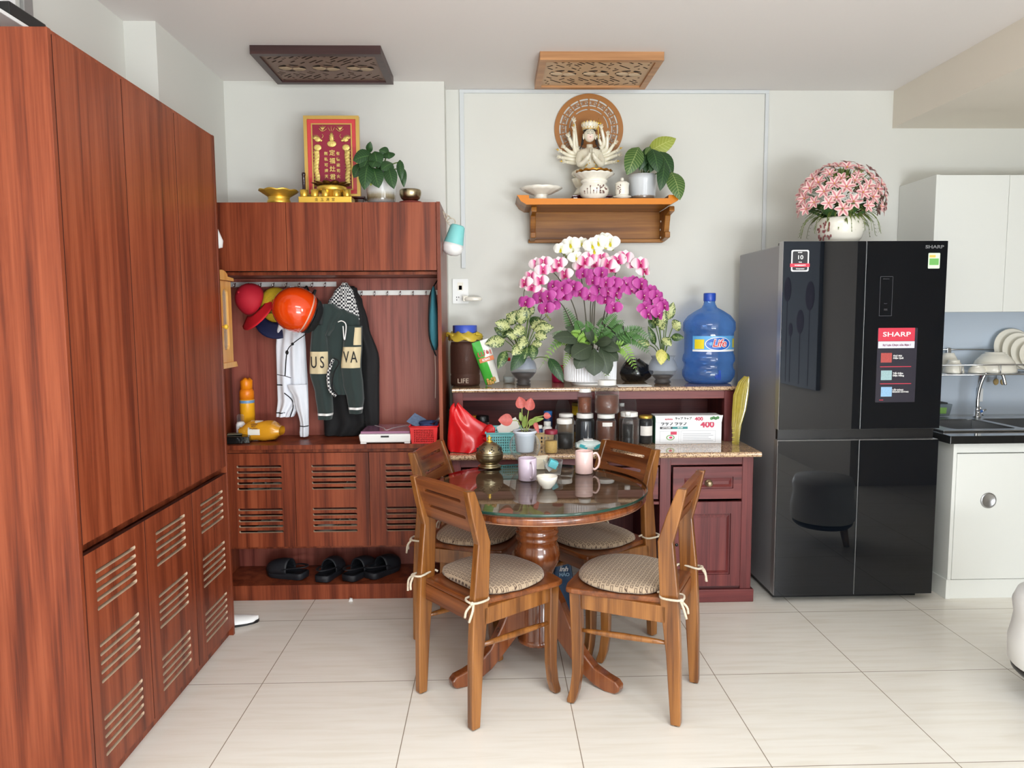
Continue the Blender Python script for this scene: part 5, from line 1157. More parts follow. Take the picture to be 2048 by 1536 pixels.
for k in range(7):
    a = R(-160+k*23.3); b.ball((.046*math.cos(a), .046*math.sin(a)-.002, hz+.066-.002*abs(k-3)), (.003, .003, .007), 8); b.ball((.0425*math.cos(a), .0425*math.sin(a)-.002, hz+.034), (.003, .003, .004), 6)
b.tube([(.0425*math.cos(R(q_)), .0425*math.sin(R(q_))-.002, hz+.026) for q_ in range(-180, 181, 20)], .0018, 5)
b.build('crown_gilding', M_gold, t)
b = MB()
for k in range(22):
    a = k*2.4; b.ball((.03*math.cos(a), -.035-.004*math.cos(3*a), zs_+.06+.0055*(k % 12)), (.0035, .002, .0035), 6)
b.build('gilt_ornament', M_gold, t)
b = MB(); b.tube([sp_(1197, 278, -.01), sp_(1196, 250, -.01), sp_(1197, 236, -.01)], [.0022, .002, .001], 6); b.ball(sp_(1197, 246, -.01), (.007, .004, .007), 8); b.ball(sp_(1197, 252, -.01), (.010, .004, .003), 8); b.build('gold_staff', M_gold, t)
# offering dish, censer, lidded cup, pot
Y_ = 4.03; q = at(1082, 398, Y=Y_); t = thing('footed_dish', 'white footed porcelain dish with wavy rim at the left end of the altar shelf', 'dish', (q.x, Y_, AT))
b = MB(); b.lathe([(0, 0), (.043, 0), (.045, .004), (.036, .012), (.033, .026), (.04, .03), (0, .03)], 40); b.lathe([(.03, .028), (.06, .036), (.092, .050), (.117, .064), (.113, .066), (.085, .054), (.05, .042), (0, .038)], 72, wob=lambda th, v: (1, .003*abs(math.sin(6*th))*(1 if .2 < v < .8 else 0)), cap=False); b.build('dish', M_porc, t)
Y_ = 4.0; q = at(1188, 395, Y=Y_); t = thing('incense_censer', 'white porcelain censer painted with brown lotus in front of the statue', 'censer', (q.x, Y_, AT))
MB().lathe([(0, 0), (.045, 0), (.05, .003), (.072, .02), (.081, .044), (.078, .062), (.066, .078), (.062, .084), (.07, .09), (.073, .098), (.07, .104), (.064, .106)], 44).build('body', M_porc, t)
b = MB(); lotus(b, .062, .108, .102, .132, 16, dz=.005); b.build('lotus_rim', M_porc, t)
b = MB(); rnd = random.Random(3)
for k in range(14):
    a = R(-90+rnd.uniform(8, 48)); zz_ = .045+rnd.uniform(-.02, .028); rr = .0815-abs(zz_-.045)*.2; b.ball((rr*math.cos(a), rr*math.sin(a), zz_), (.0035, .003, .005), 6)
for k in range(7): a = R(-90-45+k*12); b.tube([(.079*math.cos(a), .079*math.sin(a), .022), (.083*math.cos(a), .083*math.sin(a), .034+.012*(k % 3))], .0011, 5); b.ball((.083*math.cos(a), .083*math.sin(a), .036+.012*(k % 3)), (.0035, .002, .004), 6)
b.build('painted_lotus', mat('brown_underglaze', (112, 74, 66), .3), t)
t2 = thing('gold_lotus_bowl', 'gold lotus-petal bowl resting on the porcelain censer', 'bowl', (q.x, Y_, AT+.106))
b = MB(); lotus(b, .04, .098, .004, .04, 16, dz=.007); b.lathe([(0, 0), (.04, 0), (.044, .006), (0, .006)], 30); b.build('bowl', mat('amber_gilt', (186, 124, 40), .2, metal=.7), t2)
Y_ = 4.0; q = at(1244, 394, Y=Y_); t = thing('lidded_cup', 'white lidded porcelain cup on a saucer right of the censer', 'cup', (q.x, Y_, AT))
MB().lathe([(0, 0), (.026, 0), (.028, .004), (.05, .012), (.051, .016), (.02, .014), (0, .014)], 36).build('saucer', M_porc, t)
MB().lathe([(.022, .014), (.034, .02), (.037, .034), (.036, .06), (.038, .078), (.036, .08)], 36).build('cup', M_porc, t)
MB().lathe([(.039, .08), (.038, .086), (.030, .094), (.012, .099), (.008, .102), (.010, .108), (.008, .116), (0, .118)], 36).build('lid', M_porc, t)
b = MB()
for k in range(8): a = R(-150+rnd.uniform(0, 40)); b.ball((.0375*math.cos(a), .0375*math.sin(a), .03+.006*k), (.003, .003, .004), 6)
b.build('painted_spray', bpy.data.materials['brown_underglaze'], t)
Y_ = 4.08; q = at(1285, 392, Y=Y_)
t = glazed_pot((q.x, Y_, AT), .068, .079, .145, 'variegated_philodendron_pot', 'philodendron with one bright yellow-green leaf at the right end of the altar shelf', stops=[(0, (120, 104, 92)), (.22, (132, 116, 102)), (.25, (198, 202, 206)), (.9, (206, 210, 214)), (1, (190, 192, 194))])
S = (q.x, Y_, AT+.125)
add_leaves(t, Y_, [((1303, 302), (1352, 277), .085, M_philY, -.02), ((1275, 300), (1254, 350), .09, M_philB, -.07), ((1298, 298), (1278, 342), .05, M_phil, -.04), ((1306, 303), (1316, 345), .075, M_phil, -.09), ((1322, 308), (1345, 350), .07, M_phil, -.06),
    ((1328, 330), (1320, 382), .06, M_phil, -.10), ((1345, 350), (1360, 400), .085, M_philB, -.12), ((1290, 320), (1292, 345), .05, M_phil, -.03), ((1300, 296), (1290, 310), .03, M_philB, -.05), ((1312, 312), (1300, 345), .05, M_phil, -.07), ((1330, 318), (1344, 340), .05, M_phil, -.02)], S, ws=1.15)

# ---------------------------------------------------------------- hanging night lamp and wall socket
q = at(909, 480, Y=3.80); t = thing('hanging_night_lamp', 'small teal and white lamp hanging by a cord at the coat cabinet corner', 'lamp', (q.x, 3.80, q.z))
M = Matrix.Rotation(R(-14), 4, 'Y')
M = Matrix.Rotation(R(14), 4, 'Y')
b = MB(); b.M = M; b.lathe([(0, .078), (.03, .078), (.038, .07), (.048, .0), (.052, -.02)], 36, sy=.8, cap=False); b.build('teal_cover', mat('teal_lamp_plastic', (130, 206, 206), .35), t)
b = MB(); b.M = M; b.lathe([(.052, -.02), (.054, -.04), (.048, -.062), (.03, -.078), (0, -.083)], 36, sy=.8); b.build('white_diffuser', M_white, t)
b = MB(); P = [(.02*math.cos(2*PI*k/14)-.015, 0, .092+.018*math.sin(2*PI*k/14)) for k in range(15)]; b.tube(P, .0022, 6)
h = at(887, 425, Y=3.72)-Vector((q.x, 3.80, q.z)); b.tube(bez([(-.015, 0, .108), (-.03, -.02, .12), (h.x+.01, h.y+.02, h.z-.03), h, (h.x-.004, h.y+.01, h.z+.01)], 6), .003, 6); b.tube(bez([h, (h.x+.02, h.y, h.z-.015), (h.x+.012, h.y, h.z-.04), (h.x+.03, h.y, h.z-.05)], 4), .002, 5); b.build('cord', M_tie, t)
q0, q1 = at(905, 558, Y=WF), at(937, 607, Y=WF); t = thing('wall_socket', 'white wall socket with switch above the brown jar', 'socket', ((q0.x+q1.x)/2, WF-.004, (q0.z+q1.z)/2))
hw, hh = (q1.x-q0.x)/2, (q0.z-q1.z)/2
b = MB(); b.M = Matrix.Translation((0, -.008, 0)) @ FACE; b.plate(rrect(-hw, hw, -hh, hh, .004), [], .011); b.build('plate', M_white, t, bevel=.002)
b = MB(); b.M = Matrix.Translation((0, -.011, .02)) @ FACE; b.plate(rect(-.016, .016, -.016, .03), [], .004); b.plate(rect(-.009, .009, -.012, .012), [], .001); b.build('switch', M_porc, t, bevel=.001)
b = MB()
for x, z in ((-.022, -.035), (-.022, -.05), (-.010, -.035)): b.box(x-.002, x+.002, -.0095, -.0075, z-.004, z+.004)
b.build('socket_hole', M_grille, t)
q = at(940, 598, Y=WF-.03); t = thing('plug_in_night_light', 'white oval night light plugged into the wall socket', 'night light', (q.x, WF-.055, q.z))
b = MB(); b.lathe([(0, 0), (.03, .001), (.034, .01), (.03, .022), (0, .026)], 30, sx=1.5, c=(.02, -.01, -.013), sy=.7); b.box(-.04, -.01, -.01, .04, -.014, .018); b.build('body', M_porc, t, bevel=.003)
# wall shelf with router high in the left corner
a = at(30, 47, X=-1.45)
t = thing('corner_wall_shelf', 'small white shelf on the left wall above the wardrobe near the photo corner', 'shelf', (-1.5, a.y+.1, a.z))
b = MB(); b.box(-1.582, -1.42, a.y-.25, a.y+.16, a.z-.012, a.z); b.build('shelf_board', M_white, t, world=True, bevel=.002)
t = thing('black_router', 'black box device on the small wall shelf above the wardrobe', 'router', (-1.48, a.y, a.z+.001))
b = MB(); b.box(-.07, .055, -.06, .12, 0, .042); b.build('body', M_grille, t, bevel=.004)
u = at(55, 20, X=-1.57)
b = MB(); b.box(-1.582, -1.568, u.y-.02, u.y+.03, WT+.02, H_C-.001); tag(b.build('metal_upright', M_steel, None, bevel=.002), 'grey metal upright fixed on the left wall above the wardrobe', 'upright')
u = at(4, 20, X=-1.52)
b = MB(); b.box(-1.56, -1.50, u.y-.03, u.y+.04, a.z+.001, a.z+.2); tag(b.build('white_carton', M_white, None, bevel=.004), 'white carton on the small wall shelf at the left edge', 'carton')
# ---------------------------------------------------------------- on the raised granite shelf
HT = HZ+.0005
def liquid_jar(name, lb, c, prof, lid, fill, mlid, mfill, cat='jar', group=None, sx=1, sy=1, n=32, label=None, glass=None, ph=0):
    """clear jar wall (outer profile), contents up to a height, lid profile"""
    t = thing(name, lb, cat, c, 0, group)
    MB().lathe(prof, n, cap=False, sx=sx, sy=sy, ph=ph).build('jar_wall', glass or M_clear, t)
    def rad(z):
        for a, b in zip(prof, prof[1:]):
            if a[1] <= z <= b[1]: k = (z-a[1])/(b[1]-a[1]+1e-9); return a[0]+(b[0]-a[0])*k
        return prof[-1][0]
    zs = [.003]+[p[1] for p in prof if .003 < p[1] < fill]+[fill]
    MB().lathe([(max(.001, rad(z)-.0025), z) for z in zs], n, sx=sx, sy=sy, ph=ph).build('contents', mfill, t)
    MB().lathe(lid, n).build('lid', mlid, t)
    if label:
        col, z0, z1, hw, lift = label
        b = MB(); P = [[((rad(z)+lift)*sx*math.sin(a), -(rad(z)+lift)*sy*math.cos(a), z) for a in [-hw+2*hw*k/10 for k in range(11)]] for z in (z0, (z0+z1)/2, z1)]; b.grid(P); b.build('label', col, t)
    return t
def lid_prof(r, z, h): return [(0, z), (r, z), (r, z+.002), (r, z+h-.002), (r-.003, z+h), (0, z+h)]
M_wlid = mat('white_lid', (236, 236, 232), .4)
M_darkfill = mat('dark_preserve', (14, 8, 7), .3, spec=.3)
M_fig = mat('brown_preserved_fruit', (96, 52, 34), .4, noise=.6, nscale=70, bmp=.6, coat=.5)
M_chili = mat('dried_chilli', (122, 62, 30), .5, noise=.8, nscale=160, bmp=.8, coat=.4)
# big brown plastic jar with blue lid
Y_ = 3.95; q = at(931, 765, Y=Y_); w = .086
b8 = [(w*.93, 0), (w, .012), (w, .055), (w*.96, .062), (w, .07), (w, .215), (w*.93, .245), (w*.78, .262), (w*.74, .275)]
t = liquid_jar('brown_plastic_jar', 'tall square plastic jar of dark brown contents with blue lid on the granite shelf', (q.x, Y_, HT), b8, lid_prof(w*.76, .287, .04), .236, mat('blue_lid', (62, 88, 190), .4), mat('dark_brown_powder', (56, 24, 16), .6, noise=.6, nscale=120, bmp=.5), n=8, ph=PI/8, glass=thin_glass('tinted_plastic', (190, 150, 130), .05))
b = MB(); rnd = random.Random(2); P = []
for i, (z, r_) in enumerate(((.245, .088), (.262, .09), (.274, .086), (.284, .074), (.29, .066))):
    P.append([((r_+.007*math.sin(5*a+i)+.005*math.sin(11*a+2*i))*math.cos(a), (r_+.006*math.sin(4*a+i))*math.sin(a), z+.006*math.sin(7*a+i)) for a in [2*PI*k/48 for k in range(48)]])
b.grid(P, close=True); b.tube(bez([(.06, -.05, .28), (.085, -.03, .275), (.09, .0, .255)], 4), .006, 6); b.tube(bez([(-.06, -.05, .27), (-.092, -.02, .285), (-.095, .0, .27)], 4), .008, 6)
b.build('yellow_film', mat('yellow_plastic_film', (206, 180, 60), .25, alpha=.85), t)
text('LIFE', .036, Matrix.Translation((-.01, -.0802, .03)) @ FACE, mat('embossed_pale', (170, 150, 130), .3), t)
# snack bag
q = at(985, 768, Y=3.97); t = thing('snack_bag', 'green and white snack bag leaning between the brown jar and the potted plant', 'bag', (q.x+.004, 3.92, HT), 0)
M = Matrix.Rotation(R(-16), 4, 'Y') @ Matrix.Rotation(R(8), 4, 'X')
b = MB(); b.M = M; P = []; n = 14
for i in range(n+1):
    v = i/n; wv = .038+.016*v; th = .028*math.sin(PI*min(.97, max(.03, v)))**.7
    P.append([((wv*math.cos(2*PI*k/20)), th*math.sin(2*PI*k/20), .012+.245*v) for k in range(20)])
m, nt, bb = new('printed_snack_film'); tc = nt.nodes.new('ShaderNodeTexCoord'); sp = nt.nodes.new('ShaderNodeSeparateXYZ'); nt.links.new(tc.outputs['Object'], sp.inputs[0])
ad = nt.nodes.new('ShaderNodeMath'); ad.operation = 'MULTIPLY_ADD'; ad.inputs[1].default_value = 1.0; nt.links.new(sp.outputs[0], ad.inputs[0])
k_2 = nt.nodes.new('ShaderNodeMath'); k_2.operation = 'MULTIPLY'; k_2.inputs[1].default_value = .35; nt.links.new(sp.outputs[2], k_2.inputs[0]); nt.links.new(k_2.outputs[0], ad.inputs[2])
r_ = ramp(nt, [(0, (66, 170, 60)), (.012, (66, 170, 60)), (.014, (222, 222, 214)), (.06, (206, 206, 196))], ad.outputs[0], 'CONSTANT'); nt.links.new(r_.outputs[0], bb.inputs['Base Color']); setp(bb, rough=.2, coat=.5)
b.grid(P, close=True); b.build('bag', m, t)
b = MB(); b.M = M @ Matrix.Translation((.012, -.028, .155)) @ FACE; b.plate(rect(-.045, .035, -.012, .012), [], .002); b.build('orange_band', mat('orange_print', (206, 110, 50), .4), t)
text('LƯƠI', .034, M @ Matrix.Translation((.006, -.031, .188)) @ FACE, mat('red_print_bold', (176, 60, 40), .4), t, off=.001)
text('KIWI', .019, M @ Matrix.Translation((.004, -.032, .155)) @ FACE, M_white, t, off=.0005)
b = MB(); b.M = M; 
for k in range(9): b.ball((-.02+.012*(k % 4), -.012-.006*(k % 2), .02+.011*(k//3)), .009, 8)
b.build('snack_pieces', mat('dried_fruit', (196, 158, 84), .5), t)
# little bottle with red cap, magenta tub
Y_ = 4.08; q = at(1018, 766, Y=Y_); t = thing('small_bottle', 'small clear bottle with a red cap left of the glass plant vase', 'bottle', (q.x, Y_, HT))
MB().lathe([(.03, 0), (.033, .005), (.033, .035), (.02, .055), (.016, .075), (.02, .095), (.01, .115), (.008, .125)], 24, cap=False).build('glass', M_clear, t)
MB().lathe([(.0, .002), (.031, .004), (.031, .034), (0, .036)], 24).build('paper_label', mat('pale_bottle_label', (214, 222, 224), .6), t)
MB().lathe([(0, .124), (.0095, .124), (.009, .142), (0, .143)], 16).build('cap', M_red, t)
Y_ = 4.10; q = at(1116, 764, Y=Y_); t = tag(MB().lathe([(0, 0), (.034, 0), (.036, .004), (.036, .075), (.033, .085), (.034, .095), (0, .097)], 28, wob=lambda th, v: (1+.02*math.sin(14*th), 0)).build('magenta_jar', mat('magenta_plastic', (166, 10, 70), .3), None), 'ribbed magenta jar half hidden left of the white orchid pot', 'jar'); t.location = (q.x, Y_, HT)
# variegated plants in glass vases
M_agl = leaf_mat('speckled_cream_green_leaf', (58, 84, 44), (120, 140, 84), .1, mottle=(192, 198, 138), msc=150, th=.50)
M_agd = leaf_mat('speckled_dark_leaf', (48, 76, 38), (110, 136, 80), .2, mottle=(128, 148, 88), msc=120, th=.60)
M_agy = leaf_mat('pale_yellow_leaf', (186, 184, 90), (150, 150, 70), .3, mottle=(212, 206, 120), msc=100, th=.5)
def vase_plant(name, lb, px, py, Y, prof, wz, specs, top):
    q = at(px, py, Y=Y); t = thing(name, lb, 'potted plant', (q.x, Y, HT))
    MB().lathe(prof, 40, cap=False).build('glass_vase', thin_glass('milky_glass', (205, 212, 222), .06, .05), t)
    z1 = wz; inner = [(r-.003, z) for r, z in prof if z <= z1]
    MB().lathe([(0, .003)]+inner+[(0, inner[-1][1])], 36).build('pebbles_and_water', mat('dark_vase_gravel', (58, 44, 32), .45, noise=.4, nscale=120, bmp=.4, spec=.3), t)
    inner = [(r-.004, z) for r, z in prof if z1 <= z]
    MB().lathe(inner, 36, cap=False).build('roots', mat('pale_root_haze', (176, 182, 192), .6, alpha=.7), t)
    S = t.location+Vector((0, 0, top-.03))
    add_leaves(t, Y, specs, S); return t
vp = [(.040, 0), (.041, .008), (.034, .014), (.040, .022), (.034, .032), (.05, .045), (.068, .068), (.073, .09), (.068, .115), (.058, .135), (.055, .145), (.058, .148)]
dn = lambda y: y
Lf = [((1015, 650), (1037, 620), .065, M_agl, .02), ((1020, 655), (990, 645), .07, M_agl, -.03), ((1030, 640), (1012, 628), .05, M_agl, .03), ((1040, 650), (1048, 610), .065, M_agl, 0), ((1055, 640), (1052, 612), .05, M_agl, .03),
      ((1050, 655), (1025, 668), .07, M_agl, -.06), ((1062, 655), (1095, 645), .075, M_agl, 0), ((1060, 650), (1080, 635), .06, M_agd, .04), ((1068, 660), (1108, 655), .07, M_agl, -.03), ((1070, 668), (1094, 676), .065, M_agl, -.05),
      ((1010, 680), (970, 688), .07, M_agl, -.04), ((1015, 674), (988, 655), .05, M_agd, .02), ((1045, 690), (1024, 710), .065, M_agl, -.08), ((1050, 672), (1040, 700), .06, M_agl, -.08), ((1062, 690), (1085, 688), .05, M_agl, -.05), ((1065, 690), (1066, 720), .06, M_agd, -.07),
      ((1050, 700), (1022, 742), .07, M_phil, -.09), ((1012, 702), (996, 738), .055, M_agd, -.08), ((1055, 695), (1048, 718), .045, M_agd, -.08), ((1098, 716), (1127, 765), .06, M_phil, -.08), ((1028, 660), (1008, 672), .05, M_agd, 0), ((1058, 630), (1068, 612), .04, M_agl, .03), ((1035, 675), (1012, 668), .045, M_agl, -.07)]
vase_plant('speckled_plant', 'bushy cream-speckled green plant in a glass vase left of the orchids', 1047, 768, 3.93, vp, .069, Lf, .14)
vr = [(.040, 0), (.046, .006), (.046, .014), (.038, .022), (.046, .032), (.062, .048), (.078, .075), (.079, .095), (.070, .120), (.058, .138), (.066, .152), (.07, .153)]
Rt = [((1335, 640), (1347, 604), .055, M_agl, 0), ((1318, 655), (1330, 622), .06, M_agl, -.02), ((1345, 655), (1362, 645), .07, M_agl, -.03), ((1342, 674), (1368, 676), .045, M_agd, -.04), ((1325, 676), (1343, 692), .055, M_agl, -.07),
      ((1323, 698), (1322, 730), .062, M_agy, -.08), ((1318, 645), (1305, 628), .05, M_agd, .02), ((1312, 655), (1296, 640), .045, M_agd, .03), ((1328, 660), (1318, 640), .045, M_agl, .0), ((1310, 690), (1296, 652), .04, M_agd, .03), ((1328, 705), (1339, 722), .03, M_agd, -.05), ((1300, 690), (1275, 684), .05, M_agl, .04)]
vase_plant('sparse_speckled_plant', 'leggy cream-speckled plant in a round glass vase left of the blue water jug', 1325, 765, 3.95, vr, .049, Rt, .14)

# ---------------------------------------------------------------- orchid arrangement
OY = 3.93; q = at(1180, 768, Y=OY); OX = q.x
t = thing('orchid_arrangement', 'large artificial orchid arrangement in white and magenta with ferns in a ribbed white pot', 'flower arrangement', (OX, OY, HT)); O = t.location.copy()
MB().lathe([(0, 0), (.10, 0), (.102, .012), (.098, .018), (0, .018)], 48).build('saucer', M_white, t)
b = MB(); n = 120; P = []
for z, r_ in ((.02, .118), (.022, .138), (.03, .143), (.185, .146), (.19, .144), (.19, .136), (.15, .13)):
    P.append([((r_-(.0035 if (k % 2 and .028 < z < .187) else 0))*math.cos(2*PI*k/n), (r_-(.0035 if (k % 2 and .028 < z < .187) else 0))*.9*math.sin(2*PI*k/n), z) for k in range(n)])
b.grid(P, close=True, sm=False); b.lathe([(0, .17), (.134, .172)], 40, sy=.9); b.build('ribbed_pot', mat('matt_white_pot', (236, 238, 242), .5), t)
def orchid(name, pm, lip):
    fb = MB()
    for a, L_, W in ((90, .034, .030), (212, .034, .026), (328, .034, .026)): d = Vector((math.cos(R(a)), math.sin(R(a)), .12)); fb.leaf((0, 0, -.002), d, (0, 0, 1), L_, W, -.12, .1, n=6, peak=.55)
    for s in (-1, 1):
        P, uv = [], []
        for i in range(7):
            v = i/6; row = []
            for k in range(9):
                u = k/8*2-1; wv = .021*math.sin(PI*min(1, v*.86+.14))**.55 if v < 1 else .004
                row.append((s*(.002+.040*v), wv*u*1.15+.004*v, .003+.006*math.sin(PI*v)-.010*v*v-.002*abs(u))); uv.append((k/8, v))
            P.append(row)
        fb.grid(P, 0, True, uv=uv)
    fb.ball((0, -.006, .006), (.0045, .006, .006), 8, 1); fb.leaf((0, -.006, .004), (0, -1, .5), (0, 0, 1), .016, .012, .3, .4, 1, n=4)
    fb.ball((0, .002, .007), (.003, .003, .004), 8, 2)
    me_o = fb.build(name, [pm, lip, mat('orchid_column', (236, 214, 190), .5)], None)
    return me_o
pw = orchid('orchid_flower', petal_mat('white_orchid_petal', [(0, (214, 222, 130)), (.12, (238, 238, 226)), (1, (242, 242, 236))]), mat('yellow_lip', (206, 196, 40), .4))
pp = orchid('orchid_flower', petal_mat('blush_orchid_petal', [(0, (190, 30, 110)), (.28, (216, 110, 160)), (.5, (238, 212, 220)), (1, (244, 232, 234))]), mat('crimson_lip', (176, 20, 90), .4))
pm_ = orchid('orchid_flower', petal_mat('magenta_orchid_petal', [(0, (150, 26, 110)), (.3, (172, 60, 142)), (.85, (190, 82, 160)), (1, (214, 132, 190))]), mat('purple_lip', (140, 10, 90), .4))
M_dstem = mat('dark_orchid_stem', (66, 62, 44), .5); M_bud = mat('green_bud', (120, 130, 70), .5)
def spray(path, kind, fl, lb, yy=0):
    pts = [at(x, y, Y=OY-.02+yy*(i/(len(path)-1)))-O for i, (x, y) in enumerate(path)]
    b = MB(); P = bez(pts, 6); b.tube(P, [.0034-.0018*i/(len(P)-1) for i in range(len(P))], 7)
    e = P[-1]
    for k in range(3): b.ball(e+Vector((.010*(k-1), -.004, -.012*k)), (.006, .006, .008), 8, 1)
    s = b.build('flower_spray', [M_dstem, M_bud], t); s['label'] = lb
    rnd = random.Random(len(fl)*7+int(path[-1][0]))
    for i, (x, y) in enumerate(fl):
        dy = yy*.8-.03+rnd.uniform(-.035, .02); f = kind.copy(); SC.collection.objects.link(f); f.parent = s
        p = at(x, y, Y=OY+dy)-O; f.location = p
        out = Vector((p.x*1.2, -1.0, .1+rnd.uniform(-.25, .2))).normalized()
        side = rnd.uniform(-.5, .5); out = (out+Vector((side, 0, 0))).normalized()
        f.rotation_euler = (out.to_track_quat('Z', 'Y').to_matrix() @ Matrix.Rotation(rnd.uniform(-.25, .25), 3, 'Z')).to_euler(); f.scale = [rnd.uniform(1.05, 1.25)]*3
spray([(1178, 700), (1168, 600), (1160, 540), (1150, 505), (1128, 505)], pw, [(1122, 498), (1141, 488), (1146, 503), (1163, 487), (1152, 515)], 'spray of white orchids on the left')
spray([(1186, 700), (1190, 600), (1196, 520), (1205, 495), (1222, 490)], pw, [(1184, 490), (1196, 484), (1207, 478), (1221, 485), (1188, 500), (1212, 490)], 'spray of white orchids on the right')
spray([(1165, 700), (1150, 620), (1120, 560), (1090, 540), (1052, 575), (1047, 600)], pp, [(1074, 528), (1086, 540), (1110, 536), (1062, 554), (1081, 562), (1064, 574), (1050, 566), (1130, 549), (1088, 526), (1118, 527), (1078, 586)], 'spray of blush white and pink orchids on the left', -.04)
spray([(1182, 700), (1182, 600), (1200, 540), (1225, 535)], pp, [(1170, 523), (1190, 528), (1216, 528), (1162, 532), (1203, 516), (1223, 537), (1180, 517), (1208, 530)], 'spray of blush orchids in the middle', -.02)
spray([(1195, 700), (1215, 600), (1240, 530), (1270, 530), (1290, 555)], pp, [(1250, 515), (1266, 528), (1288, 541), (1281, 528), (1236, 521)], 'spray of blush orchids on the right', -.03)
spray([(1160, 700), (1140, 640), (1120, 605), (1100, 600), (1080, 640), (1096, 630)], pm_, [(1107, 573), (1125, 577), (1148, 574), (1081, 597), (1096, 593), (1110, 588), (1092, 617), (1106, 611), (1118, 584), (1137, 570), (1160, 585), (1178, 592), (1128, 592), (1052, 605)], 'spray of magenta orchids on the left', -.08)
spray([(1184, 700), (1185, 620), (1195, 570), (1215, 560), (1238, 600)], pm_, [(1190, 549), (1197, 579), (1212, 566), (1227, 566), (1232, 588), (1211, 600), (1228, 617), (1203, 546), (1166, 548), (1216, 583), (1186, 562), (1238, 575)], 'spray of magenta orchids in the middle', -.09)
spray([(1200, 700), (1220, 610), (1250, 580), (1285, 590), (1310, 640)], pm_, [(1267, 564), (1252, 568), (1287, 592), (1282, 569), (1304, 602), (1291, 617), (1307, 621), (1321, 607), (1312, 592), (1301, 584), (1295, 630), (1328, 613), (1276, 580), (1316, 628), (1262, 580)], 'spray of magenta orchids on the right', -.05)
for o in (pw, pp, pm_): bpy.data.objects.remove(o)
M_fern = mat('fern_green', (66, 110, 48), .5, noise=.25, nscale=60); M_fernL = mat('bright_fern_green', (120, 160, 60), .5, noise=.2, nscale=60)
def frond(A, B, W, m_, sag=.12, dy0=-.04, dy1=-.16):
    A = at(*A, Y=OY+dy0)-O; B = at(*B, Y=OY+dy1)-O; C_ = (A+B)/2+Vector((0, -.02, (A-B).length*sag)); P = bez([A, C_, B], 10)
    b = MB(); b.tube(P, [.0018-.0012*i/(len(P)-1) for i in range(len(P))], 5)
    N = 17
    for i in range(1, N+1):
        v = i/(N+1); p = P[int(v*(len(P)-1))]; d = (P[min(len(P)-1, int(v*(len(P)-1))+1)]-P[max(0, int(v*(len(P)-1))-1)]).normalized(); sd = d.cross(Vector((0, -1, .2))).normalized()
        l = W*.5*(math.sin(PI*(v*.85+.13))**.7)
        for s in (-1, 1): leaf2(b, p, p+sd*s*l+d*l*.35+Vector((0, -.004, -.15*l)), l*.32, (0, -1, .2), .05, .0, n=3)
    b.build('fern_frond', m_, t)
for f in (((1165, 695), (1127, 610), .085, M_fern, .0, .02, .0), ((1170, 690), (1150, 640), .07, M_fern, .1), ((1180, 690), (1155, 685), .06, M_fernL, .25), ((1190, 690), (1235, 625), .075, M_fern, .1), ((1195, 690), (1250, 640), .075, M_fern, .1), ((1185, 690), (1212, 630), .06, M_fern, .1, 0, 0),
          ((1200, 700), (1215, 760), .085, M_fernL, .25, 0, -.16), ((1170, 690), (1195, 690), .05, M_fernL, .4, 0, -.1), ((1160, 700), (1100, 668), .06, M_fern, .15), ((1160, 705), (1078, 738), .055, M_fernL, .4), ((1155, 705), (1124, 742), .05, M_fernL, .3, 0, -.14), ((1165, 700), (1095, 700), .06, M_fern, .3),
          ((1215, 695), (1305, 680), .085, M_fern, .25), ((1215, 700), (1275, 745), .075, M_fernL, .35), ((1225, 690), (1302, 710), .075, M_fern, .3), ((1210, 690), (1290, 655), .07, M_fern, .1), ((1190, 685), (1170, 640), .06, M_fern, .05), ((1175, 690), (1140, 665), .055, M_fernL, .15), ((1195, 690), (1225, 665), .06, M_fern, .1)): frond(*f)
M_big = leaf_mat('dark_orchid_leaf', (54, 66, 48), (84, 98, 72), .15, rough=.45)
for A, B, W, d0, d1 in (((1185, 692), (1143, 714), .105, -.12, -.20), ((1178, 696), (1152, 738), .085, -.13, -.19), ((1188, 696), (1188, 752), .105, -.13, -.20), ((1200, 692), (1216, 750), .085, -.13, -.18), ((1190, 688), (1240, 700), .065, -.10, -.17), ((1200, 688), (1248, 652), .11, -.04, -.08), ((1178, 682), (1105, 675), .08, -.08, -.17), ((1180, 685), (1130, 654), .055, -.06, -.14), ((1186, 690), (1172, 652), .05, -.08, -.12), ((1195, 690), (1265, 672), .10, -.02, -.04), ((1190, 688), (1224, 682), .06, -.12, -.19), ((1170, 700), (1128, 700), .07, -.10, -.16), ((1205, 698), (1236, 722), .07, -.12, -.17), ((1200, 690), (1232, 668), .08, -.06, -.10)):
    b = MB(); leaf2(b, at(*A, Y=OY+d0)-O, at(*B, Y=OY+d1)-O, W, (0, -1, .5), .12, .12, peak=.6); b.build('orchid_leaf', M_big, t)
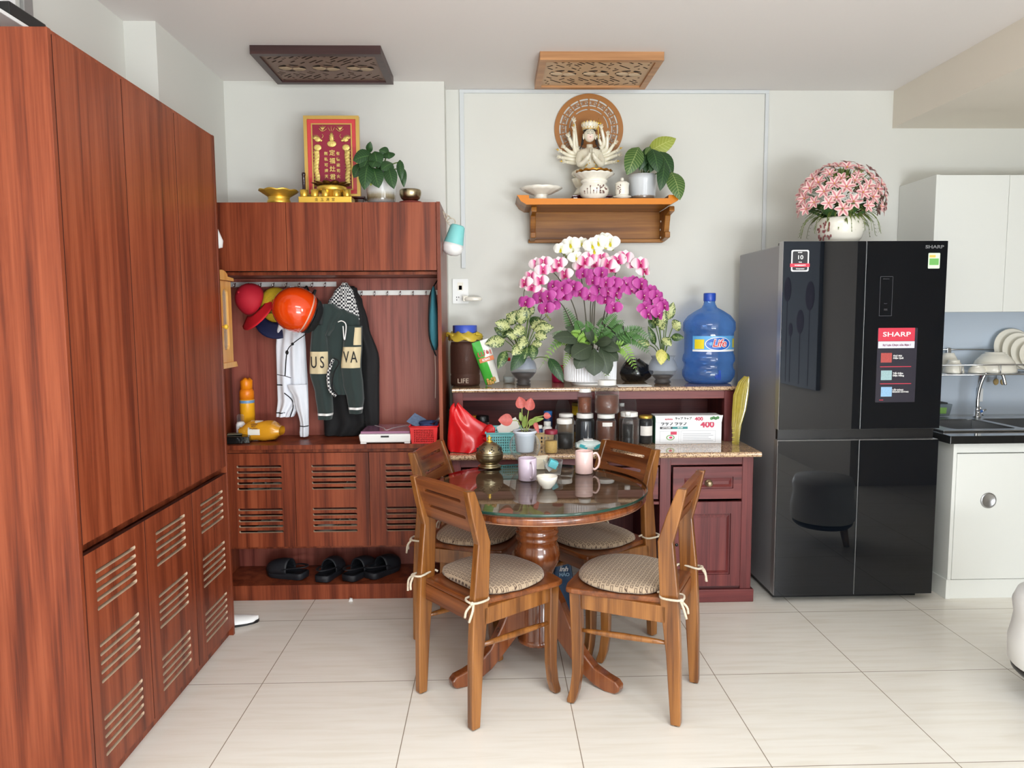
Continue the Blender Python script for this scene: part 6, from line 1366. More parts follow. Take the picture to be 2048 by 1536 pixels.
# ---------------------------------------------------------------- water jug
Y_ = 3.99; q = at(1416, 768, Y=Y_); JH = at(1416, 588, Y=Y_).z-HT; r = .5*103*Y_/1450
m, nt, bb = new('blue_polycarbonate'); L = nt.links.new; nt.nodes.remove(bb)
tr_ = nt.nodes.new('ShaderNodeBsdfTransparent'); tr_.inputs[0].default_value = rgb(172, 206, 244); df = nt.nodes.new('ShaderNodeBsdfDiffuse'); df.inputs[0].default_value = rgb(96, 150, 222); gl_ = nt.nodes.new('ShaderNodeBsdfGlossy'); gl_.inputs[1].default_value = .05
m1 = nt.nodes.new('ShaderNodeMixShader'); lw = nt.nodes.new('ShaderNodeLayerWeight'); lw.inputs[0].default_value = .45; mr = nt.nodes.new('ShaderNodeMapRange'); mr.inputs['To Min'].default_value = .16; mr.inputs['To Max'].default_value = .6
L(lw.outputs[1], mr.inputs[0]); L(mr.outputs[0], m1.inputs[0]); L(tr_.outputs[0], m1.inputs[1]); L(df.outputs[0], m1.inputs[2])
m2 = nt.nodes.new('ShaderNodeMixShader'); fr = nt.nodes.new('ShaderNodeMath'); fr.operation = 'POWER'; fr.inputs[1].default_value = 3; L(lw.outputs[1], fr.inputs[0]); f2_ = nt.nodes.new('ShaderNodeMath'); f2_.operation = 'MULTIPLY_ADD'; f2_.inputs[1].default_value = .3; f2_.inputs[2].default_value = .05; L(fr.outputs[0], f2_.inputs[0]); L(f2_.outputs[0], m2.inputs[0]); L(m1.outputs[0], m2.inputs[1]); L(gl_.outputs[0], m2.inputs[2]); L(m2.outputs[0], nt.nodes['Material Output'].inputs[0]); M_jug = m
t = thing('water_jug', 'large blue plastic water jug at the right end of the granite shelf', 'water jug', (q.x, Y_, HT)); k = JH/.49
pr_ = [(.0, .004), (r*.72, .0), (r*.86, .008), (r*.98, .035), (r, .05), (r, .070), (r*.95, .082), (r*.93, .095), (r*.94, .11), (r*.995, .122), (r, .135), (r*.97, .155), (r*.935, .165), (r*.935, .270), (r*.95, .282), (r*.99, .29), (r, .305), (r*.99, .335), (r*.93, .348), (r*.80, .372), (r*.5, .400), (r*.3, .415), (r*.23, .432), (r*.21, .445), (r*.21, .47)]
MB().lathe([(a, z*k) for a, z in pr_], 56, cap=False).build('jug_body', M_jug, t)
MB().lathe([(0, .495*k), (r*.22, .495*k), (r*.235, .490*k), (r*.235, .455*k), (r*.22, .45*k)][::-1], 28, cap=False).build('cap', mat('blue_cap', (38, 76, 176), .35), t)
def wrap(parent, name, m_, rr, a0, a1, z0, z1, n=16):
    b = MB(); P = [[(rr*math.sin(R(a)), -rr*math.cos(R(a)), z) for a in [a0+(a1-a0)*k/n for k in range(n+1)]] for z in (z0, z1)]; b.grid(P); return b.build(name, m_, parent)
rl = r*.942; z0, z1 = .178*k, .262*k
lb = wrap(t, 'label', mat('pale_blue_label', (96, 168, 222), .35), rl, -56, 66, z0, z1, 28)
wrap(lb, 'white_lower_band', M_white, rl+.0006, -56, 66, z0, z0+.010, 28)
wrap(lb, 'yellow_panel', mat('label_yellow', (226, 206, 40), .4), rl+.001, -50, -27, z0+.014, z1-.018)
wrap(lb, 'yellow_panel', bpy.data.materials['label_yellow'], rl+.001, 50, 62, z0+.02, z1-.016)
b = MB()
def ell(b, rr, ca, cz, ra, rz, mi):
    n = 32; b.add([(rr*math.sin(R(ca)), -rr*math.cos(R(ca)), cz)]+[(rr*math.sin(R(ca+ra*math.cos(2*PI*j/n))), -rr*math.cos(R(ca+ra*math.cos(2*PI*j/n))), cz+rz*math.sin(2*PI*j/n)) for j in range(n)], [(0, j+1, (j+1) % n+1) for j in range(n)], mi)
ell(b, rl+.0025, 6, (z0+z1)/2, 31, .036, 0); ell(b, rl+.0032, 6, (z0+z1)/2, 29, .033, 1); b.build('oval_badge', [M_white, mat('badge_blue', (36, 100, 190), .35)], lb)
for s, off, m_, dy in (('Life', .0034, M_white, .010), ('Life', .0003, mat('badge_red', (206, 30, 40), .4), .0125)):
    o = text(s, .056, Matrix.Translation((rl*math.sin(R(6)), -rl-dy+.004, (z0+z1)/2+.002)) @ Matrix.Rotation(R(6), 4, 'Z') @ FACE, m_, lb, off=off, shear=.25, sx=.95)
b = MB(); b.box(-.012+.045, .012+.045, -.05, -.03, .018, .05); b.box(.04, .052, -.06, -.045, .03, .072); b.ball((.034, -.05, .034), (.014, .012, .014), 10); b.build('tap_inside', mat('royal_blue_tap', (24, 40, 190), .3), t)
# black plastic bag
q = at(1270, 766, Y=4.07); t = thing('black_bag', 'crumpled black plastic bag between the orchid pot and the round vase', 'bag', (q.x+.002, 4.08, HT))
b = MB(); n = 36; P = []
for i in range(15):
    v = i/14; rr = .102*math.sin(PI*(.12+.80*v))**.7*(1-.25*v)
    P.append([(rr*1.0*math.cos(a)*(1+.10*math.sin(3*a+5*v)+.06*math.sin(7*a-9*v)+.04*math.sin(13*a+4*v)), .75*rr*math.sin(a)*(1+.10*math.sin(4*a+3*v)), .125*v+.008*math.sin(6*a+7*v)*v) for a in [2*PI*k/n for k in range(n)]])
b.grid([[(0, 0, 0)]*n]+P+[[(0, 0, .12)]*n], close=True); b.build('bag', mat('black_film', (14, 15, 18), .22, coat=.6, bmp=1, nscale=30), t)
t = tag(MB().box(-.09, .09, -.05, .05, 0, .004).build('white_tray', M_white, None, bevel=.0015), 'flat white tray under the black bag edge on the granite shelf', 'tray'); t.location = (at(1265, 772, Y=3.86).x, 3.84, HT)
# fan of gold leaf wrap
t = thing('wrapped_fan', 'yellow-green palm leaf fan in plastic wrap standing right of the granite shelf', 'fan', (1.296, 3.70, GZ+.001))
b = MB(); pts = [(y, x0, x1) for y, x0, x1 in ((888, 1466, 1476), (870, 1467, 1478), (850, 1465, 1481), (820, 1466, 1490), (790, 1468, 1495), (765, 1478, 1497), (753, 1490, 1496))]
P = []
for y, x0, x1 in pts:
    a, c = at(x0, y, Y=3.70), at(x1, y, Y=3.70); P.append([(a.x+(c.x-a.x)*k/12, 3.70-.012*math.sin(PI*k/12)-.004*(k % 2), a.z) for k in range(13)])
b.grid(P, sm=False); b.build('fan_blade', mat('yellow_green_wrap', (164, 150, 66), .2, noise=.25, nscale=40, bmp=.5, coat=.7), t, world=True, solid=.012)
b = MB()
for j in range(4): a, c = at(1464, 884-j*9, Y=3.69), at(1479, 882-j*9, Y=3.69); b.tube([a, c], .003, 6)
b.build('binding', mat('yellow_binding', (196, 186, 80), .3), t, world=True)

# ---------------------------------------------------------------- jars and boxes on the lower granite top
GT = GZ+.0008
def sq(px, Y): return (at(px, 850, Y=Y).x, Y, GT)
def jar(px, Y, w, h, lidh, fill, lb, name='glass_jar', mf=M_darkfill, ml=M_wlid, z=GT, label=None, n=32, lr=.86, sh=.012, ph=0, glass=None):
    x = at(px, 850, Y=Y).x; r = w/2
    return liquid_jar(name, lb, (x, Y, z), [(r*.9, 0), (r, .006), (r, h-lidh-sh*1.6), (r*lr*.98, h-lidh-.002), (r*lr*.97, h-lidh+.004)], lid_prof(r*lr, h-lidh, lidh), fill, ml, mf, label=label, n=n, ph=ph, glass=glass)
def P2(px0, px1, Y): return (px1-px0)*Y/1450
M_lbl = mat('white_jar_label', (232, 230, 226), .6)
jar(1129, 3.635, .092, .150, .024, .075, 'front glass jar with white lid half full of black liquid, beside the crimson-lidded jar')
jar(1132, 3.79, .088, .155, .016, .12, 'white-lidded jar standing behind the front half-full jar', mf=mat('amber_fill', (120, 92, 60), .3, coat=.5))
tj = jar(1170, 3.78, .104, .158, .024, .128, 'white-lidded jar of black liquid supporting the small chilli jar', label=(mat('painted_jar_reflection', (70, 74, 80), .1, coat=.8), .03, .12, .55, .001))  # glossy grey patch paints the reflection on the dark jar
tk = jar(1212, 3.70, .104, .166, .022, .128, 'white-lidded jar of brown fruit with a white label, under the biggest jar', mf=M_fig, label=(M_lbl, .105, .125, .5, .001))
jar(1258, 3.72, .104, .170, .022, .132, 'white-lidded jar of dark fruit behind the slim bottle of black liquid', mf=mat('dark_fruit', (60, 36, 28), .35, noise=.5, nscale=70, bmp=.5, coat=.5))
jar(1169.5, 3.78, .074, .130, .020, .082, 'small jar of dried chilli stacked on the black-filled jar', mf=M_chili, z=GT+.1595, lr=.92)
jar(1213.5, 3.70, .124, .172, .026, .095, 'largest clear jar half full of brown fruit, stacked on top of another jar', mf=M_fig, z=GT+.1675, lr=.76, sh=.02)
jar(1291, 3.745, .074, .148, .014, .125, 'gold-lidded jar with a white label next to the food wrap box', ml=mat('gold_lid', (196, 160, 70), .3, metal=.6), label=(mat('floral_label', (226, 222, 216), .5, noise=.12, nscale=120), .045, .095, .95, .001), lr=.95)
jar(1102, 3.50, .066, .115, .020, .06, 'jar of small sticks with a crimson lid near the granite edge', ml=mat('crimson_lid', (140, 34, 58), .4), mf=mat('yellow_sticks', (206, 170, 96), .6, noise=.4, nscale=200), lr=.98)
def bottle(px, Y, prof, cap, mcap, lb, fill=0, mf=M_darkfill, wall=None, cat='bottle', sy=1):
    x = at(px, 850, Y=Y).x; t = thing('bottle', lb, cat, (x, Y, GT)); MB().lathe(prof, 28, cap=False).build('bottle_wall', wall or M_clear, t)
    if fill: MB().lathe([(max(.001, r-.002), z) for r, z in prof if z < fill]+[(0, max(z for r, z in prof if z < fill)+.001)], 28).build('contents', mf, t)
    MB().lathe(cap, 20).build('cap', mcap, t); return t
bottle(1255.5, 3.615, [(.026, .002), (.029, .006), (.029, .05), (.027, .055), (.029, .06), (.029, .12), (.024, .145), (.013, .160), (.012, .168)], [(0, .164), (.0145, .164), (.0145, .184), (0, .185)], M_wlid, 'slim bottle of black liquid with white cap in front of the dark fruit jar', .125)
bottle(1126, 4.03, [(.04, .002), (.043, .01), (.043, .12), (.040, .17), (.016, .222), (.013, .236)], [(0, .236), (.0155, .236), (.0155, .256), (0, .257)], M_wlid, 'tall clear bottle with a white cap behind the jars')
bottle(1257, 4.03, [(.040, .002), (.044, .01), (.044, .17), (.040, .195), (.018, .232), (.013, .242)], [(0, .24), (.0155, .24), (.0155, .256), (0, .257)], M_grille, 'clear bottle with a black cap at the back, right of the stacked jars')
bottle(1243, 3.93, [(.022, .002), (.025, .01), (.025, .14), (.014, .168), (.012, .175)], [(0, .174), (.015, .174), (.015, .192), (0, .193)], M_wlid, 'small brown bottle with a white cap beside the biggest jar', .15, mf=mat('brown_syrup', (120, 70, 40), .3))
t = thing('yellow_tin', 'yellow and brown tin with white lettering behind the small chilli jar', 'tin', (at(1161, 820, Y=3.98).x, 3.98, GT))
MB().lathe([(0, 0), (.048, 0), (.048, .075), (.048, .178)], 36).lathe([(.0485, .03), (.0485, .125)], 36, 1, cap=False).lathe([(.0492, .175), (.0492, .19), (.044, .192), (0, .192)], 36, 2).build('tin', [mat('tin_yellow', (226, 190, 50), .35), mat('tin_brown', (70, 44, 34), .35), mat('tin_rim', (190, 170, 100), .3, metal=.6)], t)
text('Ointry\'s', .030, Matrix.Translation((-.022, -.0515, .085)) @ Matrix.Rotation(R(-24), 4, 'Z') @ FACE, M_white, t, off=.0012, shear=.2)
# left-hand group
jar(965, 3.86, .074, .140, .034, .06, 'jar with a black lid and pale pink label behind the red bag', ml=M_grille, label=(mat('pink_white_label', (232, 212, 208), .5), .012, .088, 1.2, .001), lr=.95)
jar(944, 3.90, .07, .135, .04, .07, 'jar with an amber lid behind the red bag', ml=mat('amber_lid', (190, 124, 40), .3), mf=mat('brown_spread', (120, 60, 30), .4), lr=.97)
for px, Y, w, h, col, lb in ((1096, 3.95, .05, .15, (60, 120, 190), 'bottle with a bright blue lid behind the wilting flowers'),):
    t = thing('blue_lid_bottle', lb, 'bottle', (at(px, 850, Y=Y).x, Y, GT)); MB().lathe([(0, 0), (w/2, 0), (w/2, h-.03), (w/2*.8, h-.022)], 24).build('body', mat('dark_blue_bottle', (40, 60, 110), .3), t); MB().lathe(lid_prof(w/2*.95, h-.025, .025), 24).build('lid', mat('sky_blue_lid', col, .4), t)
t = basket('cream_basket', 'cream lattice basket holding pill bottles behind the crimson-lidded jar', (at(1088, 850, Y=3.80).x, 3.80, GT), .042, .065, .062, (216, 188, 140), .008)
xb = at(1096, 850, Y=3.80).x
for dx, dy, s, mm, lb in ((.012, -.005, 1.0, M_wlid, 'white pill bottle in the cream basket on the right'), (-.028, .01, .8, mat('navy_bottle', (40, 62, 110), .35), 'navy blue bottle in the cream basket')):
    t = thing('pill_bottle', lb, 'bottle', (at(1090, 850, Y=3.80).x+dx, 3.80+dy, GT+.004)); MB().lathe([(0, 0), (.024*s, 0), (.025*s, .004), (.025*s, .075*s), (.016*s, .088*s)], 24).build('body', mm, t); MB().lathe(lid_prof(.019*s, .088*s, .022*s), 24).build('cap', M_wlid, t)
bx_ = at(1008, 850, Y=3.62).x
basket('aqua_basket', 'pale aqua lattice basket of packets beside the red bag', (bx_, 3.62, GT), .080, .105, .10, (130, 206, 212), .006)
t = tag(MB().box(-.05, .06, -.03, .03, -.002, .002).build('medicine_leaflet', mat('leaflet', (232, 232, 226), .6), None), 'white folded leaflet sticking out of the aqua basket', 'leaflet'); t.location = (bx_+.015, 3.56, GT+.118); t.rotation_euler = (R(60), R(-28), R(-10))
t = tag(MB().hexa([(-.05, -.03, 0), (.05, -.03, 0), (.05, .03, 0), (-.05, .03, 0)], [(-.04, -.02, .045), (.05, -.025, .035), (.045, .03, .05), (-.045, .02, .04)]).build('yellow_green_packet', mat('lime_packet', (170, 170, 60), .4, noise=.4, nscale=60), None, bevel=.008), 'yellow-green packet inside the aqua basket', 'packet'); t.location = (bx_+.02, 3.64, GT+.065)
t = tag(MB().box(-.045, .045, -.002, .002, -.025, .025).build('printed_card', mat('printed_card', (226, 226, 222), .6), None), 'white printed card standing at the back of the aqua basket', 'card'); t.location = (bx_+.03, 3.70, GT+.112); t.rotation_euler = (R(-12), 0, 0)
# red carrier bag
t = thing('red_bag', 'translucent red plastic bag knotted on the left end of the lower granite', 'bag', (at(935, 860, Y=3.62).x, 3.60, GT))
b = MB(); rows = [(906, 897, 962), (895, 893, 980), (880, 893, 984), (866, 893, 985), (855, 895, 975), (845, 896, 955), (835, 898, 945), (825, 898, 936), (815, 902, 925), (811, 908, 918)]
P = []; po = t.location
for i, (y, x0, x1) in enumerate(rows):
    v = i/(len(rows)-1); A_, B_ = at(x0, y, Y=3.58)-po, at(x1, y, Y=3.58)-po; cx, hw = (A_.x+B_.x)/2, (B_.x-A_.x)/2; dz = max(0.002, A_.z); dpt = .085*(1-.75*v)
    P.append([(cx+hw*math.cos(a)*(1+.03*math.sin(5*a+4*v)), .03*0+dpt*math.sin(a)*(1+.16*math.sin(4*a+6*v)+.08*math.sin(9*a)), dz+.012*math.sin(3*a+5*v)*(v > .1)) for a in [2*PI*k/40 for k in range(40)]])
b.grid(P, close=True); b.add([P[0][k] for k in range(40)], [tuple(range(40))]); b.build('bag', mat('red_film', (206, 22, 30), .28, coat=.4, bmp=.9, nscale=22), t, sub=1)
b = MB(); leaf2(b, at(960, 870, Y=3.56)-po, at(990, 856, Y=3.53)-po, .06, (0, -1, .3), .1, .3, peak=.7); leaf2(b, at(965, 878, Y=3.55)-po, at(982, 876, Y=3.52)-po, .04, (0, -1, .6), .1, .3, peak=.7); b.build('bag_handle', bpy.data.materials['red_film'], t, solid=.003)
# foil pack
t = thing('foil_pack', 'crumpled white and teal wet-wipe pack behind the pink mug', 'packet', (at(1178, 895, Y=3.56).x, 3.56, GT))
b = MB(); pillow(b, .066, .045, .026, seed=2); b.build('pack', mat('white_teal_pack', (206, 222, 220), .35, noise=.2, nscale=50, bmp=.4), t)
b = MB(); b.box(-.028, .02, -.025, .02, .050, .057); b.build('flip_lid', M_white, t, bevel=.003)
b = MB()
for x0, x1, a in ((-.055, -.01, 20), (.015, .06, -25)):
    c = MB(); c.M = Matrix.Translation(((x0+x1)/2, -.0445, .026)) @ Matrix.Rotation(R(a), 4, 'Y') @ FACE; c.plate(rrect(-.02, .02, -.008, .008, .004), [], .002); c.build('teal_print', mat('teal_print', (40, 160, 170), .4), t)
# wrap box
a, c = at(1311, 888, Y=3.71), at(1443, 888, Y=3.71); w = c.x-a.x; hh = at(1380, 832, Y=3.71).z-GT
t = thing('food_wrap_box', 'white cardboard box marked 400 in red on the right of the lower granite', 'box', ((a.x+c.x)/2, 3.77, GT))
MB().box(-w/2, w/2, -.056, .05, 0, hh).box(-w/2-.002, -w/2, -.054, .05, .002, hh-.004, 1).build('carton', [mat('white_card', (226, 229, 233), .5), mat('dark_green_card', (40, 96, 76), .5)], t, bevel=.001)
b = MB(); b.M = Matrix.Translation((0, -.0565, hh+.002)) @ Matrix.Rotation(R(-9), 4, 'X') @ FACE; b.plate([(-w/2-.003, 0), (-w/2+.004, -.035), (w/2-.002, -.035), (w/2+.006, 0)], [], .001); b.build('front_flap', M_white, t)
MF = lambda x, z, d=.0575: Matrix.Translation((x, -d, z)) @ FACE
C_r = mat('magenta_red_print', (196, 44, 82), .5); C_k = mat('near_black_print', (40, 40, 46), .5); C_t = mat('teal_box_print', (40, 130, 130), .5); C_g = mat('grey_box_print', (150, 154, 160), .5); C_lg = mat('light_green_print', (120, 160, 90), .5)
text('400', .043, MF(.098, hh-.047), C_r, t, sx=1.1, off=.0016); text('400', .026, MF(.052, hh-.016, .062), C_r, t, sx=1.1, off=.0008)
text('ラップ ラップ', .022, MF(-.078, hh-.040), C_k, t, off=.0008); text('ラップ ラップ', .014, MF(-.03, hh-.013, .062), C_k, t, off=.0004)
text('ROTHYA', .010, MF(-.105, hh-.017, .062), C_r, t, off=.0005)
for x0, x1, z0, z1, m_, nm in ((-.150, -.085, hh-.068, hh-.056, C_k, 'black_bar'), (-.085, -.005, hh-.068, hh-.056, C_t, 'teal_bar')):
    b = MB(); b.M = MF(0, 0, .0568); b.plate(rect(x0, x1, z0, z1), [], .0006); b.build(nm, m_, t)
text('LAP PALMIE', .009, MF(-.117, hh-.062, .0574), M_white, t, off=.0003); text('30 CM', .010, MF(-.045, hh-.062, .0574), M_white, t, off=.0003)
for x0, x1 in ((-.15, -.05), (-.04, .142)):
    b = MB(); b.M = MF(0, 0, .0566); b.plate(rect(x0, x1, .008, hh-.078), [rect(x0+.001, x1-.001, .009, hh-.079)], .0005); b.build('printed_frame', C_g, t)
b = MB(); b.M = MF(0, 0, .0566)
for k in range(5): b.plate(rect(-.03, .13-.012*(k % 3), .016+.009*k, .018+.009*k), [], .0004)
b.build('fine_print_line', C_g, t)['kind'] = 'stuff'
b = MB(); b.M = MF(-.095, .034, .057); b.plate(circ(0, 0, .022, 24, .014), [circ(0, 0, .017, 24, .010)], .0005); b.plate(circ(.002, 0, .009, 16, .006), [], .0005, 1); b.build('picture_print', [C_lg, C_r], t)
b = MB(); b.M = MF(-.078, .056, .0575); b.plate(rect(-.016, .016, -.007, .009), [], .0005); b.build('red_patch', C_r, t)
b = MB()
for k in range(4): b.M = MF(.118+.011*k, hh-.014+.004*(k % 2), .0622); b.plate(circ(0, 0, .008, 14), [], .0005)
b.build('green_fruit_print', mat('green_print', (70, 130, 70), .5, noise=.4, nscale=200), t)
for k, ch in enumerate('ラップ'): text(ch, .018, Matrix.Translation((-w/2-.0025, 0, hh-.035-.022*k)) @ Matrix.Rotation(R(-90), 4, 'Z') @ FACE, C_lg, t)
# water pack under the table
q = at(1127, 1143, Y=3.40); t = thing('water_pack', 'blue shrink-wrapped drinking water pack on the floor behind the chairs', 'water pack', (q.x, 3.47, 0))
zt_ = at(1127, 1124, Y=3.40).z
b = MB(); b.hexa([(-.075, -.07, 0), (.075, -.07, 0), (.075, .03, 0), (-.075, .03, 0)], [(-.035, -.07, zt_), (.035, -.07, zt_), (.04, .02, zt_), (-.04, .02, zt_)]); b.build('pack', mat('deep_blue_wrap', (36, 72, 108), .25, noise=.3, nscale=40, coat=.5), t, bevel=.01)
text('ĩnh', .034, Matrix.Translation((0, -.0735, zt_-.034)) @ FACE, M_white, t, shear=.25, off=.001); text('HẢO', .022, Matrix.Translation((.004, -.0735, zt_-.062)) @ FACE, mat('pale_blue_print', (150, 190, 220), .4), t, off=.001)
# ---------------------------------------------------------------- labels on the fridge
def sticker(parent, name, px0, py0, px1, py1, m_, r=.004, d=.0006, th=.0006):
    a = at(px0, py0, Y=FY); c = at(px1, py1, Y=FY)
    b = MB(); b.M = face_at(0, FY-d, 0); b.plate(rrect(a.x, c.x, c.z, a.z, r), [], th); return b.build(name, m_, parent, world=True), a, c
def F(col, rough=.5, **k): return mat('print_%d_%d_%d' % col, col, rough, **k)
W_ = F((238, 238, 238)); K_ = F((28, 28, 34)); RD = F((204, 50, 72)); GR = F((110, 178, 92)); GY = F((96, 96, 102))
def fixtext(s, px, py, h, m_, par, d=.0016, **k):
    q = at(px, py, Y=FY); po = parent_origin(par)
    return text(s, h, Matrix.Translation((q.x-po.x, FY-d-po.y, q.z-po.z)) @ FACE, m_, par, ext=.0002, **k)
UL, UR = fridge_doors['UL'], fridge_doors['UR']
fixtext('SHARP', 1869, 494, .021, mat('silver_print', (150, 152, 156), .3, metal=.6), UR, sx=1.45, off=.0006, name='maker_lettering')
# control strip outline
a = at(1761, 553, Y=FY); c = at(1783, 632, Y=FY)
b = MB(); b.M = face_at(0, FY-.0004, 0); b.plate(rect(a.x, c.x, c.z, a.z), [rect(a.x+.0012, c.x-.0012, c.z+.0012, a.z-.0012)], .0004)
b.build('touch_panel', GY, UR, world=True)
fixtext('REFRIGERATOR', 1772, 558, .0045, GY, UR, name='touch_marking'); fixtext('Freezer', 1771, 607, .005, GY, UR, name='touch_marking'); fixtext('Express\nFreezing', 1771, 619, .005, GY, UR, name='touch_marking')
# warranty sticker
o, a, c = sticker(UL, 'warranty_sticker', 1583, 500, 1617, 543, W_, .008); o2, _, _ = sticker(UL, 'warranty_sticker_inset', 1585.5, 502.5, 1614.5, 540.5, K_, .007, .0010); o2.parent = o
sticker(UL, 'warranty_ribbon', 1580, 527, 1619, 534, RD, .001, .0014)[0].parent = o
for s, y, h in (('SHARP', 505, .006), ('10', 515, .027), ('YEAR', 524.5, .006), ('WARRANTY', 530.8, .0085), ('Compressor', 537.5, .007)):
    k = fixtext(s, 1600, y, h, W_, UL, .0022, sx=1.15, off=.0003); k.parent = o
# green energy label
o, a, c = sticker(UR, 'energy_label', 1857, 506, 1879, 537, F((214, 232, 208)), .004)
sticker(UR, 'green_band', 1859, 517, 1877, 530, GR, .001, .001)[0].parent = o
sticker(UR, 'star_band', 1859, 510, 1871, 515, F((232, 190, 90)), .001, .001)[0].parent = o
# tall advert strip
o, a, c = sticker(UR, 'advert_strip', 1756, 656, 1829, 804, F((48, 46, 56), .25), .003)
sticker(UR, 'red_heading', 1757, 656, 1829, 682, RD, .002, .001)[0].parent = o
sticker(UR, 'pale_heading', 1756.5, 683, 1828.5, 696, F((214, 214, 226)), .001, .001)[0].parent = o
for s, x, y, h, m_, sx, al in (('SHARP', 1793, 669, .031, W_, 1.5, 'CENTER'), ('Sự Lựa Chọn của Bạn !', 1793, 690, .0125, F((120, 40, 80)), 1.15, 'CENTER'),
        ('Khử Mùi\nHiệu Quả', 1786, 714, .011, W_, 1.1, 'LEFT'), ('Tiết Kiệm\nĐiện Năng', 1785, 749, .011, W_, 1.1, 'LEFT'), ('CẤP ĐÔNG\nNHANH CHÓNG', 1784, 782, .0095, W_, 1.1, 'LEFT'), ('SHARP', 1762, 800, .005, RD, 1.3, 'CENTER')):
    fixtext(s, x, y, h, m_, UR, .0022, sx=sx, off=.0003, align=al).parent = o
for y0, y1, m_ in ((706, 725, F((170, 70, 66), noise=.5, nscale=300)), (741, 760, F((150, 180, 184), noise=.5, nscale=300)), (774, 793, F((140, 180, 214), noise=.3, nscale=200))):
    sticker(UR, 'thumbnail', 1762, y0, 1783, y1, m_, .001, .001)[0].parent = o
for y in (733, 767): sticker(UR, 'divider', 1760, y, 1822, y+.8, RD, .0001, .001)[0].parent = o

# ---------------------------------------------------------------- flower bowl on the fridge
p = at(1680, 470, Y=FY+.2); c0 = Vector((p.x, FY+.2, FT))
t = thing('lily_bouquet_pot', 'white ceramic pot of pink artificial lilies on top of the refrigerator', 'potted flowers', c0)
MB().lathe([(0, 0), (.072, 0), (.082, .006), (.100, .03), (.112, .07), (.114, .1), (.111, .125), (.108, .132), (.105, .128), (.104, .1), (0, .09)], 40).build('pot', M_porc, t)
b = MB(); rnd = random.Random(4)
for k in range(26):
    a = R(200+rnd.uniform(-22, 22)); z = rnd.uniform(.02, .11); r_ = .1145 if z > .06 else .10+z*.2
    b.ball((r_*math.cos(a), r_*math.sin(a), z), (.004, .004, rnd.uniform(.004, .014)), 6)
b.build('painted_motif', mat('maroon_paint', (128, 60, 62), .3), t)['label'] = 'maroon painted motif'
M_lily = petal_mat('pink_striped_petal', [(0, (232, 206, 200)), (.25, (224, 180, 178)), (.5, (188, 96, 112)), (.75, (224, 180, 178)), (1, (236, 216, 208))], u=True)
M_lgreen = mat('silk_leaf_green', (66, 104, 54), .5, noise=.3, nscale=60); M_lgrass = mat('grassy_green', (112, 128, 62), .5)
fb = MB()
for k in range(6):
    a = 2*PI*k/6; fb.leaf((0, 0, 0), (math.cos(a), math.sin(a), .55), (0, 0, 1), .042, .021, .28, .18, n=5, peak=.5)
fb.ball((0, 0, .006), .004, 6, 1)
flower = fb.build('lily_flower', [M_lily, mat('lily_throat', (200, 150, 70), .5)], t)
rnd = random.Random(11); N = 84; first = True
for k in range(N):
    ph = k*2.39996; zz = 1-(k+.5)/N*1.25
    if zz < -.22: zz = -.22
    rr = math.sqrt(max(0, 1-zz*zz)); d = Vector((rr*math.cos(ph), rr*math.sin(ph)*.8, zz))
    if d.y > .55: continue
    pos = Vector((d.x*.205, d.y*.19, .205+d.z*.19))*1 + Vector((rnd.uniform(-.01, .01), rnd.uniform(-.01, .01), rnd.uniform(-.01, .01)))
    f = flower if first else flower.copy()
    if not first: SC.collection.objects.link(f); f.parent = t
    first = False
    f.location = pos; f.rotation_euler = (d+Vector((0, -.25, .1))).to_track_quat('Z', 'Y').to_euler()
    f.scale = [rnd.uniform(.85, 1.15)]*3
b = MB()
for k in range(520):
    d = Vector((rnd.gauss(0, 1), rnd.gauss(0, 1), rnd.gauss(0, 1)+.35)).normalized()
    b.leaf(Vector((d.x*.13, d.y*.12, .21+d.z*.11)), d, (0, 0, 1), rnd.uniform(.05, .085), .009, .25, .3, n=3)
for k in range(48):
    a = k*2.4; b.leaf((.07*math.cos(a), .07*math.sin(a), .125+.03*(k % 3)), (math.cos(a), math.sin(a), .75-.25*(k % 3)), (0, 0, 1), rnd.uniform(.09, .13), .05, .22, .2, n=6, mi=1)
for k in range(16):
    a = k*2.4+.3; P = bez([(0, 0, .13), (.1*math.cos(a), .1*math.sin(a), .17), (.17*math.cos(a), .17*math.sin(a), .12), (.19*math.cos(a), .19*math.sin(a), .05)], 4); b.tube(P, .0012, 4)
    for q in P[6:]: b.leaf(q, (math.cos(a*3), math.sin(a*3), -.3), (0, 0, 1), .014, .006, .1, .1, n=2)
o = b.build('foliage', [M_lgrass, M_lgreen], t); o['kind'] = 'stuff'

# ---------------------------------------------------------------- dish rack, dishes, tap
RY0, RY1, RZ = 3.97, 4.22, 1.10
t = thing('dish_rack', 'stainless steel wall dish rack above the kitchen sink', 'dish rack', (2.9, 4.1, RZ))
b = MB(); x0, x1 = 2.30, 3.55
for z in (RZ, RZ+.055):
    b.tube([(x0, RY1, z), (x0, RY0, z), (x1, RY0, z), (x1, RY1, z)], .004, 8)
b.build('rail', M_chrome, t, world=True)
b = MB(); b.tube([(x0, RY1, RZ+.13), (x1, RY1, RZ+.13)], .004, 8)
b.build('back_rail', M_chrome, t, world=True)
b = MB()
for k in range(22): x = x0+.02+k*.056; b.tube([(x, RY0, RZ), (x, RY1, RZ)], .0018, 6)
for y in (4.0, 4.08, 4.16): b.tube([(x0, y, RZ), (x1, y, RZ)], .0025, 6)
for k in range(6): x = x0+.1+k*.22; b.tube([(x, RY0, RZ), (x, RY0, RZ+.055)], .003, 6)
b.build('wire_shelf', M_steel, t, world=True)
for x in (2.70, 3.4): MB().box(x-.012, x+.012, RY1-.005, WF-.002, RZ-.02, RZ+.14).build('bracket', M_steel, t, world=True, bevel=.002)
RS = RZ+.005
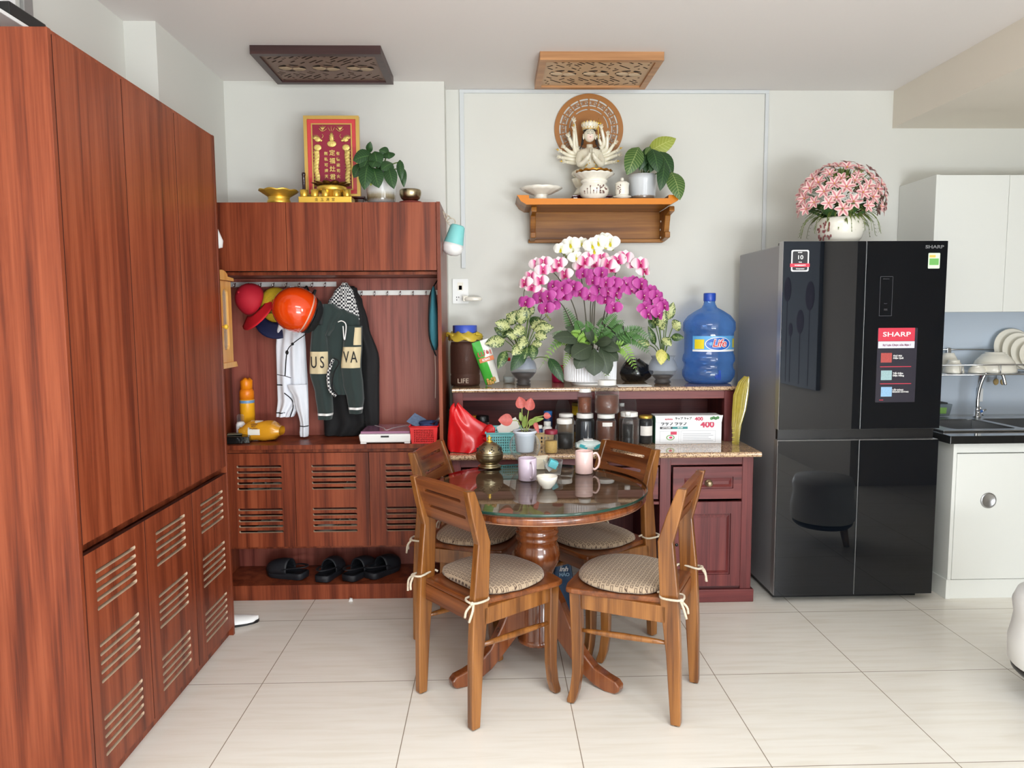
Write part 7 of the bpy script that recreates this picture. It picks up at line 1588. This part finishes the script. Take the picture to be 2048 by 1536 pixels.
def dishb(name, lb, cat, x, y, r, h, foot, up=False, n=32):
    t = thing(name, lb, cat, (x, y, RS)); s = [(foot, 0), (foot, .008), (r*.55, .012), (r*.85, h*.45), (r*.98, h*.85), (r, h), (r*.975, h), (r*.93, h*.8), (r*.8, h*.45), (0, .02)]
    if not up: s = [(q, h-z) for q, z in s][::-1]
    else: pass
    MB().lathe(s, n).build('bowl', M_porc, t); return t
q = at(1990, 700, Y=4.09); dishb('large_bowl', 'big white porcelain bowl upside down on the dish rack', 'bowl', q.x, 4.09, .115, .115, .05)
for k, (px, lb) in enumerate(((1908, 'white rice bowl upside down at the left end of the dish rack'), (1955, 'small white bowl upside down in front of the big bowl on the rack'))):
    q = at(px, 720, Y=4.04); dishb('rice_bowl', lb, 'bowl', q.x, 4.04, .055 if k == 0 else .045, .075 if k == 0 else .05, .03)
t = dishb('rice_bowl', 'white rice bowl resting on top of another bowl at the left end of the rack', 'bowl', at(1900, 700, Y=4.12).x, 4.13, .062, .11, .03)
for k in range(5):
    t = thing('dinner_plate', ['white plate leaning rearmost in the rack', 'white plate second from the back in the rack', 'middle white plate of the leaning plates in the rack', 'white plate second from the front of the leaning plates', 'frontmost white plate of the leaning plates in the rack'][k], 'plate', (at(2046+k*6, 700, Y=4.1).x, 4.19-k*.03, RS+.003), 0, 'plates leaning in the dish rack')
    r_ = .122-.012*k
    b = MB(); b.M = Matrix.Translation((0, 0, r_)) @ Matrix.Rotation(R(76), 4, 'X') @ Matrix.Rotation(R(0), 4, 'Y'); b.lathe([(0, 0), (r_*.55, 0), (r_*.62, .004), (r_*.97, .016), (r_, .02), (r_*.96, .02), (r_*.6, .008), (0, .005)], 36); b.build('plate', M_porc, t)
q = at(1965, 836, Z=.85); t = thing('kitchen_tap', 'chrome swan-neck kitchen tap behind the sink', 'tap', (q.x, SK1+.01, .849))
zz = lambda v: v
MB().lathe([(0, 0), (.022, 0), (.022, .006), (.016, .01), (.014, .05), (.012, .055), (0, .055)], 24).build('base', M_chrome, t)
MB().tube(bez([(0, 0, .05), (0, 0, .12), (.008, -.01, .2), (.03, -.02, .26), (.07, -.03, .275), (.105, -.04, .25), (.12, -.045, .20), (.122, -.045, .19)], 6), .0095, 12).build('spout', M_chrome, t)
b = MB()
b.tube([(0, -.01, .038), (0, -.035, .038)], .009, 12)
for k in range(4): a = R(20+90*k); b.tube([(0, -.033, .038), (.028*math.cos(a), -.036, .038+.028*math.sin(a))], [.006, .0045], 8)
b.ball((0, -.038, .038), (.009, .004, .009), 10, 1)
b.build('cross_handle', [M_chrome, mat('blue_tap_dot', (60, 110, 180), .3)], t)
q = at(1900, 838, Z=.85); t = thing('food_container', 'clear plastic box with a green label beside the sink', 'container', (2.56, 4.12, .854))
b = MB(); b.hexa([(-.07, -.045, 0), (.07, -.045, 0), (.07, .045, 0), (-.07, .045, 0)], [(-.08, -.055, .07), (.08, -.055, .07), (.08, .055, .07), (-.08, .055, .07)]); b.build('box', mat('smoky_plastic', (120, 132, 140), .3, alpha=.75), t, bevel=.004)
b = MB(); b.box(-.065, .06, -.04, .04, .06, .078); b.tube([(-.05, -.02, .08), (.03, .0, .085)], .006, 8); b.build('dark_scrubber', mat('dark_sponge', (40, 44, 46), .8), t, bevel=.004)
b = MB(); b.M = Matrix.Translation((0, -.0538, .033)) @ Matrix.Rotation(R(8), 4, 'X') @ FACE; b.plate(rrect(-.05, .0, -.018, .018, .002), [], .001); b.plate(rrect(.0, .045, -.018, .018, .002), [], .001, 1); b.build('label', [W_, F((130, 176, 90), noise=.3, nscale=200)], t)
for k, (px, lb) in enumerate(((1992, 'small loofah scrubber hanging from the dish rack left of the tap spout'), (2006, 'small loofah scrubber hanging from the rack beside the tap spout'))):
    q = at(px, 760, Y=4.15); t = thing('loofah', lb, 'scrubber', (q.x, 4.15, RZ-.075))
    MB().tube([(0, 0, .035), (.003, 0, .076)], .0015, 6).build('string', M_grille, t)
    b = MB(); b.ball((0, 0, .018), (.016, .010, .02), 12); b.build('sponge', mat('loofah_fibre', (176, 150, 100), .9, noise=.4, nscale=150, bmp=.6), t)
q = at(1962, 770, Y=4.21); t = thing('dish_brush', 'maroon handled brush hanging under the dish rack behind the tap', 'brush', (q.x, 4.215, RZ-.12))
MB().tube([(0, 0, .02), (.004, 0, .11)], .006, 8).build('handle', mat('maroon_handle', (110, 44, 56), .4), t); MB().box(-.012, .012, -.012, .01, -.06, .02).build('bristles', M_white, t, bevel=.003)
# white rounded stool at the right edge
q = at(2040, 1450, Z=0); t = thing('white_stool', 'white rounded stool with wooden leg at the right edge of the photo', 'stool', (q.x+.25, q.y+.10, 0))
b = MB(); b.lathe([(0, .13), (.17, .135), (.19, .16), (.193, .24), (.185, .28), (.178, .33), (.185, .38), (.17, .42), (.08, .44), (0, .445)], 40); b.build('body', M_white, t)
MB().lathe([(0, .11), (.16, .112), (.178, .13), (.182, .15), (.17, .16), (0, .16)], 40).build('base_band', M_grille, t)
for a in (45, 135, 225, 315):
    MB().tube([(.13*math.cos(R(a)), .13*math.sin(R(a)), .12), (.155*math.cos(R(a)), .155*math.sin(R(a)), .0)], [.026, .017], 14).build('leg', wood('oak_leg', [(.4, (150, 112, 66)), (.7, (196, 158, 106))], 'Z', sc=2), t) if a == 45 else None
# ---------------------------------------------------------------- lettering becomes real mesh
bpy.context.view_layer.update()
dg = bpy.context.evaluated_depsgraph_get()
for o in [o for o in SC.objects if o.type == 'FONT']:
    me = bpy.data.meshes.new_from_object(o.evaluated_get(dg))
    n = bpy.data.objects.new(o.name, me); SC.collection.objects.link(n); n.parent = o.parent; n.matrix_basis = o.matrix_basis.copy()
    if o.get('kind'): n['kind'] = o['kind']
    nm = o.name; bpy.data.objects.remove(o); n.name = nm
